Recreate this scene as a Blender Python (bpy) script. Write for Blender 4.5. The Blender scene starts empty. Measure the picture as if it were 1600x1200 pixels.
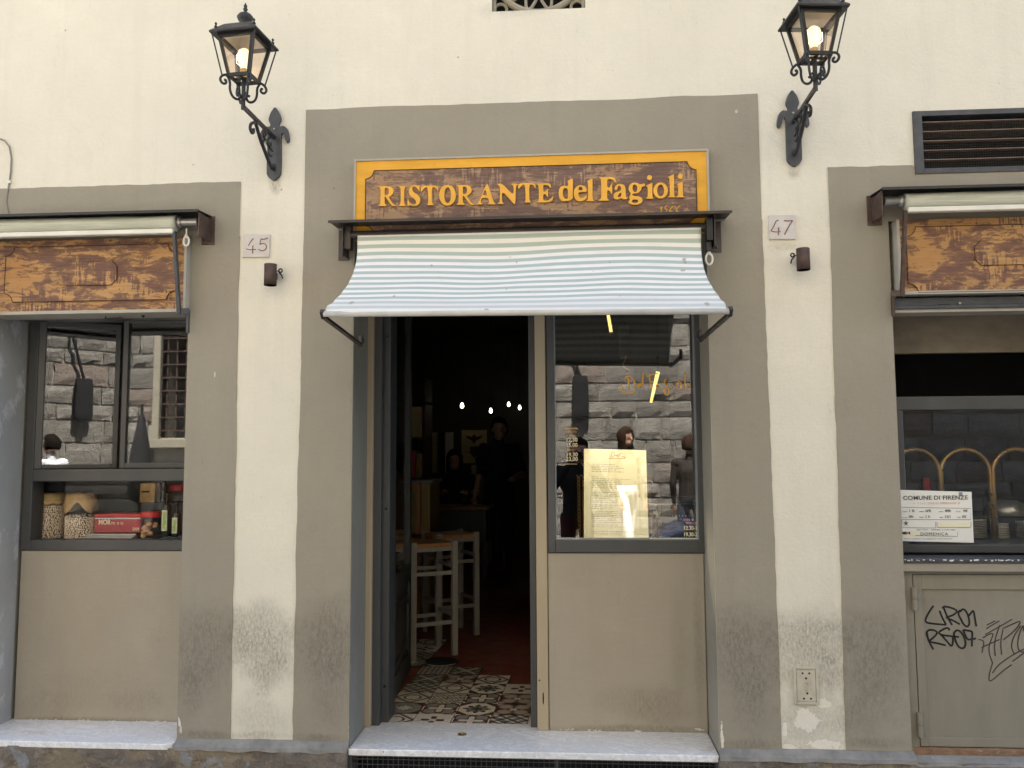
import bpy, bmesh, math, random
from mathutils import Vector, Matrix, noise

random.seed(7)
scene = bpy.context.scene
COL = scene.collection
R = math.radians

# ------------------------------------------------------------------ camera
cam_data = bpy.data.cameras.new('camera')
cam = bpy.data.objects.new('camera', cam_data)
COL.objects.link(cam)
cam_data.sensor_fit = 'HORIZONTAL'
cam_data.sensor_width = 36.0
cam_data.lens = 36.0 * 1300.0 / 1600.0
cam_data.clip_start = 0.01
cam_data.clip_end = 300
cam.matrix_world = Matrix([[0.997645, 0.011251, 0.067653, 0.0], [0.068369, -0.085325, -0.994005, -3.8], [-0.005411, 0.99629, -0.085894, 1.55], [0.0, 0.0, 0.0, 1.0]])
scene.camera = cam

# ------------------------------------------------------------------ sky, sun, exposure
SUN_EL = 65.0
world = bpy.data.worlds.new('World')
scene.world = world
world.use_nodes = True
wn = world.node_tree
sky = wn.nodes.new('ShaderNodeTexSky')
sky.sky_type = 'NISHITA'
sky.sun_disc = False
sky.sun_elevation = R(SUN_EL)
sky.sun_rotation = R(6)
bg = wn.nodes['Background']
bg.inputs['Strength'].default_value = 0.105
wn.links.new(sky.outputs[0], bg.inputs['Color'])
sun_data = bpy.data.lights.new('sun', 'SUN')
sun_data.energy = 5.0
sun_data.angle = R(0.5)
sun_data.color = (1.0, 0.945, 0.85)
sun = bpy.data.objects.new('sun', sun_data)
COL.objects.link(sun)
sun.rotation_euler = (R(-(90 - SUN_EL)), 0, R(-6))
sun.location = (0, 6, 20)
scene.view_settings.view_transform = 'Standard'
scene.view_settings.look = 'None'
scene.view_settings.exposure = 2.83
scene.view_settings.gamma = 1
scene.render.engine = 'CYCLES'
cy = scene.cycles
cy.use_denoising = True
cy.max_bounces = 8
cy.diffuse_bounces = 5
cy.transparent_max_bounces = 24
cy.sample_clamp_indirect = 8
cy.caustics_reflective = False
cy.caustics_refractive = False

# ------------------------------------------------------------------ material helpers
def nt(name):
    m = bpy.data.materials.new(name)
    m.use_nodes = True
    t = m.node_tree
    return m, t, t.nodes['Principled BSDF']

def N(t, kind, **kw):
    n = t.nodes.new(kind)
    for k, v in kw.items():
        if k.startswith('i_'):
            key = k[2:]
            key = int(key) if key.isdigit() else key.replace('_', ' ')
            n.inputs[key].default_value = v
        else:
            setattr(n, k, v)
    return n

def rgb(c): return (c[0], c[1], c[2], 1)

def pos(t, scale=(1, 1, 1), obj=False):
    if obj:
        s = N(t, 'ShaderNodeTexCoord').outputs['Object']
    else:
        s = N(t, 'ShaderNodeNewGeometry').outputs['Position']
    m = N(t, 'ShaderNodeMapping')
    m.inputs['Scale'].default_value = scale
    t.links.new(s, m.inputs['Vector'])
    return m.outputs[0]

def noi(t, vec, scale, detail=4, rough=.55, dist=0):
    n = N(t, 'ShaderNodeTexNoise')
    n.inputs['Scale'].default_value = scale
    n.inputs['Detail'].default_value = detail
    n.inputs['Roughness'].default_value = rough
    n.inputs['Distortion'].default_value = dist
    t.links.new(vec, n.inputs['Vector'])
    return n.outputs['Fac']

def ramp(t, fac, a, b, va=0., vb=1., interp='LINEAR'):
    r = N(t, 'ShaderNodeMapRange')
    r.interpolation_type = interp
    r.inputs['From Min'].default_value = a
    r.inputs['From Max'].default_value = b
    r.inputs['To Min'].default_value = va
    r.inputs['To Max'].default_value = vb
    t.links.new(fac, r.inputs['Value'])
    return r.outputs[0]

def math_(t, op, a, b=None, c=None, clamp=False):
    n = N(t, 'ShaderNodeMath', operation=op)
    n.use_clamp = clamp
    for i, v in enumerate((a, b, c)):
        if v is None: continue
        if isinstance(v, (int, float)): n.inputs[i].default_value = v
        else: t.links.new(v, n.inputs[i])
    return n.outputs[0]

def mix(t, fac, a, b, blend='MIX'):
    n = N(t, 'ShaderNodeMix', data_type='RGBA', blend_type=blend)
    ins = [n.inputs['Factor'], n.inputs['A'], n.inputs['B']]
    ins = [n.inputs[0], n.inputs[6], n.inputs[7]]
    for s, v in zip(ins, (fac, a, b)):
        if isinstance(v, (int, float)): s.default_value = v
        elif isinstance(v, tuple): s.default_value = rgb(v)
        else: t.links.new(v, s)
    return n.outputs[2]

def bump(t, b, height, strength=.3, dist=.01):
    n = N(t, 'ShaderNodeBump')
    n.inputs['Strength'].default_value = strength
    n.inputs['Distance'].default_value = dist
    t.links.new(height, n.inputs['Height'])
    t.links.new(n.outputs[0], b.inputs['Normal'])

def M(name, col, rough=.6, metal=0., var=.12, vscale=6., bmp=0., bscale=80., spec=.5, stretch=(1, 1, 1), emit=None, estr=0., wear=None, wlim=.62):
    m, t, b = nt(name)
    p = pos(t, stretch)
    n = noi(t, p, vscale, 5, .6)
    lo = tuple(max(0, c * (1 - var)) for c in col)
    hi = tuple(min(1, c * (1 + var)) for c in col)
    c = mix(t, ramp(t, n, .3, .7), lo, hi)
    if wear is not None:
        w = noi(t, p, vscale * 3.1, 6, .65)
        c = mix(t, ramp(t, w, wlim, wlim + .08), c, wear)
    t.links.new(c, b.inputs['Base Color'])
    b.inputs['Roughness'].default_value = rough
    rr = noi(t, p, vscale * 2.3, 3)
    t.links.new(ramp(t, rr, .3, .7, max(0, rough - .08), min(1, rough + .08)), b.inputs['Roughness'])
    b.inputs['Metallic'].default_value = metal
    b.inputs['Specular IOR Level'].default_value = spec
    if bmp:
        bump(t, b, noi(t, p, bscale, 4), bmp, .004)
    if emit:
        b.inputs['Emission Color'].default_value = rgb(emit)
        b.inputs['Emission Strength'].default_value = estr
    return m

def zgrad(t):
    s = N(t, 'ShaderNodeSeparateXYZ')
    t.links.new(N(t, 'ShaderNodeNewGeometry').outputs['Position'], s.inputs[0])
    return s.outputs

def plaster(name, col, dirt, amount=1.0, blots=(), peels=()):
    """painted lime plaster: soft mottling, trowel relief, shaped splash stains"""
    m, t, b = nt(name)
    p = pos(t)
    big = noi(t, p, 1.3, 6, .6)
    mid = noi(t, p, 7, 5, .6, .4)
    fine = noi(t, p, 70, 4, .6)
    c = mix(t, ramp(t, big, .3, .7), tuple(x * .90 for x in col), tuple(min(1, x * 1.05) for x in col))
    c = mix(t, ramp(t, mid, .35, .75, 0, .5), c, tuple(x * f for x, f in zip(col, (.90, .92, .93))))
    brush = noi(t, pos(t, (2.5, 2.5, 26)), 5, 4, .6)
    c = mix(t, ramp(t, brush, .45, .75, 0, .35), c, tuple(x * .88 for x in col))
    run = noi(t, pos(t, (9, 9, .5)), 1.3, 4, .6)
    c = mix(t, ramp(t, run, .52, .74, 0, .30), c, tuple(x * .80 for x in col))
    o = zgrad(t)
    # shaped splash stains low on the piers
    streak = noi(t, pos(t, (60, 60, 24)), 1.7, 9, .82)
    patch = noi(t, p, 5.5, 4, .6)
    for (x0, z0, rx, rz, s) in blots:
        dx = math_(t, 'DIVIDE', math_(t, 'SUBTRACT', o[0], x0), rx)
        dz = math_(t, 'DIVIDE', math_(t, 'SUBTRACT', o[2], z0), rz)
        d = math_(t, 'SQRT', math_(t, 'ADD', math_(t, 'MULTIPLY', dx, dx), math_(t, 'MULTIPLY', dz, dz)))
        d = math_(t, 'ADD', d, math_(t, 'MULTIPLY', math_(t, 'SUBTRACT', patch, .5), 1.3))
        k = ramp(t, d, .25, 1.15, .85, 0., 'SMOOTHSTEP')
        st = ramp(t, streak, .40, .60, .18, .95)
        c = mix(t, math_(t, 'MULTIPLY', math_(t, 'MULTIPLY', k, st), s), c, dirt)
    # flaked patches: pale undercoat with a ragged outline
    rag = noi(t, p, 16, 6, .7, .6)
    pk = None
    for (x0, z0, rx, rz, s) in peels:
        dx = math_(t, 'DIVIDE', math_(t, 'SUBTRACT', o[0], x0), rx)
        dz = math_(t, 'DIVIDE', math_(t, 'SUBTRACT', o[2], z0), rz)
        d = math_(t, 'SQRT', math_(t, 'ADD', math_(t, 'MULTIPLY', dx, dx), math_(t, 'MULTIPLY', dz, dz)))
        d = math_(t, 'ADD', d, math_(t, 'MULTIPLY', math_(t, 'SUBTRACT', rag, .5), 2.6))
        e1 = ramp(t, d, .62, .66, 1, 0)
        rim = ramp(t, math_(t, 'ABSOLUTE', math_(t, 'SUBTRACT', d, .66)), 0, .05, .8, 0)
        c = mix(t, math_(t, 'MULTIPLY', e1, s), c, (.82, .78, .68))
        c = mix(t, math_(t, 'MULTIPLY', rim, s), c, tuple(x * .5 for x in col))
        pk = e1 if pk is None else math_(t, 'ADD', pk, e1)
    c = mix(t, ramp(t, fine, .35, .7, 0, .22), c, tuple(x * .82 for x in col))
    # small pits and specks
    vor = N(t, 'ShaderNodeTexVoronoi', i_Scale=7.0)
    t.links.new(p, vor.inputs['Vector'])
    c = mix(t, math_(t, 'MULTIPLY', ramp(t, vor.outputs['Distance'], .02, .045, 1, 0), ramp(t, big, .5, .56)), c, tuple(x * .45 for x in col))
    # thin hairline scratches
    sc = noi(t, pos(t, (9, 9, 2.2)), 3.1, 2, .5, 1.5)
    ln = ramp(t, math_(t, 'ABSOLUTE', math_(t, 'SUBTRACT', sc, .5)), .0, .006, 1, 0)
    c = mix(t, math_(t, 'MULTIPLY', math_(t, 'MULTIPLY', ln, ramp(t, mid, .54, .64)), .6), c, tuple(x * .6 for x in col))
    t.links.new(c, b.inputs['Base Color'])
    b.inputs['Roughness'].default_value = .82
    b.inputs['Specular IOR Level'].default_value = .3
    h = math_(t, 'ADD', math_(t, 'MULTIPLY', mid, 1.2), math_(t, 'MULTIPLY', fine, .35))
    h = math_(t, 'ADD', h, math_(t, 'MULTIPLY', big, 2.5))
    if pk is not None: h = math_(t, 'SUBTRACT', h, math_(t, 'MULTIPLY', pk, .8))
    bump(t, b, h, .35, .012 * amount)
    return m

def scraped(name, paint, wood, lim, seed=0., soft=1.0):
    """old painted board scraped down to bare wood: ragged tongues along the grain, tool chatter, thin glaze"""
    m, t, b = nt(name)
    mp = N(t, 'ShaderNodeMapping')
    mp.inputs['Location'].default_value = (seed, seed * .7, seed * .3)
    t.links.new(N(t, 'ShaderNodeNewGeometry').outputs['Position'], mp.inputs['Vector'])
    def sv(s):
        q = N(t, 'ShaderNodeMapping'); q.inputs['Scale'].default_value = s
        t.links.new(mp.outputs[0], q.inputs['Vector']); return q.outputs[0]
    a = noi(t, sv((4.5, 4.5, 11)), 1.6, 8, .72, .5)
    g = noi(t, sv((5, 5, 75)), 1.5, 6, .7)
    region = noi(t, sv((2.2, 2.2, 4)), 1.5, 3, .5)
    tooth = noi(t, sv((16, 16, 110)), 1.2, 4, .75)
    chat = noi(t, sv((85, 85, 7)), 1.0, 3, .6)
    f = math_(t, 'ADD', math_(t, 'MULTIPLY', a, .55), math_(t, 'MULTIPLY', region, .22))
    f = math_(t, 'ADD', f, math_(t, 'MULTIPLY', tooth, .16))
    vert = ramp(t, noi(t, sv((4, 4, 5)), 1.7, 2), .55, .62)
    f = math_(t, 'ADD', f, math_(t, 'MULTIPLY', math_(t, 'MULTIPLY', math_(t, 'SUBTRACT', chat, .45), vert), .5))
    k = ramp(t, f, lim, lim + .016)
    glaze = ramp(t, f, lim - .05, lim, 0, .25)
    pc = mix(t, ramp(t, g, .35, .7), tuple(x * .68 for x in paint), tuple(x * 1.35 for x in paint))
    wc = mix(t, ramp(t, g, .32, .7), tuple(x * .55 for x in wood), tuple(min(1, x * 1.22) for x in wood))
    wc = mix(t, ramp(t, region, .4, .65), wc, tuple(x * f2 for x, f2 in zip(wood, (.82, .74, .62))))
    c = mix(t, glaze, pc, wc)
    c = mix(t, math_(t, 'MULTIPLY', k, ramp(t, tooth, .25, .6, .72, 1.0)), c, wc)
    cr = noi(t, sv((1.1, 1.1, 30)), 1.0, 3, .5, .2)
    ln = ramp(t, math_(t, 'ABSOLUTE', math_(t, 'SUBTRACT', cr, .52)), 0, .004, 1, 0)
    c = mix(t, math_(t, 'MULTIPLY', ln, .75), c, tuple(x * .22 for x in paint))
    t.links.new(c, b.inputs['Base Color'])
    b.inputs['Roughness'].default_value = .6
    bump(t, b, math_(t, 'SUBTRACT', math_(t, 'MULTIPLY', g, .5), math_(t, 'MULTIPLY', k, .8)), .5, .003)
    return m

def marble(name):
    m, t, b = nt(name)
    p = pos(t, (1, 1.6, 1))
    v = noi(t, p, 9, 8, .68, 1.6)
    ve = ramp(t, math_(t, 'ABSOLUTE', math_(t, 'SUBTRACT', v, .5)), 0, .10, 1, 0)
    c = mix(t, math_(t, 'MULTIPLY', ve, .55), (.90, .90, .90), (.60, .61, .63))
    w = noi(t, p, 26, 6, .7)
    c = mix(t, ramp(t, w, .52, .72, 0, .6), c, (.36, .36, .36))
    ch = noi(t, p, 60, 4, .6)
    c = mix(t, ramp(t, ch, .68, .72), c, (.14, .13, .12))
    yl = noi(t, p, 3.0, 4)
    c = mix(t, ramp(t, yl, .62, .8, 0, .5), c, (.44, .36, .24))
    t.links.new(c, b.inputs['Base Color'])
    t.links.new(ramp(t, w, .3, .7, .15, .32), b.inputs['Roughness'])
    bump(t, b, ch, .25, .003)
    return m

def plinth_mat():
    m, t, b = nt('plinth_stone')
    p = pos(t)
    a = noi(t, p, 6.5, 7, .66, .7)
    d = noi(t, p, 17, 6, .7, .4)
    e = noi(t, pos(t, (1, 1, 2.2)), 3.2, 5, .6, .8)
    c = mix(t, ramp(t, a, .36, .64), (.125, .105, .088), (.20, .17, .14))
    c = mix(t, ramp(t, e, .52, .57), c, (.235, .19, .13))
    c = mix(t, ramp(t, d, .56, .66, 0, .6), c, (.32, .27, .20))
    bl = noi(t, p, 4.4, 5, .6, 1.2)
    c = mix(t, ramp(t, bl, .60, .63, 0, .8), c, (.26, .27, .29))
    c = mix(t, ramp(t, d, .30, .42, .7, 0), c, (.06, .052, .045))
    t.links.new(c, b.inputs['Base Color'])
    b.inputs['Roughness'].default_value = .9
    h = math_(t, 'ADD', math_(t, 'MULTIPLY', a, 1.5), d)
    bump(t, b, h, .9, .02)
    return m

def stone_mat():
    m, t, b = nt('rusticated_stone')
    p = pos(t)
    inf = N(t, 'ShaderNodeObjectInfo')
    rnd = inf.outputs['Random']
    base = mix(t, rnd, (.22, .205, .18), (.38, .36, .315))
    w = math_(t, 'FRACT', math_(t, 'MULTIPLY', rnd, 7.31))
    base = mix(t, ramp(t, w, .88, .91, 0, .6), base, (.29, .20, .16))
    n = noi(t, p, 14, 8, .72, .5)
    n2 = noi(t, pos(t, (6, 6, 22)), 2.2, 6, .7, .8)
    c = mix(t, ramp(t, n, .3, .7, .0, .6), base, (.14, .125, .11))
    c = mix(t, ramp(t, n2, .58, .75, 0, .5), c, (.42, .38, .31))
    t.links.new(c, b.inputs['Base Color'])
    b.inputs['Roughness'].default_value = .95
    bump(t, b, math_(t, 'ADD', n, math_(t, 'ADD', math_(t, 'MULTIPLY', n2, 1.2), math_(t, 'MULTIPLY', noi(t, p, 45, 5, .7), .8))), 1.0, .03)
    return m

def glass(name, f0=.07, tint=(1, 1, 1), rough=0.0):
    """clear pane: Schlick reflection on both faces, the rest passes straight through"""
    m, t, b = nt(name)
    t.nodes.remove(b)
    out = [n for n in t.nodes if n.type == 'OUTPUT_MATERIAL'][0]
    tr = N(t, 'ShaderNodeBsdfTransparent'); tr.inputs[0].default_value = rgb(tint)
    gl = N(t, 'ShaderNodeBsdfGlossy'); gl.inputs['Roughness'].default_value = rough
    gl.inputs['Color'].default_value = (1, 1, 1, 1)
    g = N(t, 'ShaderNodeNewGeometry')
    d = N(t, 'ShaderNodeVectorMath', operation='DOT_PRODUCT')
    t.links.new(g.outputs['Normal'], d.inputs[0]); t.links.new(g.outputs['Incoming'], d.inputs[1])
    k = math_(t, 'SUBTRACT', 1.0, math_(t, 'ABSOLUTE', d.outputs['Value']))
    fr = math_(t, 'ADD', math_(t, 'MULTIPLY', math_(t, 'POWER', k, 5.0), 1 - f0), f0, clamp=True)
    mx = N(t, 'ShaderNodeMixShader')
    t.links.new(fr, mx.inputs[0])
    t.links.new(tr.outputs[0], mx.inputs[1]); t.links.new(gl.outputs[0], mx.inputs[2])
    t.links.new(mx.outputs[0], out.inputs[0])
    return m

def thin_paper(name, col):
    m, t, b = nt(name)
    out = [n for n in t.nodes if n.type == 'OUTPUT_MATERIAL'][0]
    tl = N(t, 'ShaderNodeBsdfTranslucent'); tl.inputs[0].default_value = rgb(col)
    b.inputs['Base Color'].default_value = rgb(col); b.inputs['Roughness'].default_value = .6
    mx = N(t, 'ShaderNodeMixShader'); mx.inputs[0].default_value = .35
    t.links.new(b.outputs[0], mx.inputs[1]); t.links.new(tl.outputs[0], mx.inputs[2]); t.links.new(mx.outputs[0], out.inputs[0])
    return m

def emis(name, col, strength):
    m, t, b = nt(name)
    b.inputs['Base Color'].default_value = rgb(tuple(min(1, c) for c in col))
    b.inputs['Emission Color'].default_value = rgb(col)
    b.inputs['Emission Strength'].default_value = strength
    return m

def canopy_mat(name, n_str=13.4):
    m, t, b = nt(name)
    uv = N(t, 'ShaderNodeUVMap')
    s = N(t, 'ShaderNodeSeparateXYZ'); t.links.new(uv.outputs[0], s.inputs[0])
    fr = math_(t, 'FRACT', math_(t, 'MULTIPLY', s.outputs[1], n_str))
    k = ramp(t, math_(t, 'ABSOLUTE', math_(t, 'SUBTRACT', fr, .5)), .228, .268, 1, 0)
    c = mix(t, k, (.82, .795, .745), (.42, .49, .44))
    gz = ramp(t, s.outputs[1], .79, .84)
    c = mix(t, math_(t, 'MULTIPLY', gz, .5), c, (.60, .61, .60))
    p = pos(t)
    sp = N(t, 'ShaderNodeTexVoronoi', i_Scale=15.0); t.links.new(p, sp.inputs['Vector'])
    big = noi(t, p, 3, 3)
    c = mix(t, math_(t, 'MULTIPLY', ramp(t, sp.outputs['Distance'], .05, .11, .75, 0), ramp(t, big, .52, .6)), c, (.25, .22, .17))
    zz = zgrad(t); rag = noi(t, p, 60, 4, .6)
    for (x0, z0, rr) in [(0.5137, 2.4055, 0.012), (0.5161, 2.3885, 0.008), (0.5027, 2.3435, 0.007), (0.4919, 2.341, 0.006), (-0.716, 2.211, 0.008), (-0.2251, 2.4131, 0.006), (0.1871, 2.3956, 0.006), (-0.6065, 2.4012, 0.006), (-0.3165, 2.1138, 0.012), (0.535, 2.1263, 0.014), (-0.8767, 2.1738, 0.012)]:
        dx = math_(t, 'SUBTRACT', zz[0], x0); dz = math_(t, 'SUBTRACT', zz[2], z0)
        d = math_(t, 'SQRT', math_(t, 'ADD', math_(t, 'MULTIPLY', dx, dx), math_(t, 'MULTIPLY', dz, dz)))
        d = math_(t, 'ADD', d, math_(t, 'MULTIPLY', math_(t, 'SUBTRACT', rag, .5), rr * 1.6))
        c = mix(t, ramp(t, d, rr * .5, rr, .7, 0), c, (.30, .235, .15))
    st = noi(t, pos(t, (1, 4, 4)), 5, 5, .65)
    c = mix(t, ramp(t, st, .5, .8, 0, .35), c, (.52, .50, .44))
    t.links.new(c, b.inputs['Base Color'])
    b.inputs['Roughness'].default_value = .85
    b.inputs['Specular IOR Level'].default_value = .2
    bump(t, b, noi(t, p, 400, 2), .15, .001)
    return m

def tile_mat():
    m, t, b = nt('patterned_tile')
    a = N(t, 'ShaderNodeVertexColor', layer_name='print')
    n = noi(t, pos(t), 40, 4)
    c = mix(t, ramp(t, n, .5, .8, 0, .4), a.outputs[0], (.10, .085, .07))
    t.links.new(c, b.inputs['Base Color'])
    b.inputs['Roughness'].default_value = .45
    return m

# dirt splashes: (x, z, rx, rz, strength)
SPLASH = [(-1.4136, 0.7031, 0.187, 0.216, 1.0), (-1.3603, 0.5755, 0.129, 0.105, 0.5), (-1.6832, 0.6718, 0.222, 0.246, 0.75), (-1.7323, 0.4856, 0.117, 0.117, 0.4), (-1.1161, 0.706, 0.193, 0.251, 0.8), (-1.0774, 0.4662, 0.117, 0.175, 0.45), (1.0299, 0.7075, 0.205, 0.216, 0.95), (1.1027, 0.6048, 0.099, 0.117, 0.6), (1.2944, 0.6476, 0.216, 0.263, 0.75), (1.2445, 0.4177, 0.146, 0.117, 0.4), (0.7616, 0.6554, 0.193, 0.275, 0.85), (0.7965, 0.4379, 0.105, 0.146, 0.5), (-1.4157, 0.3769, 0.175, 0.117, 0.45), (1.0268, 0.3875, 0.175, 0.132, 0.55), (-0.2489, 3.6775, 0.216, 0.047, 0.4), (-1.3895, 2.8443, 0.038, 0.047, 0.9), (1.0416, 2.8363, 0.038, 0.044, 0.8), (-1.6371, 0.2945, 0.175, 0.026, 0.7), (-1.119, 0.292, 0.161, 0.023, 0.7), (0.7648, 0.2943, 0.161, 0.026, 0.7), (-1.4139, 0.2926, 0.161, 0.023, 0.6), (0.9872, 2.4937, 0.076, 0.023, 0.4), (1.3073, 0.3117, 0.146, 0.029, 0.6)]
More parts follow.
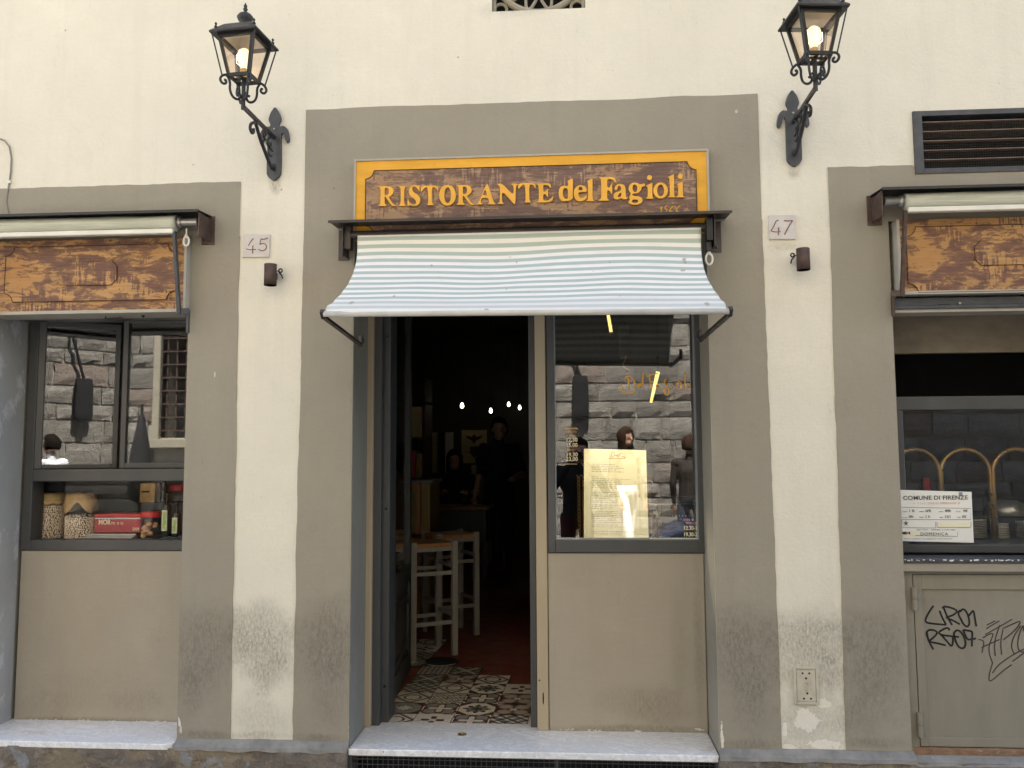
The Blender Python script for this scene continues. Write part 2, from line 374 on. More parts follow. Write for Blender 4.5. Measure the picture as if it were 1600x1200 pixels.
MAT = {
    'cream': plaster('cream_plaster', (.768, .724, .608), (.17, .148, .118), 1.0, SPLASH, [(1.0189, 0.3927, 0.088, 0.088, 0.85), (1.0914, 0.3, 0.105, 0.035, 1.0), (0.9418, 0.2839, 0.058, 0.023, 0.9), (0.9198, 0.3588, 0.015, 0.041, 0.9), (1.0843, 0.4746, 0.058, 0.029, 0.8), (-1.5024, 0.2687, 0.026, 0.018, 0.9)]),
    'grey': plaster('grey_plaster', (.332, .299, .238), (.115, .098, .078), .7, SPLASH, [(0.6505, 0.3274, 0.009, 0.076, 0.9), (-0.9964, 0.3136, 0.009, 0.064, 0.8), (-1.7785, 0.3148, 0.012, 0.035, 0.7), (-1.6619, 1.9396, 0.009, 0.026, 0.5), (0.7898, 3.1331, 0.012, 0.018, 0.5)]),
    'infill': plaster('taupe_panel_paint', (.405, .357, .283), (.14, .115, .08), .35, [(0.4241, 0.3672, 0.141, 0.106, 0.5), (0.2451, 0.3939, 0.188, 0.081, 0.3), (0.5048, 0.6475, 0.044, 0.282, 0.25), (0.2578, 0.2623, 0.438, 0.022, 0.8), (-2.3373, 0.2626, 0.438, 0.022, 0.85), (-2.5373, 0.3393, 0.188, 0.075, 0.3), (-2.145, 0.351, 0.172, 0.075, 0.35), (-2.344, 0.4342, 0.407, 0.125, 0.2), (0.0259, 0.9731, 0.125, 0.094, 0.15), (0.6012, 0.678, 0.031, 0.438, 0.5)]),
    'post': M('taupe_post_paint', (.40, .33, .225), .5, 0, .10, 5, .1, 40, .4, (1, 1, .2), wear=(.10, .085, .07), wlim=.74),
    'frame': M('anthracite_frame', (.062, .062, .062), .42, 0, .16, 4, .06, 50, .5, (1, 1, .4), wear=(.13, .13, .125), wlim=.72),
    'jamb': M('charcoal_jamb_paint', (.05, .052, .053), .5, 0, .15, 6, .1, 60, .5, (4, 4, .4), wear=(.17, .17, .16), wlim=.72),
    'marble': marble('worn_marble'),
    'plinth': plinth_mat(),
    'ledge': M('grey_ledge_cement', (.235, .226, .208), .8, 0, .25, 14, .5, 60, .3, wear=(.42, .43, .45), wlim=.66),
    'glass': glass('window_glass', .085),
    'glass_soft': glass('display_glass', .012),
    'glass_old': glass('lantern_glass', .04, (.99, .95, .91)),
    'jar_glass': glass('jar_glass', .035),
    'iron': M('black_wrought_iron', (.022, .023, .025), .45, .3, .3, 20, .3, 90, .5, wear=(.07, .065, .06), wlim=.72),
    'iron_grey': M('grey_painted_iron', (.062, .065, .072), .5, .2, .25, 16, .3, 70, .5, wear=(.03, .03, .03), wlim=.66),
    'brown_metal': M('dark_brown_sheet_metal', (.052, .042, .038), .45, .3, .2, 7, .08, 60, .5, wear=(.12, .10, .085), wlim=.74),
    'dark_metal': M('black_sheet_metal', (.030, .031, .033), .4, .3, .2, 7, .06, 60, .5),
    'rust': M('rusty_brown_steel', (.095, .062, .048), .6, .4, .35, 22, .3, 90, .4, wear=(.05, .045, .042), wlim=.58),
    'slat_rust': M('brown_louvre_slat', (.17, .115, .085), .6, .2, .25, 20, .3, 60, .4),
    'rust_pale': M('bare_rusted_strip', (.27, .165, .10), .8, 0, .35, 18, .4, 70, .3, (1, 1, 2.5), wear=(.36, .31, .24), wlim=.58),
    'white_bar': M('white_enamel_bar', (.74, .72, .64), .4, 0, .08, 8, .05, 60, .5, (1, 1, 1), wear=(.38, .22, .09), wlim=.70),
    'cloth': canopy_mat('striped_awning_cloth'),
    'cloth_rolled': M('rolled_awning_cloth', (.50, .51, .43), .85, 0, .22, 9, .2, 120, .2, (.4, 6, 14)),
    'yellow': M('yellow_sign_paint', (.74, .375, .030), .5, 0, .10, 6, .12, 60, .4, (1, 1, 4), wear=(.46, .27, .05), wlim=.66),
    'letter': M('orange_letter_paint', (.78, .40, .05), .5, 0, .10, 14, .12, 60, .4),
    'board_dark': scraped('scraped_brown_sign_board', (.150, .083, .062), (.42, .275, .165), .482, .6),
    'board_scraped': scraped('stripped_wood_board', (.145, .064, .042), (.52, .29, .11), .466, 4.2),
    'sign_frame': M('grey_sign_frame', (.40, .37, .31), .55, 0, .1, 8, .1, 60, .4),
    'sign_side': M('blue_grey_sign_side', (.22, .25, .28), .5, 0, .1, 8),
    'paper': M('cream_paper', (.83, .79, .55), .55, 0, .03, 2),
    'paper_thin': thin_paper('translucent_menu_paper', (.84, .80, .56)),
    'white_paper': M('white_paper', (.80, .80, .76), .55, 0, .03, 2),
    'ink': M('grey_print', (.10, .10, .09), .6, 0, .1, 9),
    'ink_soft': M('faded_print', (.42, .40, .28), .6, 0, .05, 9),
    'ink_red': M('red_print', (.55, .09, .05), .6, 0, .1, 9),
    'ink_orange': M('pale_orange_print', (.75, .45, .30), .6, 0, .1, 9),
    'gold': M('gold_window_lettering', (.88, .44, .05), .45, 0, .1, 30),
    'gold_pale': M('pale_gold_window_lettering', (.82, .70, .42), .5, 0, .1, 30),
    'marker': M('black_marker_ink', (.012, .012, .014), .4, 0, .2, 20),
    'marker_thin': M('thin_grey_marker_ink', (.045, .042, .04), .45, 0, .3, 20),
    'tile_stone': M('white_number_marble', (.58, .55, .52), .5, 0, .10, 20, .15, 60, .4),
    'number': M('faded_red_paint', (.20, .085, .08), .7, 0, .3, 40),
    'gas': M('painted_gas_cover', (.52, .48, .38), .7, 0, .12, 20, .25, 60, .3),
    'reveal': M('blue_grey_reveal_paint', (.235, .226, .200), .6, 0, .10, 4, .2, 40, .4, (1, 1, .5), wear=(.36, .36, .36), wlim=.68),
    'reveal_worn': M('flaking_pale_grey_reveal', (.36, .365, .365), .6, 0, .14, 3, .25, 40, .4, (1, 1, .6), wear=(.52, .53, .56), wlim=.55),
    'black': M('matte_black', (.008, .008, .008), .8, 0, .1, 9),
    'door_metal': M('taupe_metal_door', (.255, .232, .182), .45, 0, .10, 5, .06, 40, .45, (2, 2, .5), wear=(.17, .15, .12), wlim=.66),
    'brass': M('aged_brass', (.42, .27, .09), .32, .75, .15, 14),
    'bean_core': M('shadow_between_beans', (.16, .11, .07), .8, 0, .2, 60),
    'liner': M('pale_lantern_lining', (.62, .57, .50), .7, 0, .15, 12),
    'bar_grey': M('worn_grey_front_bar', (.50, .485, .44), .5, 0, .12, 9, .05, 60, .4, wear=(.36, .22, .10), wlim=.69),
    'bean': M('dried_white_beans', (.80, .66, .49), .5, 0, .22, 120, spec=.5),
    'kraft': M('brown_paper_cover', (.47, .31, .14), .7, 0, .2, 30, .4, 60, .3),
    'red': M('red_enamel', (.48, .018, .022), .35, 0, .1, 9),
    'red_dark': M('dark_red_tin', (.36, .014, .022), .35, 0, .12, 9),
    'cream_ink': M('cream_tin_print', (.75, .66, .5), .5, 0, .1, 30),
    'steel': M('dull_steel', (.42, .42, .40), .35, .8, .1, 9),
    'bottle': M('dark_olive_bottle_glass', (.012, .016, .012), .12, 0, .2, 9, spec=.7),
    'label_green': M('green_bottle_label', (.40, .52, .20), .6, 0, .25, 60),
    'label_pale': M('pale_label_border', (.72, .74, .60), .6, 0, .05, 60),
    'cookie': M('baked_biscuit', (.46, .25, .10), .8, 0, .35, 40, .6, 60, .2),
    'wood_pale': M('pale_stool_wood', (.31, .295, .26), .5, 0, .12, 6, .1, 40, .4, (3, 3, .5)),
    'wood_seat': M('honey_wood', (.40, .20, .075), .45, 0, .2, 9, .1, 40, .4, (8, 2, 2)),
    'wood_dark': M('dark_stained_wood', (.075, .042, .026), .7, 0, .3, 8, .1, 40, .15, (6, 6, .6)),
    'red_floor': M('oxblood_floor_paint', (.21, .036, .022), .42, 0, .15, 4, .05, 30, .5),
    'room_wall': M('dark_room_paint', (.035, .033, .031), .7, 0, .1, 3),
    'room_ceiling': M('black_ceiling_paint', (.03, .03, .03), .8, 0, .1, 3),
    'poster': M('yellowed_poster_paper', (.55, .45, .24), .6, 0, .1, 4),
    'yellow_box': M('mustard_cabinet_paint', (.34, .27, .10), .5, 0, .1, 4),
    'plate': M('white_china', (.72, .70, .64), .25, 0, .04, 9),
    'cabinet': M('navy_cupboard_paint', (.035, .042, .06), .4, 0, .15, 5),
    'tile': tile_mat(),
    'grout': M('dark_tile_grout', (.10, .065, .045), .9, 0, .1, 20),
    'stone': stone_mat(),
    'mortar': M('grey_lime_mortar', (.36, .34, .29), .95, 0, .15, 12, .4, 50, .2),
    'sill_stone': M('dressed_sandstone', (.34, .31, .24), .85, 0, .12, 9, .3, 40, .3),
    'paving': M('grey_street_paving', (.30, .285, .26), .8, 0, .2, 5, .4, 20, .3),
    'asphalt': M('worn_street_stone', (.30, .285, .26), .85, 0, .2, 5, .4, 20, .3),
    'roof': M('terracotta_roof', (.30, .13, .075), .85, 0, .25, 6, .3, 20, .3),
    'bulb': emis('warm_bulb', (1.0, .88, .60), .16),
    'filament': emis('glowing_filament', (1.0, .80, .45), .9),
    'bulb_room': emis('room_bulb', (1.0, .86, .58), 1.7),
    'tube': emis('yellow_neon_tube', (1.0, .74, .20), .24),
    'tube_white': emis('white_strip_light', (1.0, .95, .8), .5),
    'plastic_white': M('white_plastic', (.72, .70, .64), .4, 0, .06, 9),
    'cable': M('grey_cable_sheath', (.24, .225, .20), .6, 0, .1, 9),
    'chip': M('flaked_white_paint', (.70, .68, .62), .7, 0, .1, 40),
    'sign_dark': M('dark_lantern_body', (.008, .008, .008), .85, 0, .2, 9),
    'parasol': M('dark_grey_parasol_cloth', (.012, .013, .014), .9, 0, .15, 9),
    'car_paint': M('navy_car_paint', (.012, .030, .085), .15, .2, .05, 3),
    'car_glass': M('dark_car_glass', (.015, .018, .02), .05, 0, .05, 3),
    'rubber': M('black_rubber', (.02, .02, .02), .8, 0, .1, 9),
    'car_light': M('car_lamp_lens', (.6, .58, .55), .15, 0, .05, 9),
    'shutter': M('shaded_lintel_board', (.26, .215, .155), .7, 0, .2, 8, .2, 60, .3, (1, 1, 2)),
}

# ------------------------------------------------------------------ geometry helpers
ORG = {}          # object -> world origin of its local axes
class MB:
    """collects simple solids (in world metres) and links them as ONE mesh object"""
    def __init__(self):
        self.v, self.f, self.m, self.sm = [], [], [], []
        self.mi = 0
        self.smooth = False
    def add(self, vs, fs):
        o = len(self.v)
        self.v += [tuple(p) for p in vs]
        for f in fs:
            self.f.append(tuple(i + o for i in f)); self.m.append(self.mi); self.sm.append(self.smooth)
        return self
    def box(self, x0, x1, y0, y1, z0, z1, rot=None, piv=None):
        x0, x1 = sorted((x0, x1)); y0, y1 = sorted((y0, y1)); z0, z1 = sorted((z0, z1))
        vs = [Vector(p) for p in ((x0,y0,z0),(x1,y0,z0),(x1,y1,z0),(x0,y1,z0),(x0,y0,z1),(x1,y0,z1),(x1,y1,z1),(x0,y1,z1))]
        if rot:
            pv = Vector(piv) if piv else Vector(((x0+x1)/2,(y0+y1)/2,(z0+z1)/2))
            vs = [pv + rot @ (q - pv) for q in vs]
        return self.add(vs, [(0,3,2,1),(4,5,6,7),(0,1,5,4),(1,2,6,5),(2,3,7,6),(3,0,4,7)])
    def bar(self, a, b, w, d, up=(0, 0, 1)):
        """square bar from a to b, w across, d the other way"""
        a, b = Vector(a), Vector(b); t = (b - a).normalized()
        u = Vector(up)
        if abs(t.dot(u)) > .95: u = Vector((0, 1, 0))
        s = t.cross(u).normalized(); u = s.cross(t).normalized()
        vs = []
        for p in (a, b):
            for i, j in ((-1,-1),(1,-1),(1,1),(-1,1)):
                vs.append(p + s * (i * w / 2) + u * (j * d / 2))
        return self.add(vs, [(0,1,2,3),(7,6,5,4),(0,4,5,1),(1,5,6,2),(2,6,7,3),(3,7,4,0)])
    def tube(self, pts, r, n=8, cap=True, closed=False):
        pts = [Vector(p) for p in pts]
        rs = r if isinstance(r, (list, tuple)) else [r] * len(pts)
        up = None; rings = []
        for i, p in enumerate(pts):
            if closed: t = pts[(i + 1) % len(pts)] - pts[i - 1]
            else: t = pts[min(i + 1, len(pts) - 1)] - pts[max(i - 1, 0)]
            if t.length < 1e-9: t = Vector((0, 0, 1))
            t.normalize()
            if up is None: up = Vector((0, 0, 1)) if abs(t.z) < .9 else Vector((1, 0, 0))
            s = t.cross(up)
            if s.length < 1e-6: s = t.cross(Vector((0, 1, 0)))
            s.normalize(); up = s.cross(t).normalized()
            rings.append([p + (s * math.cos(a) + up * math.sin(a)) * rs[i] for a in [2 * math.pi * k / n for k in range(n)]])
        vs = [q for ring in rings for q in ring]
        fs = []
        L = len(rings)
        for i in range(L if closed else L - 1):
            for k in range(n):
                a, b2 = i * n + k, i * n + (k + 1) % n
                c, d = ((i + 1) % L) * n + (k + 1) % n, ((i + 1) % L) * n + k
                fs.append((a, d, c, b2))
        if cap and not closed:
            fs.append(tuple(range(n))); fs.append(tuple((L - 1) * n + k for k in reversed(range(n))))
        return self.add(vs, fs)
    def lathe(self, prof, c, n=20, axis='z'):
        """prof: (radius, height) from bottom to top"""
        vs = []; fs = []
        for (r, h) in prof:
            for k in range(n):
                a = 2 * math.pi * k / n
                if axis == 'z': vs.append((c[0] + r * math.cos(a), c[1] + r * math.sin(a), c[2] + h))
                elif axis == 'x': vs.append((c[0] + h, c[1] + r * math.cos(a), c[2] + r * math.sin(a)))
                else: vs.append((c[0] + r * math.sin(a), c[1] + h, c[2] + r * math.cos(a)))
        for i in range(len(prof) - 1):
            for k in range(n):
                fs.append((i*n+k, i*n+(k+1)%n, (i+1)*n+(k+1)%n, (i+1)*n+k))
        if prof[0][0] > 1e-6: fs.append(tuple(reversed(range(n))))
        if prof[-1][0] > 1e-6: fs.append(tuple((len(prof)-1)*n+k for k in range(n)))
        return self.add(vs, fs)
    def ball(self, c, r, n=12, m=8):
        rx, ry, rz = r if isinstance(r, (tuple, list)) else (r, r, r)
        vs = [(c[0], c[1], c[2] - rz)]
        for i in range(1, m):
            th = math.pi * i / m - math.pi / 2
            for k in range(n):
                a = 2 * math.pi * k / n
                vs.append((c[0] + rx * math.cos(th) * math.cos(a), c[1] + ry * math.cos(th) * math.sin(a), c[2] + rz * math.sin(th)))
        vs.append((c[0], c[1], c[2] + rz)); fs = []
        for k in range(n): fs.append((0, 1 + (k + 1) % n, 1 + k))
        for i in range(m - 2):
            for k in range(n):
                a = 1 + i * n + k; b2 = 1 + i * n + (k + 1) % n
                fs.append((a, b2, b2 + n, a + n))
        t = len(vs) - 1
        for k in range(n): fs.append((t, 1 + (m - 2) * n + k, 1 + (m - 2) * n + (k + 1) % n))
        return self.add(vs, fs)
    def quad(self, a, b, c, d): return self.add([a, b, c, d], [(0, 1, 2, 3)])
    def prism(self, poly, y0, y1):
        """polygon in x,z pushed from y0 (front, nearer the street) to y1"""
        a = sum(p[0] * q[1] - q[0] * p[1] for p, q in zip(poly, poly[1:] + poly[:1]))
        if a < 0: poly = poly[::-1]
        n = len(poly)
        vs = [(x, y0, z) for x, z in poly] + [(x, y1, z) for x, z in poly]
        fs = [tuple(range(n)), tuple(reversed(range(n, 2 * n)))]
        for i in range(n): fs.append((i, i + n, (i + 1) % n + n, (i + 1) % n))
        return self.add(vs, fs)
    def ribbon(self, pts, w, y0, y1):
        """flat pen stroke in the x,z plane"""
        P = [Vector((p[0], p[1])) for p in pts]
        Lf, Rt = [], []
        for i, p in enumerate(P):
            t = P[min(i + 1, len(P) - 1)] - P[max(i - 1, 0)]
            if t.length < 1e-9: t = Vector((1, 0))
            t.normalize(); nrm = Vector((-t.y, t.x))
            ww = w[i] if isinstance(w, (list, tuple)) else w
            Lf.append(p + nrm * ww / 2); Rt.append(p - nrm * ww / 2)
        n = len(P)
        vs = [(q.x, y0, q.y) for q in Lf] + [(q.x, y0, q.y) for q in Rt] + [(q.x, y1, q.y) for q in Lf] + [(q.x, y1, q.y) for q in Rt]
        fs = []
        for i in range(n - 1):
            fs += [(i, n + i, n + i + 1, i + 1), (i, i + 1, 2 * n + i + 1, 2 * n + i), (n + i + 1, n + i, 3 * n + i, 3 * n + i + 1)]
        fs += [(0, 2 * n, 3 * n, n), (n - 1, 2 * n - 1, 4 * n - 1, 3 * n - 1)]
        return self.add(vs, fs)
    def build(self, name, mats, parent=None, bevel=0, loc=None, kind=None, subsurf=0):
        if not isinstance(mats, (list, tuple)): mats = [mats]
        me = bpy.data.meshes.new(name)
        if parent is not None: o0 = ORG[parent.name]
        else: o0 = Vector(loc) if loc is not None else Vector((0, 0, 0))
        me.from_pydata([tuple(Vector(p) - o0) for p in self.v], [], self.f)
        for mt in mats: me.materials.append(MAT[mt] if isinstance(mt, str) else mt)
        me.polygons.foreach_set('material_index', self.m)
        me.polygons.foreach_set('use_smooth', self.sm)
        bm = bmesh.new(); bm.from_mesh(me)
        bmesh.ops.recalc_face_normals(bm, faces=bm.faces[:])
        bm.to_mesh(me); bm.free()
        o = bpy.data.objects.new(name, me)
        COL.objects.link(o)
        if parent is not None: o.parent = parent
        else: o.location = o0
        ORG[o.name] = o0
        if kind: o['kind'] = kind
        if bevel:
            b = o.modifiers.new('edge', 'BEVEL'); b.width = bevel; b.segments = 2; b.limit_method = 'ANGLE'; b.angle_limit = R(40)
            b.harden_normals = False
        if subsurf:
            s = o.modifiers.new('smooth', 'SUBSURF'); s.levels = subsurf; s.render_levels = subsurf
        return o

def tag(o, label=None, cat=None, group=None, kind=None):
    if label: o['label'] = label
    if cat: o['category'] = cat
    if group: o['group'] = group
    if kind: o['kind'] = kind
    return o

def thing(name, label, cat, loc=(0, 0, 0), group=None):
    o = bpy.data.objects.new(name, None)
    o.empty_display_size = .05
    COL.objects.link(o)
    o.location = loc
    ORG[o.name] = Vector(loc)
    return tag(o, label, cat, group)

def copy_tree(o, parent=None):
    c = o.copy(); COL.objects.link(c)
    if parent is not None: c.parent = parent
    ORG[c.name] = ORG[o.name]
    for ch in list(o.children): copy_tree(ch, c)
    return c

def fill_shape(name, loops, depth, mats, parent, y, bevel=0.0):
    """outline with holes (x,z loops) as a solid from y (front) to y+depth"""
    cu = bpy.data.curves.new(name, 'CURVE'); cu.dimensions = '2D'; cu.fill_mode = 'BOTH'
    cu.extrude = depth / 2; cu.bevel_depth = bevel; cu.bevel_resolution = 1; cu.offset = -bevel * 1.5
    for lp in loops:
        s = cu.splines.new('POLY'); s.points.add(len(lp) - 1); s.use_cyclic_u = True
        for q, p in zip(s.points, lp): q.co = (p[0], p[1], 0, 1)
    return curve_to_mesh(name, cu, mats, parent, y + depth / 2)

def curve_to_mesh(name, cu, mats, parent, y, x=0, z=0, rot=None):
    tmp = bpy.data.objects.new('tmp', cu); COL.objects.link(tmp)
    dg = bpy.context.evaluated_depsgraph_get(); dg.update()
    me = bpy.data.meshes.new_from_object(tmp.evaluated_get(dg))
    bpy.data.objects.remove(tmp); bpy.data.curves.remove(cu)
    me.name = name
    off = ORG[parent.name] if parent is not None else Vector((0, 0, 0))
    for v in me.vertices:
        cx, cz = v.co.x, v.co.y
        if rot: cx, cz = cx * math.cos(rot) - cz * math.sin(rot), cx * math.sin(rot) + cz * math.cos(rot)
        v.co = Vector((cx + x, y - v.co.z, cz + z)) - off
    me.materials.clear()
    me.materials.append(MAT[mats])
    for p in me.polygons: p.material_index = 0
    o = bpy.data.objects.new(name, me); COL.objects.link(o)
    o.parent = parent; ORG[o.name] = off
    return o

def words(name, txt, size, x, y, z, mats, parent, depth=.0012, squeeze=1.0, rot=None, align='LEFT', spacing=1.0, bold=0.0):
    cu = bpy.data.curves.new(name, 'FONT'); cu.body = txt; cu.size = size; cu.extrude = depth / 2
    cu.align_x = align; cu.space_character = spacing; cu.offset = bold; cu.resolution_u = 3
    o = curve_to_mesh(name, cu, mats, parent, y, 0, 0)
    off = ORG[parent.name]
    for v in o.data.vertices:
        p = v.co + off
        px, pz = p.x * squeeze, p.z
        if rot: px, pz = px * math.cos(rot) - pz * math.sin(rot), px * math.sin(rot) + pz * math.cos(rot)
        v.co = Vector((px + x, p.y, pz + z)) - off
    return o

def chaikin(lp, it=1, k=.22, closed=True):
    for _ in range(it):
        out = []
        n = len(lp)
        for i in range(n if closed else n - 1):
            p, q = lp[i], lp[(i + 1) % n]
            out.append(tuple(a + (b - a) * k for a, b in zip(p, q)))
            out.append(tuple(a + (b - a) * (1 - k) for a, b in zip(p, q)))
        if not closed: out = [lp[0]] + out + [lp[-1]]
        lp = out
    return lp

def ell(cx, cy, rx, ry, n=20): return [(cx + rx * math.cos(2 * math.pi * k / n), cy + ry * math.sin(2 * math.pi * k / n)) for k in range(n)]

def sheet(x0, x1, z0, z1, holes, y0, y1, cell=None):
    """wall slab between y0 (front) and y1 with rectangular openings; opening sides use material slot 1"""
    xs = sorted({x0, x1, *[h[0] for h in holes], *[h[1] for h in holes]})
    zs = sorted({z0, z1, *[h[2] for h in holes], *[h[3] for h in holes]})
    xs = [x for x in xs if x0 <= x <= x1]; zs = [z for z in zs if z0 <= z <= z1]
    inside = lambda x, z: any(h[0] < x < h[1] and h[2] < z < h[3] for h in holes)
    b = MB()
    nx, nz = len(xs) - 1, len(zs) - 1
    full = [[not inside((xs[i] + xs[i+1]) / 2, (zs[j] + zs[j+1]) / 2) for j in range(nz)] for i in range(nx)]
    for i in range(nx):
        for j in range(nz):
            if not full[i][j]: continue
            a, c, d, e = xs[i], xs[i+1], zs[j], zs[j+1]
            b.mi = 0
            b.quad((a, y0, d), (c, y0, d), (c, y0, e), (a, y0, e))
            b.quad((a, y1, e), (c, y1, e), (c, y1, d), (a, y1, d))
            def side(q, on_edge):
                b.mi = 0 if on_edge else 1
                b.quad(*q)
            if i == 0 or not full[i-1][j]: side(((a, y1, d), (a, y0, d), (a, y0, e), (a, y1, e)), i == 0)
            if i == nx-1 or not full[i+1][j]: side(((c, y0, d), (c, y1, d), (c, y1, e), (c, y0, e)), i == nx-1)
            if j == 0 or not full[i][j-1]: side(((a, y0, d), (a, y1, d), (c, y1, d), (c, y0, d)), j == 0)
            if j == nz-1 or not full[i][j+1]: side(((a, y1, e), (a, y0, e), (c, y0, e), (c, y1, e)), j == nz-1)
    return b

# ================================================================== THE RESTAURANT BUILDING
bld = thing('restaurant_building', 'cream plastered restaurant front with grey painted door and window surrounds', 'building', (0, 0, 0))
OPEN = [(-2.775, -1.797, .26, 2.60), (-1.002, .638, .012, 2.62), (1.452, 2.46, .256, 2.60)]
VENT = (1.612, 2.42, 2.832, 3.085)
ROSE = (-.345, .100, 3.668, 4.12)
sheet(-9, 3.4, .0, 9.0, OPEN + [VENT, ROSE], 0.0, .30).build('wall', ['cream', 'grey'], bld)
f = MB(); f.box(-1.0018, -.9985, -.0004, .299, .2515, 2.6); f.build('painted_jamb', 'reveal', bld)
f = MB(); f.add([(-2.7745, -.0005, .264), (-2.7745, .262, .264), (-2.7745, .262, 2.25), (-2.7745, -.0005, 2.25), (-2.771, -.0005, .264), (-2.771, .262, .264), (-2.771, .262, 2.25), (-2.771, -.0005, 2.25)], [(0,1,2,3),(7,6,5,4),(0,4,5,1),(1,5,6,2),(2,6,7,3),(3,7,4,0)]); f.build('flaking_jamb', 'reveal_worn', bld)
w = MB(); w.box(-9, -8.7, .3, 8.5, 0, 9); w.box(3.1, 3.4, .3, 8.5, 3.6, 9); w.box(-9, 3.4, 8.5, 8.8, 0, 9)
w.build('side_wall', 'cream', bld)
r = MB(); r.box(-9.1, 3.4, -.75, 8.9, 9.0, 9.16); r.build('roof', 'roof', bld)

def surround(x0t, x0b, x1t, x1b, ztop, zbot, op, seed, notch=None):
    """grey painted band round an opening, 4 mm proud, with a hand-painted wavering edge"""
    rnd = random.Random(seed)
    ox0, ox1, oz0, oz1 = op
    b = MB(); Y = -.004
    def strip(xa, xb, za, zb, n, wob, outer_left):
        prev = None; jit = 0
        for i in range(n + 1):
            z = za + (zb - za) * i / n
            jit = jit * .6 + rnd.uniform(-.0022, .0022)
            L, Rr = xa(z), xb(z)
            if outer_left: L += jit
            else: Rr += jit
            cur = ((L, Y, z), (Rr, Y, z))
            if prev:
                b.quad(prev[0], prev[1], cur[1], cur[0])
                e0, e1 = (prev[0], cur[0]) if outer_left else (prev[1], cur[1])
                b.quad(e0, e1, (e1[0], 0, e1[2]), (e0[0], 0, e0[2]))
            prev = cur
    lx = lambda z: x0b + (x0t - x0b) * (z - zbot) / (ztop - zbot)
    rx = lambda z: x1b + (x1t - x1b) * (z - zbot) / (ztop - zbot)
    if x0t is not None: strip(lx, lambda z: ox0, zbot, oz1, 60, 1, True)
    strip(lambda z: ox1, rx, zbot, oz1, 60, 1, False)
    xl = x0t; xr = x1t
    n = 44; prev = None; jit = 0
    for i in range(n + 1):
        x = xl + (xr - xl) * i / n
        jit = jit * .6 + rnd.uniform(-.0022, .0022)
        zt = ztop + jit
        if notch and x > notch[0]: zt = notch[1]
        cur = ((x, Y, oz1), (x, Y, zt))
        if prev: b.quad(prev[0], cur[0], cur[1], prev[1]); b.quad(prev[1], cur[1], (x, 0, cur[1][2]), (prev[1][0], 0, prev[1][2]))
        prev = cur
    return b.build('painted_surround', 'grey', bld)
surround(-3.02, -3.02, -1.558, -1.547, 2.868, .278, OPEN[0], 1)
surround(-1.244, -1.260, .890, .906, 3.214, .278, OPEN[1], 2)
surround(1.194, 1.177, 2.70, 2.72, 2.856, .278, OPEN[2], 3, (1.580, 2.812))

# plinth: rough stone with a sloping cement ledge on top
def plinth(x0, x1, seed):
    b = MB(); nx = max(2, int((x1 - x0) / .025)); nz = 9
    vs = []; fs = []
    for j in range(nz + 1):
        for i in range(nx + 1):
            x = x0 + (x1 - x0) * i / nx; z = .243 * j / nz
            d = noise.fractal(Vector((x * 9 + seed, z * 9, 0)), .9, 2.0, 5) * .007
            d += .006 if noise.noise(Vector((x * 5 + seed, z * 7, 3))) > .15 else 0
            if j == nz: d *= .3
            vs.append((x, -.034 - d, z))
    for j in range(nz):
        for i in range(nx):
            a = j * (nx + 1) + i
            fs.append((a, a + 1, a + nx + 2, a + nx + 1))
    b.add(vs, fs)
    b.quad((x0, -.034, 0), (x0, -.034, .243), (x0, 0, .243), (x0, 0, 0))
    b.quad((x1, -.034, 0), (x1, 0, 0), (x1, 0, .243), (x1, -.034, .243))
    b.smooth = False
    return b.build('plinth', 'plinth', bld)
plinth(-9, -1.0, 0); plinth(.628, 3.4, 20)
def ledge(x0, x1, seed, dz=0.):
    b = MB(); n = int((x1 - x0) / .03); vs = []; fs = []
    for i in range(n + 1):
        x = x0 + (x1 - x0) * i / n
        k = noise.noise(Vector((x * 11 + seed, 0, 0))) * .006
        vs += [(x, -.0005, .279 + k * .4 - dz), (x, -.036, .252 + k - dz * .6), (x, -.040, .236 + k * 1.5 - dz * .3)]
    for i in range(n):
        a = i * 3
        fs += [(a, a + 1, a + 4, a + 3), (a + 1, a + 2, a + 5, a + 4)]
    b.add(vs, fs); return b.build('cement_ledge', 'ledge', bld)
ledge(-1.797, -1.0, 0); ledge(.634, 1.46, 5); ledge(-3.2, -2.775, 9); ledge(1.455, 3.4, 9, .020)

# marble doorstep and the marble sill of the left window
s = MB(); s.box(-.999, .634, -.022, .366, .222, .251); s.build('doorstep', 'marble', bld, .004)
s = MB()
poly = [(-2.775, .30), (-2.775, -.034), (-1.835, -.040), (-1.806, -.024), (-1.797, -.004), (-1.799, .30)]
vs = [(x, y, .263) for x, y in poly] + [(x, y, .236) for x, y in poly]
n = len(poly)
s.add(vs, [tuple(range(n)), tuple(reversed(range(n, 2*n)))] + [(i, i + n, (i+1) % n + n, (i+1) % n) for i in range(n)])
s.build('window_sill', 'marble', bld, .003)
s = MB(); s.lathe([(.0, .0), (.021, .0), (.021, .003), (.012, .0035), (.010, .001), (0, .001)], (-0.5149, 0.1943, 0.2505), 20); s.build('brass_stud', 'brass', bld)

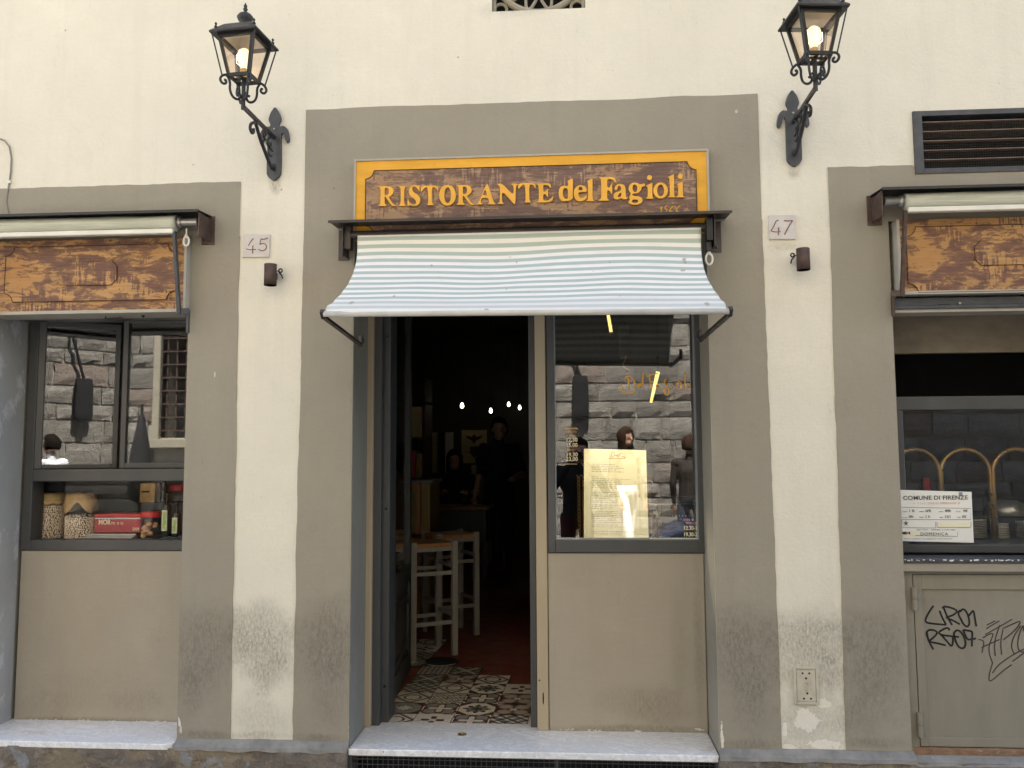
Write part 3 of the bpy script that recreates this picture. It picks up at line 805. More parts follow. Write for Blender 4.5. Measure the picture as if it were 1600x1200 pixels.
# wire vent grating under the doorstep
g = MB(); x0, x1, z0, z1 = -.984, .618, .03, .216
g.box(x0 - .012, x0, -.012, .004, z0, z1 + .006); g.box(x1, x1 + .012, -.012, .004, z0, z1 + .006); g.box(x0, x1, -.012, .004, z1, z1 + .006); g.box(x0, x1, -.012, .004, 0, z0)
g.box(-.075, -.063, -.012, .004, z0, z1)
vent_frame = g.build('vent_grating', 'frame', bld)
g = MB()
k = 0
while x0 + .0232 * k < x1:
    x = x0 + .0232 * k; g.box(x - .0013, x + .0013, -.007, -.0045, z0, z1); k += 1
z = z1 - .012
while z > z0:
    g.box(x0, x1, -.0095, -.007, z - .0013, z + .0013); z -= .0225
g.build('wire_mesh', 'iron_grey', vent_frame)
g = MB(); g.box(-.99, .628, .12, .13, 0, .222); g.build('vent_recess', 'black', vent_frame)

# ------------------------------------------------ centre opening: posts, window, panel
YI = .28
d = MB(); d.box(-1.0210, -0.9708, .272, .34, .251, 2.62); d.build('door_post', 'post', bld, .004)
d = MB(); d.box(-0.1650, -0.1110, .268, .36, .251, 2.62); d.build('door_post', 'post', bld, .004)
d = MB(); d.box(-1.002, -1.0233, .300, .40, .251, 2.62); d.box(-0.9739, -0.9323, .300, .42, .251, 2.62); d.box(-0.9417, -0.8986, .350, .50, .251, 2.62)
d.build('door_frame', 'jamb', bld, .003)
d = MB(); d.box(-0.1979, -0.1667, .312, .40, .251, 2.62); d.build('door_frame', 'frame', bld, .003)
for zz in (2.1581, 1.2887, 0.4250):
    d = MB(); d.ball((-0.9184, .348, zz), .007, 10, 6); d.build('bolt', 'iron', bld)
# threshold strip where tile meets marble
wx0, wx1 = -0.1054, 0.6599
gx0, gx1 = -0.0696, 0.6124
gz0, fz0 = 1.1454, 1.0847
gz1 = 2.50
f = MB()
f.box(wx0, gx0, .262, .33, fz0, 2.62); f.box(gx1, wx1, .262, .33, fz0, 2.62)
f.box(gx0, gx1, .262, .33, fz0, gz0); f.box(gx0, gx1, .262, .33, gz1, 2.62)
shopwin = f.build('shop_window', 'frame', bld, .003)
f = MB(); e = .006
f.box(gx0, gx0 + e, .268, .30, gz0 + e, gz1); f.box(gx1 - e, gx1, .268, .30, gz0 + e, gz1); f.box(gx0, gx1, .268, .30, gz0, gz0 + e)
f.build('glazing_bead', 'sign_side', shopwin)
f = MB(); f.box(gx0, gx1, .288, .296, gz0, gz1); f.build('glass_pane', 'glass', shopwin)
f = MB(); f.box(-0.1079, .634, .276, .34, .251, fz0 - .004); panel = f.build('infill_panel', 'infill', bld, .002)
f = MB(); f.box(wx1 + .001, .637, .285, .33, .251, 2.62); f.build('edge_filler', 'post', bld)
f = MB()
for (x, z, sx, sz) in ((-.010, .2535, .05, .006), (.10, .254, .03, .004), (.600, .262, .022, .010), (.30, .2533, .02, .003)):
    for k in range(5): f.ball((x + random.uniform(-sx, sx), .274, z + random.uniform(0, sz)), (random.uniform(.003, .009), .004, random.uniform(.002, .005)), 7, 5)
tag(f.build('plaster_crumbs', 'chip', bld), kind='stuff')
for (u0, zz) in ((-0.1360, 0.4005), (-0.1536, 0.4835)):
    f = MB(); f.ball((u0, .2675, zz), (.0035, .002, .03 if u0 > -0.1444 else .004), 8, 6); f.build('paint_chip', 'black', bld)

# gold lettering on the shop window (painted on the pane)
PEN = .2872
def pen(parent, name, strokes, w, mats, y=PEN, it=1, th=.0008):
    b = MB()
    for st in strokes: b.ribbon(chaikin(st, it + 1, .25, False) if len(st) > 2 else st, w, y, y + th)
    return b.build(name, mats, parent)
pen(shopwin, 'script_lettering', [
  [(0.2965, 1.8725), (0.293, 1.9042), (0.2907, 1.9262)],
  [(0.2797, 1.9222), (0.2813, 1.9332), (0.299, 1.935), (0.3178, 1.9204), (0.3269, 1.8983), (0.3265, 1.8763), (0.3112, 1.8545), (0.2921, 1.8492), (0.2731, 1.8549), (0.2584, 1.8716), (0.256, 1.8881), (0.2602, 1.8936)],
  [(0.3486, 1.8953), (0.3404, 1.8954), (0.3362, 1.8845), (0.3415, 1.8775), (0.3498, 1.8871), (0.3528, 1.9008)],
  [(0.3659, 1.9515), (0.3611, 1.9117), (0.3605, 1.876)],
  [(0.3983, 1.8714), (0.3976, 1.903), (0.3955, 1.936)],
  [(0.3832, 1.9307), (0.4024, 1.9414), (0.4378, 1.9479)],
  [(0.3949, 1.903), (0.4153, 1.9069)],
  [(0.434, 1.8944), (0.4271, 1.8862), (0.4309, 1.8724), (0.4391, 1.8778), (0.4367, 1.8943), (0.4418, 1.8778), (0.4499, 1.875)],
  [(0.4802, 1.9021), (0.4778, 1.9186), (0.4697, 1.9159), (0.468, 1.8995), (0.4745, 1.8884), (0.4815, 1.8993), (0.4778, 1.9186), (0.4811, 1.8829), (0.4873, 1.8554), (0.4843, 1.839), (0.4682, 1.8447), (0.4618, 1.8611), (0.4633, 1.8721), (0.477, 1.8774)],
  [(0.5018, 1.8991), (0.5013, 1.8758)],
  [(0.5343, 1.9069), (0.5246, 1.8933), (0.531, 1.8782), (0.5446, 1.8822), (0.5477, 1.8986), (0.5371, 1.9083), (0.5302, 1.9029)],
  [(0.5705, 1.9518), (0.5668, 1.9093), (0.5645, 1.8696)],
  [(0.5894, 1.8953), (0.5903, 1.8762)],
  [(0.5897, 1.9077), (0.5904, 1.9049)],
], .0062, 'gold')
def scribble(parent, name, x0, x1, z, h, mats, y=PEN, w=.0014, seed=0, step=.0055, th=.0006):
    """print too small to read in the photograph: letter-sized broken strokes"""
    rn = random.Random(seed); b = MB(); x = x0
    while x < x1 - step:
        if rn.random() < .16: x += step * .9; continue
        q = rn.random(); e = x + step * .78
        if q < .35: b.ribbon([(x, z), (x, z + h), (e, z + h * .6), (e, z)], w, y, y + th)
        elif q < .6: b.ribbon([(e, z + h * .9), (x, z + h * .8), (x, z), (e, z + h * .1)], w, y, y + th)
        elif q < .8: b.ribbon([(x, z + h), ((x + e) / 2, z), (e, z + h)], w, y, y + th)
        else: b.ribbon([((x + e) / 2, z), ((x + e) / 2, z + h)], w, y, y + th)
        x += step
    return b.build(name, mats, parent)
lx = -0.0160
for txt, v in [('12,30', 1.6173), ('15,00', 1.5923), ('19,30', 1.5456), ('23,00', 1.5238)]:
    words('hours_lettering', txt, .026, lx, PEN, v, 'gold_pale', shopwin, .0008, .95, None, 'LEFT', 1.05, .0004)
for i, (u0, u1, v) in enumerate([(-0.028, 0.047, 1.6767), (-0.0219, 0.0406, 1.6611), (-0.0128, 0.0278, 1.6392), (-0.0073, 0.0208, 1.5736)]):
    scribble(shopwin, 'small_lettering', u0, u1, v, .010, 'gold', seed=i)
for st in ([(-0.0228, 1.68), (0.0449, 1.6795)], [(-0.0215, 1.5084), (0.0377, 1.5081)]): pen(shopwin, 'hours_rule', [st], .0018, 'gold_pale', it=0)
for txt, u, v in (("12.30-15.00", 0.5435, 1.1906), ("19.30-23", 0.5428, 1.1603)):
    words('hours_lettering', txt, .027, u, PEN, v, 'gold_pale', shopwin, .0008, .80, None, 'LEFT', 1.0, .0003)
for i, (u0, u1, v) in enumerate([(0.5444, 0.5961, 1.2332), (0.5562, 0.6291, 1.218)]):
    scribble(shopwin, 'small_lettering', u0, u1, v, .011, 'ink_orange', seed=20 + i)
pen(shopwin, 'painted_mark', [[(0.6205, 1.177), (0.6358, 1.1846), (0.6368, 1.1634), (0.6185, 1.1588), (0.6205, 1.177), (0.6353, 1.1619)], [(0.6232, 1.1619), (0.6342, 1.1801)]], .0018, 'gold_pale', it=0)

# ------------------------------------------------ left opening: sliding window over a display box
YL = .262
X0, X1 = -2.7597, -1.80
tz, bz = 1.4941, 1.4331
f = MB()
f.box(X0, -2.7118, YL, .36, 1.0895, 2.56)
f.box(-2.7118, X1, YL, .36, 1.0895, 1.1401)
f.box(-2.7118, X1, YL - .004, .36, bz, tz)
f.box(-2.7118, X1, YL, .36, 2.2546, 2.56)
leftwin = f.build('sliding_window', 'frame', bld, .003)
def sash(xa, xb, ga, gb, y, za, zb, ghi):
    b = MB()
    zlo, zhi = tz + .002, 2.2579
    b.box(xa, ga, y, y + .03, zlo, zhi); b.box(gb, xb, y, y + .03, zlo, zhi)
    b.box(ga, gb, y, y + .03, zlo, za); b.box(ga, gb, y, y + .03, ghi, zhi)
    b.build('sash', 'frame', leftwin, .003)
    p = MB(); p.box(ga, gb, y + .012, y + .018, za, ghi); p.build('glass_pane', 'glass', leftwin)
gtop = 2.2414
# the left sash stands ajar, turned about its left edge into the room
hx0, hy0, ang = -2.7134, .268, R(26.0000)
sl = 0.3825
def turned(b, s0, s1, n0, n1, z0, z1):
    ca, sa = math.cos(ang), math.sin(ang); p = []
    for z in (z0, z1):
        for s, n in ((s0, n0), (s1, n0), (s1, n1), (s0, n1)): p.append((hx0 + s * ca - n * sa, hy0 + s * sa + n * ca, z))
    b.add(p, [(0,3,2,1),(4,5,6,7),(0,1,5,4),(1,2,6,5),(2,3,7,6),(3,0,4,7)])
f = MB(); st = .033; zlo, zhi = tz + .002, 2.2579
turned(f, 0, st, 0, .035, zlo, zhi); turned(f, sl - .026, sl, 0, .035, zlo, zhi); turned(f, st, sl - .026, 0, .035, zlo, zlo + .022); turned(f, st, sl - .026, 0, .035, zhi - .030, zhi)
f.build('sash', 'frame', leftwin, .003)
f = MB(); turned(f, st, sl - .026, .014, .020, zlo + .022, zhi - .030); f.build('glass_pane', 'glass', leftwin)
sash(-2.2838, -1.80, -2.2550, -1.815, .302, 1.5247, 0, gtop)
f = MB(); f.box(-2.6579, -1.80, .318, .323, 1.1346, bz); f.build('glass_pane', 'glass_soft', leftwin)
f = MB()
f.box(-2.7252, -1.80, .36, .80, 1.1346 - .02, 1.1346); f.box(-2.7252, -1.80, .79, .80, 1.1346, bz)
f.build('display_shelf', 'dark_metal', leftwin)
f = MB(); f.box(-2.30, -1.80, .60, .79, 1.1346, 1.3053); f.build('display_riser', 'dark_metal', leftwin)
f = MB(); f.box(-2.7576, -1.80, YL + .006, .34, .263, 1.0895 - .003); f.build('infill_panel', 'infill', bld, .002)
f = MB(); f.box(-2.774, -2.7547, .30, .34, .263, 2.6); f.build('jamb_gap', 'black', bld)
f = MB()
for k in range(16): f.ball((random.uniform(-2.72, -1.95), .266, .2645), (random.uniform(.004, .014), .004, random.uniform(.0015, .004)), 7, 5)
tag(f.build('plaster_crumbs', 'chip', bld), kind='stuff')
f = MB(); q = [(-1.792, 0.373), (-1.7842, 0.3625), (-1.7788, 0.3449), (-1.7795, 0.3308), (-1.7881, 0.3306), (-1.7895, 0.3518)]; f.prism(q, -.0062, -.004); f.build('paint_chip', 'chip', bld)
# window rail under the left sign: dark lintel box with catch and screw
f = MB(); f.box(-2.775, -1.80, .03, .26, 2.2466, 2.62); f.build('lintel', 'frame', bld)
f = MB(); f.bar((-2.2251, .028, 2.2162), (-2.2223, .028, 2.2348), .004, .004); f.bar((-2.2247, .026, 2.2193), (-2.1384, .026, 2.2210), .006, .006); f.build('window_catch', 'iron', bld)
f = MB(); f.ball((-2.0368, .028, 2.2286), .008, 10, 6); f.build('lintel_screw', 'iron', bld)

# ------------------------------------------------ right opening: lintel, sash window, metal door
f = MB(); f.box(1.452, 2.46, .30, .34, 2.0309, 2.62); f.build('shaded_lintel', 'shutter', bld)
f = MB(); f.box(1.452, 2.46, -.015, .10, 2.2057, 2.2433); f.box(1.452, 2.46, -.03, -.015, 2.1907, 2.2051)
f.build('shutter_rail', 'iron_grey', bld, .003)
f = MB(); f.box(1.452, 2.46, -.018, .09, 2.1768, 2.1927); f.build('rail_strip', 'sign_frame', bld)
f = MB(); f.ball((1.7398, -.017, 2.2137), .007, 10, 6); f.build('rail_screw', 'steel', bld)
f = MB(); f.box(1.6484, 1.6952, -.022, -.01, 2.2006, 2.2121); f.build('rail_catch', 'iron', bld)
f = MB()
f.box(1.452, 2.46, .142, .20, 1.1014, 1.1385)
f.box(1.452, 2.46, .142, .20, 1.7495, 1.8112)
f.box(1.452, 1.5357, .145, .20, 1.1385, 1.7495)
f.box(2.42, 2.46, .145, .20, 1.1385, 1.7495)
rightwin = f.build('kitchen_window', 'frame', bld, .003)
f = MB(); f.box(1.5357, 2.42, .165, .171, 1.1385, 1.7495); f.build('glass_pane', 'glass', rightwin)
f = MB(); f.box(1.452, 2.46, -.006, .142, 1.0926 - .02, 1.0926); f.build('metal_sill', 'iron_grey', rightwin, .003)
f = MB()
for k in range(34):
    x = 1.46 + k * .0145 + random.uniform(-.005, .005); 
    if random.random() < .75: f.ball((x, -.006, 1.0885 - random.uniform(0, .004)), (random.uniform(.002, .010), .003, random.uniform(.002, .0045)), 7, 5)
tag(f.build('flaked_paint', 'chip', bld), kind='stuff')
f = MB(); f.box(1.452, 2.46, .0, .20, 1.0377, 1.0926 - .02); f.build('sill_block', 'grey', bld)
ZT = 1.0329
f = MB()
dx0, dx1 = 1.4991, 2.45
f.box(1.452, dx0, .030, .10, .257, ZT); f.box(dx0, dx1 + .01, .034, .10, ZT - .012, ZT)
mdoor = f.build('metal_door', 'door_metal', bld, .002)
f = MB(); f.box(dx0 + .004, dx1, .040, .075, 0.2887, ZT - .014); f.build('door_leaf', 'door_metal', mdoor, .002)
f = MB()
zA, zB = 0.9564, 0.3267
xA = 1.5386
f.box(dx0 + .004, xA, .031, .0405, 0.2887, ZT - .014); f.box(xA, dx1, .031, .0405, zA, ZT - .014); f.box(xA, dx1, .031, .0405, 0.2887, zB)
f.build('door_border', 'door_metal', mdoor, .0015)
for v0, v1 in ((0.9651,0.8688),(0.4341,0.3294)):
    f = MB(); xx = dx0 + .001; mid = (v0 + v1) / 2
    f.tube([(xx, .022, v1), (xx, .022, mid - .001)], .012, 12); f.tube([(xx, .022, mid + .001), (xx, .022, v0)], .011, 12)
    f.build('hinge', 'door_metal', mdoor)
f = MB(); f.box(1.452, 2.46, .024, .10, .257, 0.2887 - .004); f.build('rusty_threshold', 'rust_pale', mdoor)
GY = .0392
def graf(lines, w, mats, name):
    b = MB(); y = GY
    for st in lines:
        st = chaikin(st, 2, .25, False) if len(st) > 2 else st
        b.ribbon(st, w, y, y + .0012); y -= .00008
    return b.build(name, mats, mdoor)
graf([
  [(1.5872, 0.8834), (1.5727, 0.8649), (1.552, 0.8303), (1.5499, 0.8152), (1.5655, 0.8075), (1.6376, 0.8026)],
  [(1.6125, 0.8629), (1.6219, 0.8331), (1.6376, 0.8026)],
  [(1.63, 0.8781), (1.643, 0.8379), (1.6629, 0.8014)],
  [(1.6256, 0.8721), (1.6302, 0.8823), (1.6549, 0.8783), (1.6793, 0.8693), (1.6879, 0.8602), (1.6713, 0.8445), (1.6383, 0.8342)],
  [(1.6383, 0.8342), (1.6657, 0.822), (1.6956, 0.8054)],
  [(1.6992, 0.8589), (1.7111, 0.8727), (1.7264, 0.8614), (1.7349, 0.834), (1.7371, 0.8066), (1.7252, 0.7928), (1.7101, 0.8064), (1.6999, 0.8292), (1.6898, 0.852), (1.6995, 0.8658)],
  [(1.7305, 0.8363), (1.7439, 0.8524), (1.7565, 0.8685), (1.7601, 0.8342), (1.7645, 0.7968)],
  [(1.5537, 0.7502), (1.5525, 0.7731), (1.5688, 0.7815), (1.589, 0.778), (1.5998, 0.7689), (1.5854, 0.7505), (1.5573, 0.7297), (1.5977, 0.7233), (1.6311, 0.7145)],
  [(1.5539, 0.7731), (1.5576, 0.7366), (1.5783, 0.6966)],
  [(1.6509, 0.7785), (1.6439, 0.7921), (1.6185, 0.7805), (1.6021, 0.7689), (1.6174, 0.7577), (1.6579, 0.7544), (1.6645, 0.7512), (1.659, 0.7047), (1.6365, 0.7328), (1.613, 0.7608)],
  [(1.6893, 0.7515), (1.669, 0.7513), (1.6676, 0.7695), (1.6841, 0.7824), (1.7015, 0.7698), (1.7156, 0.7381), (1.7143, 0.7107), (1.7002, 0.7006), (1.6827, 0.7104), (1.6728, 0.7377), (1.6672, 0.7604)],
  [(1.7088, 0.7813), (1.7312, 0.7783), (1.7472, 0.7748), (1.744, 0.7474), (1.7412, 0.711)],
  [(1.7079, 0.7813), (1.7166, 0.7563), (1.7255, 0.7381), (1.7601, 0.7453)],
], .0080, 'marker', 'graffiti_tag')
graf([
  [(1.8089, 0.8026), (1.8458, 0.8212)], [(1.8058, 0.7867), (1.8313, 0.8028), (1.8637, 0.8213)], [(1.8, 0.7616), (1.8578, 0.7939), (1.9179, 0.8286)],
  [(1.7697, 0.7408), (1.7898, 0.7378), (1.7936, 0.7251), (1.7824, 0.6833)], [(1.7889, 0.7478), (1.8365, 0.7733), (1.8284, 0.7482), (1.8133, 0.7163), (1.8123, 0.68), (1.825, 0.6416)],
  [(1.825, 0.6416), (1.8066, 0.5895), (1.8057, 0.5556), (1.8657, 0.6082), (1.9051, 0.6358)], [(1.8218, 0.5987), (1.8493, 0.6351), (1.9187, 0.682), (1.9829, 0.7134)],
  [(1.7814, 0.706), (1.8181, 0.7231), (1.8594, 0.7417)], [(1.8636, 0.8031), (1.8419, 0.7483), (1.8355, 0.7119), (1.8378, 0.6721)], [(1.8761, 0.785), (1.8624, 0.7303), (1.8649, 0.6769)],
  [(1.8763, 0.7886), (1.9122, 0.8058), (1.9497, 0.822), (1.9491, 0.8106), (1.9194, 0.774), (1.875, 0.7404)], [(1.9498, 0.8002), (1.9182, 0.7536), (1.9053, 0.7126), (1.9165, 0.682)],
  [(1.9706, 0.7722), (1.9601, 0.7834), (1.9637, 0.8084), (1.9463, 0.7765), (1.9339, 0.731), (1.9353, 0.6993), (1.9502, 0.6859), (1.9868, 0.7044), (2.0206, 0.75), (2.0187, 0.7953), (1.993, 0.8132)],
  [(1.908, 0.6493), (1.9591, 0.686), (2.0059, 0.7272)],
], .0046, 'marker_thin', 'graffiti_scrawl')

# ------------------------------------------------ vent louvre above the right awning
f = MB()
vx0, vx1, vz0, vz1 = VENT
f.box(1.580, vx0 + .008, -.010, .06, 2.812, 3.106); f.box(vx0 + .008, 2.44, -.010, .06, vz1 - .004, 3.106); f.box(vx0 + .008, 2.44, -.008, .06, 2.812, vz0 + .006)
vent = f.build('vent_grille', 'iron_grey', bld, .002)
for zc in (3.054, 3.010, 2.966, 2.922, 2.878):
    f = MB(); f.box(vx0, vx1, -.004, .014, zc - .0035, zc + .0010, Matrix.Rotation(R(-12), 3, 'X')); f.build('slat', 'slat_rust', vent)
f = MB(); x = vx0
while x < vx1: f.box(x, x + .0016, .050, .0516, vz0, vz1); x += .011
z = vz0
while z < vz1: f.box(vx0, vx1, .052, .0535, z, z + .0016); z += .011
f.build('wire_mesh', 'iron', vent)
f = MB(); f.box(vx0, vx1, .28, .29, vz0, vz1); f.build('vent_recess', 'black', vent)

# ------------------------------------------------ carved stone roundel grille at the top
rx0, rx1, rz0, rz1 = ROSE
cx, cz, rad = (rx0 + rx1) / 2, (rz0 + rz1) / 2, .212
f = MB()
f.box(rx0, rx0 + .016, .03, .10, rz0, rz1); f.box(rx1 - .016, rx1, .03, .10, rz0, rz1); f.box(rx0, rx1, .03, .10, rz0, rz0 + .010); f.box(rx0, rx1, .03, .10, rz1 - .012, rz1)
rose = f.build('stone_roundel', 'sill_stone', bld, .003)
f = MB(); f.tube([(cx + rad * math.cos(a), .05, cz + rad * math.sin(a)) for a in [2 * math.pi * k / 48 for k in range(48)]], .017, 8, closed=True); f.build('outer_ring', 'sill_stone', rose)
for k in range(12):
    a = 2 * math.pi * (k + .5) / 12
    f = MB()
    def P(r, da): return (cx + r * math.cos(a + da), .055, cz + r * math.sin(a + da))
    f.tube([P(.05, 0), P(.10, .13), P(.15, .17), P(.185, .08), P(.20, 0), P(.185, -.08), P(.15, -.17), P(.10, -.13)], .008, 6, closed=True)
    f.build('petal', 'sill_stone', rose)
f = MB(); f.lathe([(.0, -.01), (.045, -.01), (.05, .01), (.0, .02)], (cx, .055, cz), 16, 'y'); f.build('centre_boss', 'sill_stone', rose)
for sx in (-1, 1):
    for sz in (-1, 1):
        q = (cx + sx * .185, .055, cz + sz * .188)
        f = MB(); f.tube([(q[0] + .030 * math.cos(t), .055, q[2] + .028 * math.sin(t)) for t in [2 * math.pi * k / 16 for k in range(16)]], .008, 6, closed=True); f.build('corner_tracery', 'sill_stone', rose)
f = MB(); f.box(rx0, rx1, .22, .23, rz0, rz1); f.build('dark_recess', 'black', rose)

# ================================================================== SIGNS
def notched(x0, x1, z0, z1, r, n=7):
    """rectangle with concave quarter-round corners"""
    p = []
    def arc(cx, cz, a, b2):
        for k in range(n):
            t = R(a + (b2 - a) * k / (n - 1)); p.append((cx + r * math.cos(t), cz + r * math.sin(t)))
    arc(x0, z0, 90, 0); arc(x1, z0, 180, 90); arc(x1, z1, 270, 180); arc(x0, z1, 0, -90)
    return p
def cut(x0, x1, z0, z1, c):
    return [(x0 + c, z0), (x1 - c, z0), (x1 - c*.55, z0 + c*.55), (x1, z0 + c), (x1, z1 - c), (x1 - c*.55, z1 - c*.55), (x1 - c, z1), (x0 + c, z1), (x0 + c*.55, z1 - c*.55), (x0, z1 - c), (x0, z0 + c), (x0 + c*.55, z0 + c*.55)]

sx0, sx1, sz0, sz1 = -.986, .642, 2.560, 2.936
sgn = thing('restaurant_sign', 'wooden sign reading RISTORANTE del Fagioli in orange letters above the open awning', 'sign', (-.172, 0, sz0))
f = MB(); f.box(sx0, sx1, -.040, -.0045, sz0, sz1); f.build('backing_board', 'yellow', sgn)
f = MB(); t = .009
f.box(sx0 - t, sx0, -.047, -.0045, sz0, sz1 + t); f.box(sx1, sx1 + t, -.047, -.0045, sz0, sz1 + t); f.box(sx0, sx1, -.047, -.0045, sz1, sz1 + t)
f.build('frame', 'sign_frame', sgn)
px0, px1, pz1 = -0.9387, 0.5925, 2.8871
f = MB(); f.prism(notched(px0, px1, 2.585, pz1, .038), -.0455, -.0402); f.build('carved_panel', 'board_dark', sgn)
f = MB()
LP = notched(px0, px1, 2.585, pz1, .038)
f.tube([(x, -.0458, z) for x, z in LP], .0022, 5, closed=True); f.build('panel_groove', 'wood_dark', sgn)
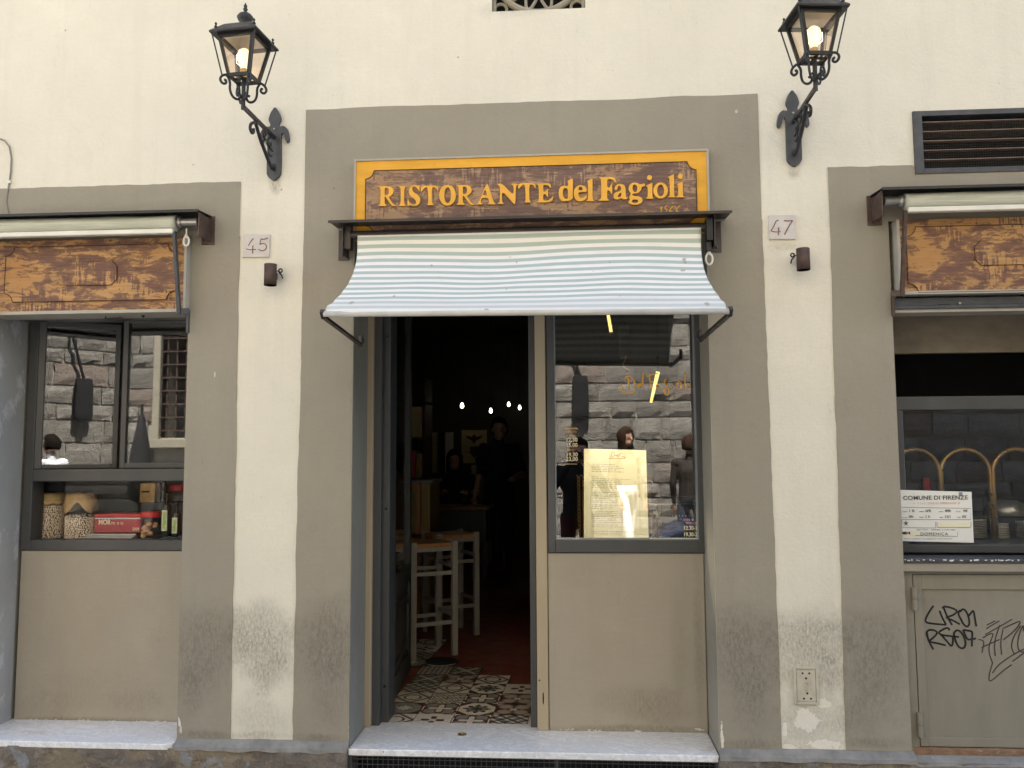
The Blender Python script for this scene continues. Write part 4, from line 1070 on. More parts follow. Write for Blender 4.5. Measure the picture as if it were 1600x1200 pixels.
LETTERS = [
 ('R', [[(-0.8767, 2.8087), (-0.8312, 2.809), (-0.813, 2.8038), (-0.8039, 2.7898), (-0.8053, 2.773), (-0.8158, 2.7611), (-0.8272, 2.7559), (-0.8034, 2.7211), (-0.7898, 2.7167), (-0.7897, 2.7116), (-0.8124, 2.7115), (-0.8399, 2.7541), (-0.846, 2.7573), (-0.8451, 2.7252), (-0.8366, 2.7204), (-0.8366, 2.7128), (-0.8759, 2.7138), (-0.8759, 2.719), (-0.8669, 2.7243), (-0.866, 2.7992), (-0.8766, 2.8041)], [(-0.8457, 2.8002), (-0.8342, 2.7998), (-0.8266, 2.7904), (-0.8265, 2.7767), (-0.8324, 2.7661), (-0.8454, 2.765)]]),
 ('I', [[(-0.7813, 2.8076), (-0.7436, 2.8065), (-0.7435, 2.8019), (-0.7526, 2.7976), (-0.7545, 2.7228), (-0.7446, 2.7165), (-0.7445, 2.7104), (-0.7807, 2.7113), (-0.7807, 2.7165), (-0.7717, 2.7217), (-0.7707, 2.7981), (-0.7813, 2.8023)]]),
 ('S', [[(-0.6818, 2.8084), (-0.6807, 2.7788), (-0.6846, 2.7789), (-0.6922, 2.7944), (-0.7043, 2.8023), (-0.7134, 2.7995), (-0.7163, 2.7904), (-0.7117, 2.7796), (-0.6861, 2.7606), (-0.677, 2.7451), (-0.6784, 2.7269), (-0.6874, 2.7134), (-0.7039, 2.7078), (-0.7189, 2.7112), (-0.728, 2.7136), (-0.734, 2.7095), (-0.7385, 2.7102), (-0.7396, 2.7453), (-0.7348, 2.7452), (-0.7296, 2.7313), (-0.719, 2.7188), (-0.7069, 2.7155), (-0.6994, 2.7214), (-0.698, 2.7305), (-0.704, 2.7413), (-0.7252, 2.7571), (-0.7328, 2.771), (-0.7329, 2.7879), (-0.7254, 2.8014), (-0.7134, 2.8087), (-0.7013, 2.8099), (-0.6923, 2.8066), (-0.6857, 2.8095)]]),
 ('T', [[(-0.6757, 2.8061), (-0.596, 2.8054), (-0.5915, 2.7763), (-0.5975, 2.7795), (-0.605, 2.7935), (-0.6231, 2.7979), (-0.6228, 2.7224), (-0.6138, 2.716), (-0.6138, 2.7106), (-0.6468, 2.7108), (-0.6468, 2.7154), (-0.6408, 2.7213), (-0.6435, 2.7976), (-0.6591, 2.7934), (-0.6711, 2.777), (-0.6771, 2.7771)]]),
 ('O', [[(-0.51, 2.7558), (-0.5119, 2.7403), (-0.5177, 2.7264), (-0.5266, 2.7155), (-0.5378, 2.7086), (-0.5503, 2.7065), (-0.5628, 2.7093), (-0.5741, 2.7167), (-0.583, 2.7281), (-0.5888, 2.7424), (-0.5908, 2.758), (-0.5889, 2.7736), (-0.5832, 2.7875), (-0.5742, 2.7985), (-0.5629, 2.8054), (-0.5504, 2.8075), (-0.5379, 2.8047), (-0.5266, 2.7972), (-0.5177, 2.7857), (-0.512, 2.7715)], [(-0.5348, 2.7565), (-0.5355, 2.7451), (-0.5376, 2.7348), (-0.5409, 2.7267), (-0.5451, 2.7215), (-0.5497, 2.7198), (-0.5544, 2.7218), (-0.5585, 2.7271), (-0.5619, 2.7354), (-0.564, 2.7458), (-0.5648, 2.7573), (-0.564, 2.7688), (-0.5619, 2.7791), (-0.5586, 2.7872), (-0.5544, 2.7924), (-0.5498, 2.7941), (-0.5452, 2.7921), (-0.541, 2.7867), (-0.5377, 2.7784), (-0.5355, 2.768)]]),
 ('R', [[(-0.5085, 2.8039), (-0.4636, 2.8041), (-0.4457, 2.7991), (-0.4368, 2.7851), (-0.4383, 2.7684), (-0.4487, 2.7566), (-0.4601, 2.7514), (-0.4369, 2.7168), (-0.4235, 2.7125), (-0.4235, 2.7074), (-0.4458, 2.7074), (-0.4726, 2.7496), (-0.4786, 2.7528), (-0.478, 2.7209), (-0.4697, 2.7162), (-0.4697, 2.7086), (-0.5085, 2.7096), (-0.5085, 2.7148), (-0.4995, 2.72), (-0.498, 2.7944), (-0.5085, 2.7993)], [(-0.478, 2.7954), (-0.4666, 2.7951), (-0.4592, 2.7857), (-0.4592, 2.7721), (-0.4651, 2.7616), (-0.478, 2.7604)]]),
 ('A', [[(-0.3687, 2.8072), (-0.3613, 2.8058), (-0.3348, 2.7192), (-0.3259, 2.713), (-0.3259, 2.7069), (-0.3631, 2.7079), (-0.3631, 2.713), (-0.3556, 2.7177), (-0.3609, 2.7381), (-0.3898, 2.7404), (-0.3958, 2.7194), (-0.3868, 2.7146), (-0.3869, 2.7076), (-0.4136, 2.7083), (-0.4136, 2.7138), (-0.4047, 2.7196)], [(-0.3742, 2.7809), (-0.3653, 2.7519), (-0.3853, 2.753)]]),
 ('N', [[(-0.3181, 2.8067), (-0.2944, 2.806), (-0.2436, 2.7486), (-0.2434, 2.794), (-0.2528, 2.7988), (-0.2528, 2.8049), (-0.2232, 2.804), (-0.2232, 2.798), (-0.2306, 2.7936), (-0.235, 2.706), (-0.2415, 2.7062), (-0.296, 2.7712), (-0.2962, 2.7197), (-0.2874, 2.7134), (-0.2874, 2.7074), (-0.317, 2.7082), (-0.317, 2.7136), (-0.3072, 2.7185), (-0.3057, 2.7897), (-0.3182, 2.8016)]]),
 ('T', [[(-0.2211, 2.8061), (-0.1427, 2.8054), (-0.1385, 2.7765), (-0.1443, 2.7797), (-0.1516, 2.7935), (-0.1693, 2.798), (-0.1699, 2.723), (-0.161, 2.7167), (-0.1611, 2.7113), (-0.1936, 2.7116), (-0.1935, 2.7161), (-0.1876, 2.722), (-0.1894, 2.7976), (-0.2049, 2.7935), (-0.2168, 2.7772), (-0.2227, 2.7774)]]),
 ('E', [[(-0.1344, 2.8015), (-0.071, 2.8028), (-0.0683, 2.777), (-0.0741, 2.7787), (-0.0829, 2.791), (-0.1049, 2.7946), (-0.1052, 2.7614), (-0.0949, 2.7626), (-0.0859, 2.776), (-0.083, 2.7759), (-0.0834, 2.7352), (-0.0878, 2.7353), (-0.095, 2.7475), (-0.1053, 2.7493), (-0.1056, 2.7207), (-0.085, 2.7201), (-0.0702, 2.7288), (-0.0612, 2.7421), (-0.0577, 2.742), (-0.0659, 2.7106), (-0.1366, 2.7094), (-0.1366, 2.7155), (-0.1262, 2.7197), (-0.1271, 2.7907), (-0.1345, 2.7964)]]),
 ('d', [[(0.0027, 2.8082), (0.0293, 2.8226), (0.0322, 2.8195), (0.0303, 2.7291), (0.032, 2.726), (0.0075, 2.711), (0.0055, 2.7162), (-0.0086, 2.7115), (-0.0233, 2.7155), (-0.0334, 2.7308), (-0.0361, 2.752), (-0.033, 2.773), (-0.024, 2.7848), (-0.0093, 2.7889), (0.0083, 2.7854), (0.0077, 2.8066)], [(0.0073, 2.7719), (0.0068, 2.7267), (-0.0041, 2.7255), (-0.0128, 2.7363), (-0.0155, 2.7544), (-0.0124, 2.7724), (-0.005, 2.7767)]]),
 ('e', [[(0.0959, 2.7538), (0.0932, 2.7725), (0.0831, 2.7848), (0.0656, 2.7898), (0.0465, 2.7828), (0.036, 2.7681), (0.0329, 2.7501), (0.037, 2.7289), (0.0486, 2.7135), (0.0646, 2.7101), (0.0822, 2.7141), (0.0941, 2.7273), (0.0957, 2.7363), (0.0884, 2.738), (0.0795, 2.7292), (0.0663, 2.7281), (0.0576, 2.7358), (0.0555, 2.7549)], [(0.0556, 2.7645), (0.0756, 2.7639), (0.0742, 2.776), (0.067, 2.7808), (0.0596, 2.7764)]]),
 ('l', [[(0.0946, 2.8071), (0.1202, 2.8184), (0.1222, 2.8169), (0.1203, 2.7206), (0.1276, 2.7144), (0.1275, 2.7099), (0.0924, 2.7109), (0.0925, 2.716), (0.0999, 2.7212), (0.0995, 2.8024), (0.0945, 2.8026)]]),
 ('F', [[(0.1516, 2.8236), (0.2241, 2.823), (0.2309, 2.7942), (0.2251, 2.7944), (0.2136, 2.8097), (0.1889, 2.8135), (0.1883, 2.7729), (0.1985, 2.7741), (0.2076, 2.7949), (0.2114, 2.7948), (0.2111, 2.7407), (0.2053, 2.7423), (0.1997, 2.756), (0.1881, 2.7608), (0.1875, 2.7218), (0.1961, 2.7156), (0.1961, 2.7102), (0.1465, 2.7115), (0.1466, 2.7169), (0.1598, 2.7226), (0.1596, 2.8128), (0.1515, 2.8185)]]),
 ('a', [[(0.2202, 2.7629), (0.2219, 2.7779), (0.2352, 2.7896), (0.2527, 2.7897), (0.2671, 2.7827), (0.2727, 2.7675), (0.272, 2.7285), (0.2778, 2.7254), (0.2822, 2.7297), (0.2835, 2.7222), (0.2718, 2.7142), (0.2573, 2.7154), (0.2515, 2.7216), (0.2369, 2.7145), (0.2224, 2.7164), (0.2153, 2.7271), (0.2169, 2.742), (0.2287, 2.7507), (0.2507, 2.7576), (0.2509, 2.7711), (0.2438, 2.7803), (0.2379, 2.7775), (0.2348, 2.764), (0.2274, 2.7582)], [(0.2505, 2.7471), (0.2402, 2.7414), (0.2357, 2.731), (0.24, 2.7249), (0.2502, 2.7306)]]),
 ('g', [[(0.3602, 2.7875), (0.36, 2.7741), (0.3454, 2.7715), (0.3422, 2.7566), (0.3319, 2.7449), (0.3158, 2.7408), (0.3028, 2.7412), (0.3012, 2.7352), (0.3098, 2.7305), (0.333, 2.7284), (0.3459, 2.7205), (0.3486, 2.7085), (0.3411, 2.6938), (0.3206, 2.6868), (0.2975, 2.6889), (0.2831, 2.6968), (0.2818, 2.7058), (0.2906, 2.7131), (0.2864, 2.7221), (0.2881, 2.7326), (0.2955, 2.7429), (0.2856, 2.7551), (0.2844, 2.7702), (0.2904, 2.785), (0.3051, 2.7936), (0.3226, 2.7931), (0.3398, 2.7836), (0.353, 2.7887)], [(0.3137, 2.7844), (0.3223, 2.7781), (0.325, 2.7645), (0.3203, 2.7497), (0.3116, 2.7484), (0.3045, 2.7576), (0.3033, 2.7726), (0.3072, 2.7815)], [(0.2978, 2.7069), (0.3066, 2.7126), (0.324, 2.7116), (0.3282, 2.7046), (0.3208, 2.6979), (0.3035, 2.6992)]]),
 ('i', [[(0.3636, 2.7774), (0.3924, 2.7907), (0.3942, 2.7892), (0.3924, 2.7233), (0.3977, 2.7176), (0.3976, 2.7139), (0.3624, 2.7149), (0.3625, 2.7199), (0.3707, 2.7247), (0.3716, 2.7716), (0.3635, 2.7732)], [(0.3934, 2.814), (0.3927, 2.81), (0.3909, 2.8064), (0.3881, 2.8037), (0.3847, 2.8019), (0.3809, 2.8014), (0.3771, 2.8021), (0.3737, 2.8041), (0.3711, 2.807), (0.3694, 2.8107), (0.3689, 2.8147), (0.3696, 2.8187), (0.3714, 2.8222), (0.3741, 2.825), (0.3776, 2.8268), (0.3814, 2.8273), (0.3852, 2.8265), (0.3885, 2.8246), (0.3912, 2.8217), (0.3928, 2.818)]]),
 ('o', [[(0.464, 2.7516), (0.4621, 2.7398), (0.4571, 2.7292), (0.4494, 2.721), (0.4398, 2.7158), (0.4293, 2.7142), (0.4189, 2.7163), (0.4096, 2.722), (0.4023, 2.7307), (0.3977, 2.7416), (0.3962, 2.7535), (0.3981, 2.7653), (0.4032, 2.7759), (0.4108, 2.7842), (0.4204, 2.7894), (0.4309, 2.791), (0.4414, 2.7888), (0.4507, 2.7831), (0.458, 2.7744), (0.4626, 2.7635)], [(0.4453, 2.7527), (0.4444, 2.7444), (0.4421, 2.737), (0.4386, 2.7311), (0.4343, 2.7274), (0.4296, 2.7262), (0.4249, 2.7277), (0.4208, 2.7316), (0.4175, 2.7376), (0.4155, 2.7452), (0.415, 2.7535), (0.4159, 2.7618), (0.4182, 2.7693), (0.4217, 2.7751), (0.426, 2.7788), (0.4307, 2.78), (0.4354, 2.7786), (0.4395, 2.7746), (0.4428, 2.7686), (0.4448, 2.761)]]),
 ('l', [[(0.4621, 2.8148), (0.4908, 2.828), (0.493, 2.8257), (0.4908, 2.7276), (0.4972, 2.7224), (0.4971, 2.7177), (0.4619, 2.7186), (0.462, 2.7234), (0.4711, 2.7282), (0.4715, 2.8095), (0.462, 2.8109)]]),
 ('i', [[(0.5033, 2.7802), (0.5293, 2.7927), (0.5312, 2.7915), (0.53, 2.7263), (0.5385, 2.7205), (0.5384, 2.7168), (0.5006, 2.7179), (0.5007, 2.7229), (0.5084, 2.7277), (0.5094, 2.7745), (0.5032, 2.776)], [(0.532, 2.8156), (0.5313, 2.8113), (0.5296, 2.8074), (0.5269, 2.8044), (0.5237, 2.8025), (0.52, 2.8019), (0.5165, 2.8027), (0.5133, 2.8048), (0.5108, 2.808), (0.5092, 2.8119), (0.5087, 2.8163), (0.5094, 2.8206), (0.5111, 2.8245), (0.5138, 2.8275), (0.5171, 2.8294), (0.5207, 2.83), (0.5243, 2.8292), (0.5275, 2.8271), (0.53, 2.8239), (0.5315, 2.82)]]),
]
for ch, loops in LETTERS:
    fill_shape('letter', [chaikin(lp, 2, .2) for lp in loops], .006, 'letter', sgn, -.0535, .0012)
f = MB()
for st in ([(0.4257, 2.6694), (0.4368, 2.6817), (0.4294, 2.6511)], [(0.4612, 2.6824), (0.4503, 2.6799), (0.4474, 2.6688), (0.4581, 2.6657), (0.4639, 2.6796), (0.4552, 2.6546), (0.4483, 2.6492)], [(0.4869, 2.6803), (0.4717, 2.6682), (0.4673, 2.6515), (0.4767, 2.6457), (0.4823, 2.6567), (0.4715, 2.657)], [(0.518, 2.6823), (0.5029, 2.6701), (0.4971, 2.6535), (0.5037, 2.645), (0.5134, 2.6559), (0.4999, 2.6563)],
           [(0.3479, 2.6462), (0.3523, 2.6629), (0.3496, 2.6629), (0.3604, 2.6613), (0.3657, 2.6527), (0.3629, 2.6458)], [(0.3752, 2.6539), (0.3697, 2.6484), (0.3723, 2.6428), (0.3778, 2.6468), (0.3793, 2.6543), (0.3805, 2.644)], [(0.393, 2.659), (0.39, 2.6451)]):
    f.ribbon(chaikin(st, 2, .25, False), .0040, -.0470, -.0456)
f.build('year_lettering', 'yellow', sgn)

def scraped_sign(name, label, x0, x1, z0, z1, px, plq):
    o = thing(name, label, 'sign', ((x0 + x1) / 2, 0, z0), 'unlettered scraped wooden signs under the rolled awnings')
    f = MB(); f.box(x0, x1, -.045, .10, z0, z1); f.build('board', 'board_scraped', o)
    f = MB(); f.prism(notched(px[0], px[1], px[2], px[3], .042), -.0508, -.0452); f.build('raised_panel', 'board_scraped', o, .0015)
    f = MB(); f.prism(cut(plq[0], plq[1], plq[2], plq[3], .024), -.0576, -.0510); f.build('plaque', 'board_scraped', o, .0015)
    f = MB(); f.tube([(x, -.0512, z) for x, z in notched(px[0], px[1], px[2], px[3], .042)], .0018, 5, closed=True)
    f.tube([(x, -.0512, z) for x, z in cut(plq[0], plq[1], plq[2], plq[3], .024)], .0022, 5, closed=True); f.build('carved_groove', 'wood_dark', o)
    f = MB(); f.box(x0 - .012, x1 + .012, -.052, .10, z0 - .016, z0 - .0005); f.box(x1 + .001, x1 + .013, -.050, .10, z0, z1); f.box(x0 - .013, x0 - .001, -.050, .10, z0, z1)
    f.build('frame', 'sign_frame', o, .001)
    return o
scraped_sign('scraped_sign', 'scraped wooden sign board above the left window with the bean jars', -2.760, -1.806, 2.248, 2.592,
    (-2.6853, -1.8415, 2.2926, 2.5585), (-2.4013, -2.1294, 2.3665, 2.4809))
scraped_sign('scraped_sign', 'scraped wooden sign board under the vent grille above the kitchen window', 1.484, 2.44, 2.268, 2.592,
    (1.5083, 2.41, 2.2599, 2.5563), (1.7994, 2.20, 2.3762, 2.4853))

# ================================================================== AWNINGS
def hood(o, x0, x1, z, y=-.16, mat='brown_metal'):
    f = MB()
    f.add([(x0, y, z), (x1, y, z), (x1, -.0045, z + .012), (x0, -.0045, z + .012), (x0, y, z - .003), (x1, y, z - .003), (x1, -.0045, z + .008), (x0, -.0045, z + .008)],
          [(0,1,2,3),(7,6,5,4),(0,4,5,1),(1,5,6,2),(2,6,7,3),(3,7,4,0)])
    f.box(x0, x1, y - .004, y, z - .010, z + .002)
    return f.build('rain_hood', mat, o)
def bracket(o, x, s, z0, z1, mat='brown_metal'):
    f = MB(); f.box(x, x + s * .006, -.115, -.0045, z0, z1); f.box(x, x + s * .05, -.010, -.0046, z0 - .004, z1)
    f.ball((x + s * .028, -.010, z0 + .018), .006, 8, 5); f.ball((x + s * .028, -.010, z1 - .02), .006, 8, 5)
    f.box(x - s * .03, x, -.095, -.05, z0 + .03, z1 - .005)
    return f.build('wall_bracket', mat, o, .001)
def hook(o, x, y, z, stem=.03, s=1.0):
    f = MB()
    f.tube([(x, y, z), (x, y, z - stem)], .0035, 6)
    c = z - stem - .026 * s
    f.lathe([(.007, -.004), (.009, .006), (.006, .012)], (x, y, z - stem - .006), 10)
    f.tube([(x + .013 * s * math.sin(a), y, c + .022 * s * math.cos(a)) for a in [2 * math.pi * k / 20 for k in range(20)]], .0048, 7, closed=True)
    return f.build('crank_eye', 'plastic_white', o)

aw = thing('awning', 'lowered striped cloth awning in white and pale green over the restaurant door', 'awning', (-.18, 0, 2.56))
hood(aw, -1.081, .727, 2.618)
bracket(aw, -1.025, -1, 2.475, 2.615); bracket(aw, .655, 1, 2.475, 2.615)
f = MB(); f.tube([(-1.02, -.072, 2.572), (.65, -.072, 2.572)], .020, 14); f.build('roller_tube', 'brown_metal', aw)
f = MB(); f.box(.622, .648, -.12, -.06, 2.50, 2.60); f.lathe([(.016, 0), (.016, .04), (.010, .05)], (.634, -.09, 2.455), 12); f.build('crank_gear', 'iron', aw, .002)
hook(aw, .634, -.09, 2.455, .004, 1.15)
# cloth: a hanging sheet pushed out by the front bar
prof = [(-.090, 2.566), (-.097, 2.540), (-.104, 2.49), (-.120, 2.452), (-.165, 2.395), (-.232, 2.335), (-.320, 2.275), (-.425, 2.214), (-.520, 2.165), (-.598, 2.128), (-.616, 2.112), (-.614, 2.098)]
prof = chaikin(prof, 2, .25, False)
Ls = [0]
for a, b2 in zip(prof, prof[1:]): Ls.append(Ls[-1] + math.hypot(b2[0] - a[0], b2[1] - a[1]))
NX = 120; vs = []; fs = []; uvs = []
ax0, ax1 = -.963, .602
for j, (y, z) in enumerate(prof):
    tt = Ls[j] / Ls[-1]
    for i in range(NX + 1):
        u = i / NX; x = ax0 + (ax1 - ax0) * u
        k = (1 - tt) ** .8 * min(1, tt * 7)
        wv = .0075 * k * math.sin(u * 3.05 * math.pi + .4) + .0032 * k * math.sin(u * 9.2 + 2) + .0018 * math.sin(u * 23 + tt * 5) * (1 - abs(2 * tt - 1))
        edge = max(0, 1 - min(u, 1 - u) * 16)
        lowc = .010 * edge * math.sin(tt * 40) * (tt ** 2)
        dz = -.012 * u * tt ; dy = -.055 * (u - .5) * tt ** 1.5
        y2 = y + dy - wv * .55 + lowc
        z2 = z - (.030 * (u - .5)) * tt ** 2 + wv * .85
        x2 = x + (.012 * edge * (1 if u < .5 else -1)) * math.sin(math.pi * min(1, tt * 1.1))
        vs.append((x2, y2, z2)); uvs.append((u, ((prof[0][1] + .165 * prof[0][0]) - (z + .165 * y)) / ((prof[0][1] + .165 * prof[0][0]) - (prof[-1][1] + .165 * prof[-1][0]))))
for j in range(len(prof) - 1):
    for i in range(NX):
        a = j * (NX + 1) + i; fs.append((a, a + 1, a + NX + 2, a + NX + 1))
f = MB(); f.smooth = True; f.add(vs, fs)
cl = f.build('striped_canopy', 'cloth', aw)
ul = cl.data.uv_layers.new(name='UVMap')
for lp in cl.data.loops: ul.data[lp.index].uv = uvs[lp.vertex_index]
so = cl.modifiers.new('thick', 'SOLIDIFY'); so.thickness = .0015; so.offset = 0
f = MB(); f.smooth = True
bL, bR = (-.970, -.578, 2.117), (.609, -.640, 2.090)
f.tube([bL, bR], .0115, 12); f.build('front_bar', 'bar_grey', aw)
for (bx, by, bz), wxx, s in ((bL, -.975, -1), (bR, .612, 1)):
    f = MB()
    ex = bx + s * .006
    f.bar((ex, by - .006, bz + .012), (ex, by + .02, bz - .012), .016, .02)
    f.bar((ex, by + .012, bz - .008), (ex - s * .02, -.045, 2.065), .012, .020, (1, 0, 0))
    f.bar((ex - s * .02, -.045, 2.055), (ex - s * .02, -.040, 2.105), .014, .014)
    f.bar((ex - s * .022, -.045, 2.10), (ex - s * .022, -.004, 2.085), .012, .02)
    f.build('folding_arm', 'brown_metal', aw, .001)

def rolled_awning(label, x0, x1, zh, side, bar_x, bz, arm_x, arm_z):
    """awning rolled up under its hood; side=+1 when its visible end is the right one"""
    o = thing('awning', label, 'awning', ((x0 + x1) / 2, 0, zh - .1), 'rolled up side awnings')
    hood(o, x0, x1, zh, -.16, 'dark_metal')
    xe = x1 if side > 0 else x0
    for xx, s in ((x0, 1), (x1, -1)):
        f = MB()
        f.box(xx + s * .004, xx + s * .010, -.14, -.0045, zh - .115, zh - .006); f.box(xx - s * .012, xx + s * .05, -.012, -.0046, zh - .125, zh + .012)
        for q in ((.018, .03), (.018, .09), (.038, .105)): f.ball((xx + s * q[0], -.0125, zh - q[1]), .005, 8, 5)
        f.build('wall_bracket', 'rust', o, .001)
    f = MB(); f.smooth = True
    y0 = -.098
    xs = [bar_x[0] + (bar_x[1] - bar_x[0]) * i / 60 for i in range(61)]
    rings = []; n = 14
    vs = []; fs = []
    for i, x in enumerate(xs):
        sag = noise.noise(Vector((x * 2.2, side * 3.0, 0)))
        for k in range(n):
            a = 2 * math.pi * k / n
            rr = .038 + .004 * sag + .003 * noise.noise(Vector((x * 5, a * 1.4, side)))
            vs.append((x, y0 + rr * math.cos(a), bz + .046 + rr * math.sin(a)))
    for i in range(60):
        for k in range(n): fs.append((i*n+k, i*n+(k+1)%n, (i+1)*n+(k+1)%n, (i+1)*n+k))
    fs.append(tuple(range(n))); fs.append(tuple(60*n+k for k in reversed(range(n))))
    f.add(vs, fs); f.build('rolled_cloth', 'cloth_rolled', o)
    f = MB(); f.box(bar_x[0], bar_x[1], -.142, -.112, bz - .012, bz + .010); f.build('front_bar', 'white_bar', o, .004)
    f = MB(); f.tube([(x0 + .03, y0, bz + .05), (x1 - .03, y0, bz + .05)], .018, 12); f.lathe([(.024, -.008), (.027, 0), (.024, .008)], ((bar_x[1] + .016) if side > 0 else (bar_x[0] - .016), y0, bz + .05), 12, 'x'); f.build('roller_tube', 'steel', o)
    ends = [(arm_x, side)] + [((x0 + x1) - arm_x, -side)]
    for ax, s in ends:
        f = MB()
        f.bar((ax - s * .012, -.120, bz), (ax, -.085, arm_z + .06), .014, .022, (0, 1, 0))
        f.bar((ax, -.087, arm_z + .065), (ax + s * .002, -.075, arm_z), .016, .02, (0, 1, 0))
        f.bar((ax - s * .008, -.08, arm_z + .008), (ax + s * .034, -.045, arm_z + .018), .016, .026)
        f.bar((ax + s * .030, -.045, arm_z + .025), (ax + s * .028, -.040, arm_z - .085), .012, .016, (0, 1, 0))
        f.build('folding_arm', 'iron_grey' if s > 0 and side > 0 else 'rust', o, .001)
    return o
o = rolled_awning('rolled up cloth awning with rust spots over the left window of bean jars', -2.86, -1.6902, 2.6869, 1, (-2.80, -1.8213), 2.5974, -1.8095, 2.2181)
hook(o, -1.7726, -.10, 2.6165, .035, 1.0)
o = rolled_awning('rolled up pale awning over the kitchen window below the vent grille', 1.3719, 2.50, 2.7042, -1, (1.4884, 2.40), 2.6115, 1.4704, 2.2421)

# ================================================================== WALL LANTERNS
def lantern(label, x, z, dxe, ye, ze, yaw):
    """fleur-de-lis wall plate, scrolled arm and a glazed lantern with a lit bulb; x,z = middle of the plate"""
    o = thing('wall_lantern', label, 'lantern', (x, 0, z), 'wrought iron wall lanterns beside the restaurant sign')
    W = lambda p: (p[0] + x, p[1], p[2] + z)
    pl = [(-.036,-.145),(-.026,-.166),(0,-.184),(.026,-.166),(.036,-.145),(.033,.040),(.040,.052),(.048,.042),(.052,.020),(.060,.000),(.074,.010),(.071,.042),(.063,.070),(.046,.086),(.026,.082),(.020,.092),(.032,.118),(.022,.152),(0,.184),
          (-.022,.152),(-.032,.118),(-.020,.092),(-.026,.082),(-.046,.086),(-.063,.070),(-.071,.042),(-.074,.010),(-.060,.000),(-.052,.020),(-.048,.042),(-.040,.052),(-.033,.040)]
    f = MB(); f.prism([(px + x, pz + z) for px, pz in chaikin(pl, 1, .2)], -.016, -.001); f.build('wall_plate', 'iron_grey', o, .002)
    f = MB(); f.ball(W((0, -.017, .070)), .006, 8, 5); f.build('screw', 'steel', o)
    f = MB(); f.ball(W((0, -.017, -.118)), (.012, .008, .018), 10, 6); f.build('plate_boss', 'iron', o)
    E = Vector((dxe, ye, ze)); A = Vector((0, -.016, .028))
    f = MB(); f.bar(W(A), W(E), .013, .017); f.build('arm', 'iron', o)
    d = (E - A)
    pt = lambda t, drop: W(A + d * t + Vector((0, 0, drop)))
    f = MB()
    f.tube(chaikin([tuple(q) for q in (W((0, -.022, -.125)), W((0, -.05, -.135)), pt(.28, -.115), pt(.48, -.068), pt(.62, -.018))], 2, .25, False), .0085, 7)
    f.tube(chaikin([tuple(q) for q in (pt(.60, -.012), pt(.74, -.034), pt(.80, -.062), pt(.74, -.082), pt(.67, -.070), pt(.69, -.052))], 2, .25, False), .0072, 7)
    f.tube(chaikin([tuple(q) for q in (pt(.05, .0), pt(.16, -.02), pt(.25, -.045), pt(.20, -.072), pt(.12, -.060), pt(.14, -.042))], 2, .25, False), .0068, 7)
    f.tube(chaikin([tuple(q) for q in (pt(.30, -.055), pt(.38, -.042), pt(.40, -.022), pt(.34, -.014), pt(.30, -.024))], 2, .25, False), .0045, 7)
    f.tube(chaikin([tuple(q) for q in (pt(.06, -.075), pt(.15, -.07), pt(.20, -.09), pt(.14, -.112), pt(.08, -.10))], 2, .25, False), .0045, 7)
    f.build('arm_scroll', 'iron', o)
    # lantern body around the post head
    rot = Matrix.Rotation(R(yaw), 3, 'Z')
    L = lambda p: W(E + rot @ Vector(p))
    f = MB(); f.tube([L((0, 0, -.012)), L((0, 0, .128))], .0095, 8); f.build('post', 'iron', o)
    hb, ht, zb, zt = .046, .078, .126, .294
    cn = [(-1, -1), (1, -1), (1, 1), (-1, 1)]
    f = MB()
    for i in range(4):
        a, b2 = cn[i], cn[(i + 1) % 4]
        f.bar(L((a[0]*hb, a[1]*hb, zb)), L((a[0]*ht, a[1]*ht, zt)), .013, .013)
        f.bar(L((a[0]*hb, a[1]*hb, zb)), L((b2[0]*hb, b2[1]*hb, zb)), .012, .014)
        f.bar(L((a[0]*ht, a[1]*ht, zt)), L((b2[0]*ht, b2[1]*ht, zt)), .014, .024)
    f.bar(L((-hb, 0, zb)), L((hb, 0, zb)), .012, .006); f.bar(L((0, -hb, zb)), L((0, hb, zb)), .012, .006)
    f.build('lantern_frame', 'iron', o)
    for i in range(4):
        a, b2 = cn[i], cn[(i + 1) % 4]; k = .94
        nrm = Vector(((a[0] + b2[0]) / 2, (a[1] + b2[1]) / 2, 0)) * -.003
        q = [Vector((a[0]*hb*k, a[1]*hb, zb)), Vector((b2[0]*hb*k if a[0] != b2[0] else b2[0]*hb, b2[1]*hb, zb)), Vector((b2[0]*ht, b2[1]*ht, zt)), Vector((a[0]*ht, a[1]*ht, zt))]
        f = MB(); vs = [L(p) for p in q] + [L(p + nrm) for p in q]
        f.add(vs, [(0,1,2,3),(7,6,5,4),(0,4,5,1),(1,5,6,2),(2,6,7,3),(3,7,4,0)]); f.build('glass_pane', 'glass_old', o)
    f = MB(); e = .108
    lv = [(e, .294), (e, .302), (.066, .346), (.060, .351), (.030, .368)]
    vs = []; fs = []
    for (h, zz) in lv:
        for c in cn: vs.append(L((c[0]*h, c[1]*h, zz)))
    for j in range(len(lv) - 1):
        for i in range(4): fs.append((j*4+i, j*4+(i+1)%4, (j+1)*4+(i+1)%4, (j+1)*4+i))
    t4 = (len(lv) - 1) * 4; fs.append((t4, t4+1, t4+2, t4+3))
    # soffit ring so that the light shows under the eaves
    o4 = len(vs)
    for c in cn: vs.append(L((c[0]*.074, c[1]*.074, .294)))
    for i in range(4): fs.append((i, o4+i, o4+(i+1)%4, (i+1)%4))
    f.add(vs, fs)
    roof = f.build('lantern_roof', 'iron', o)
    f = MB(); vs = [L((c[0]*.076, c[1]*.076, .290)) for c in cn] + [L((c[0]*.030, c[1]*.030, .335)) for c in cn]; f.add(vs, [(i, (i+1)%4, 4+(i+1)%4, 4+i) for i in range(4)] + [(4,5,6,7)]); f.build('roof_lining', 'liner', roof)
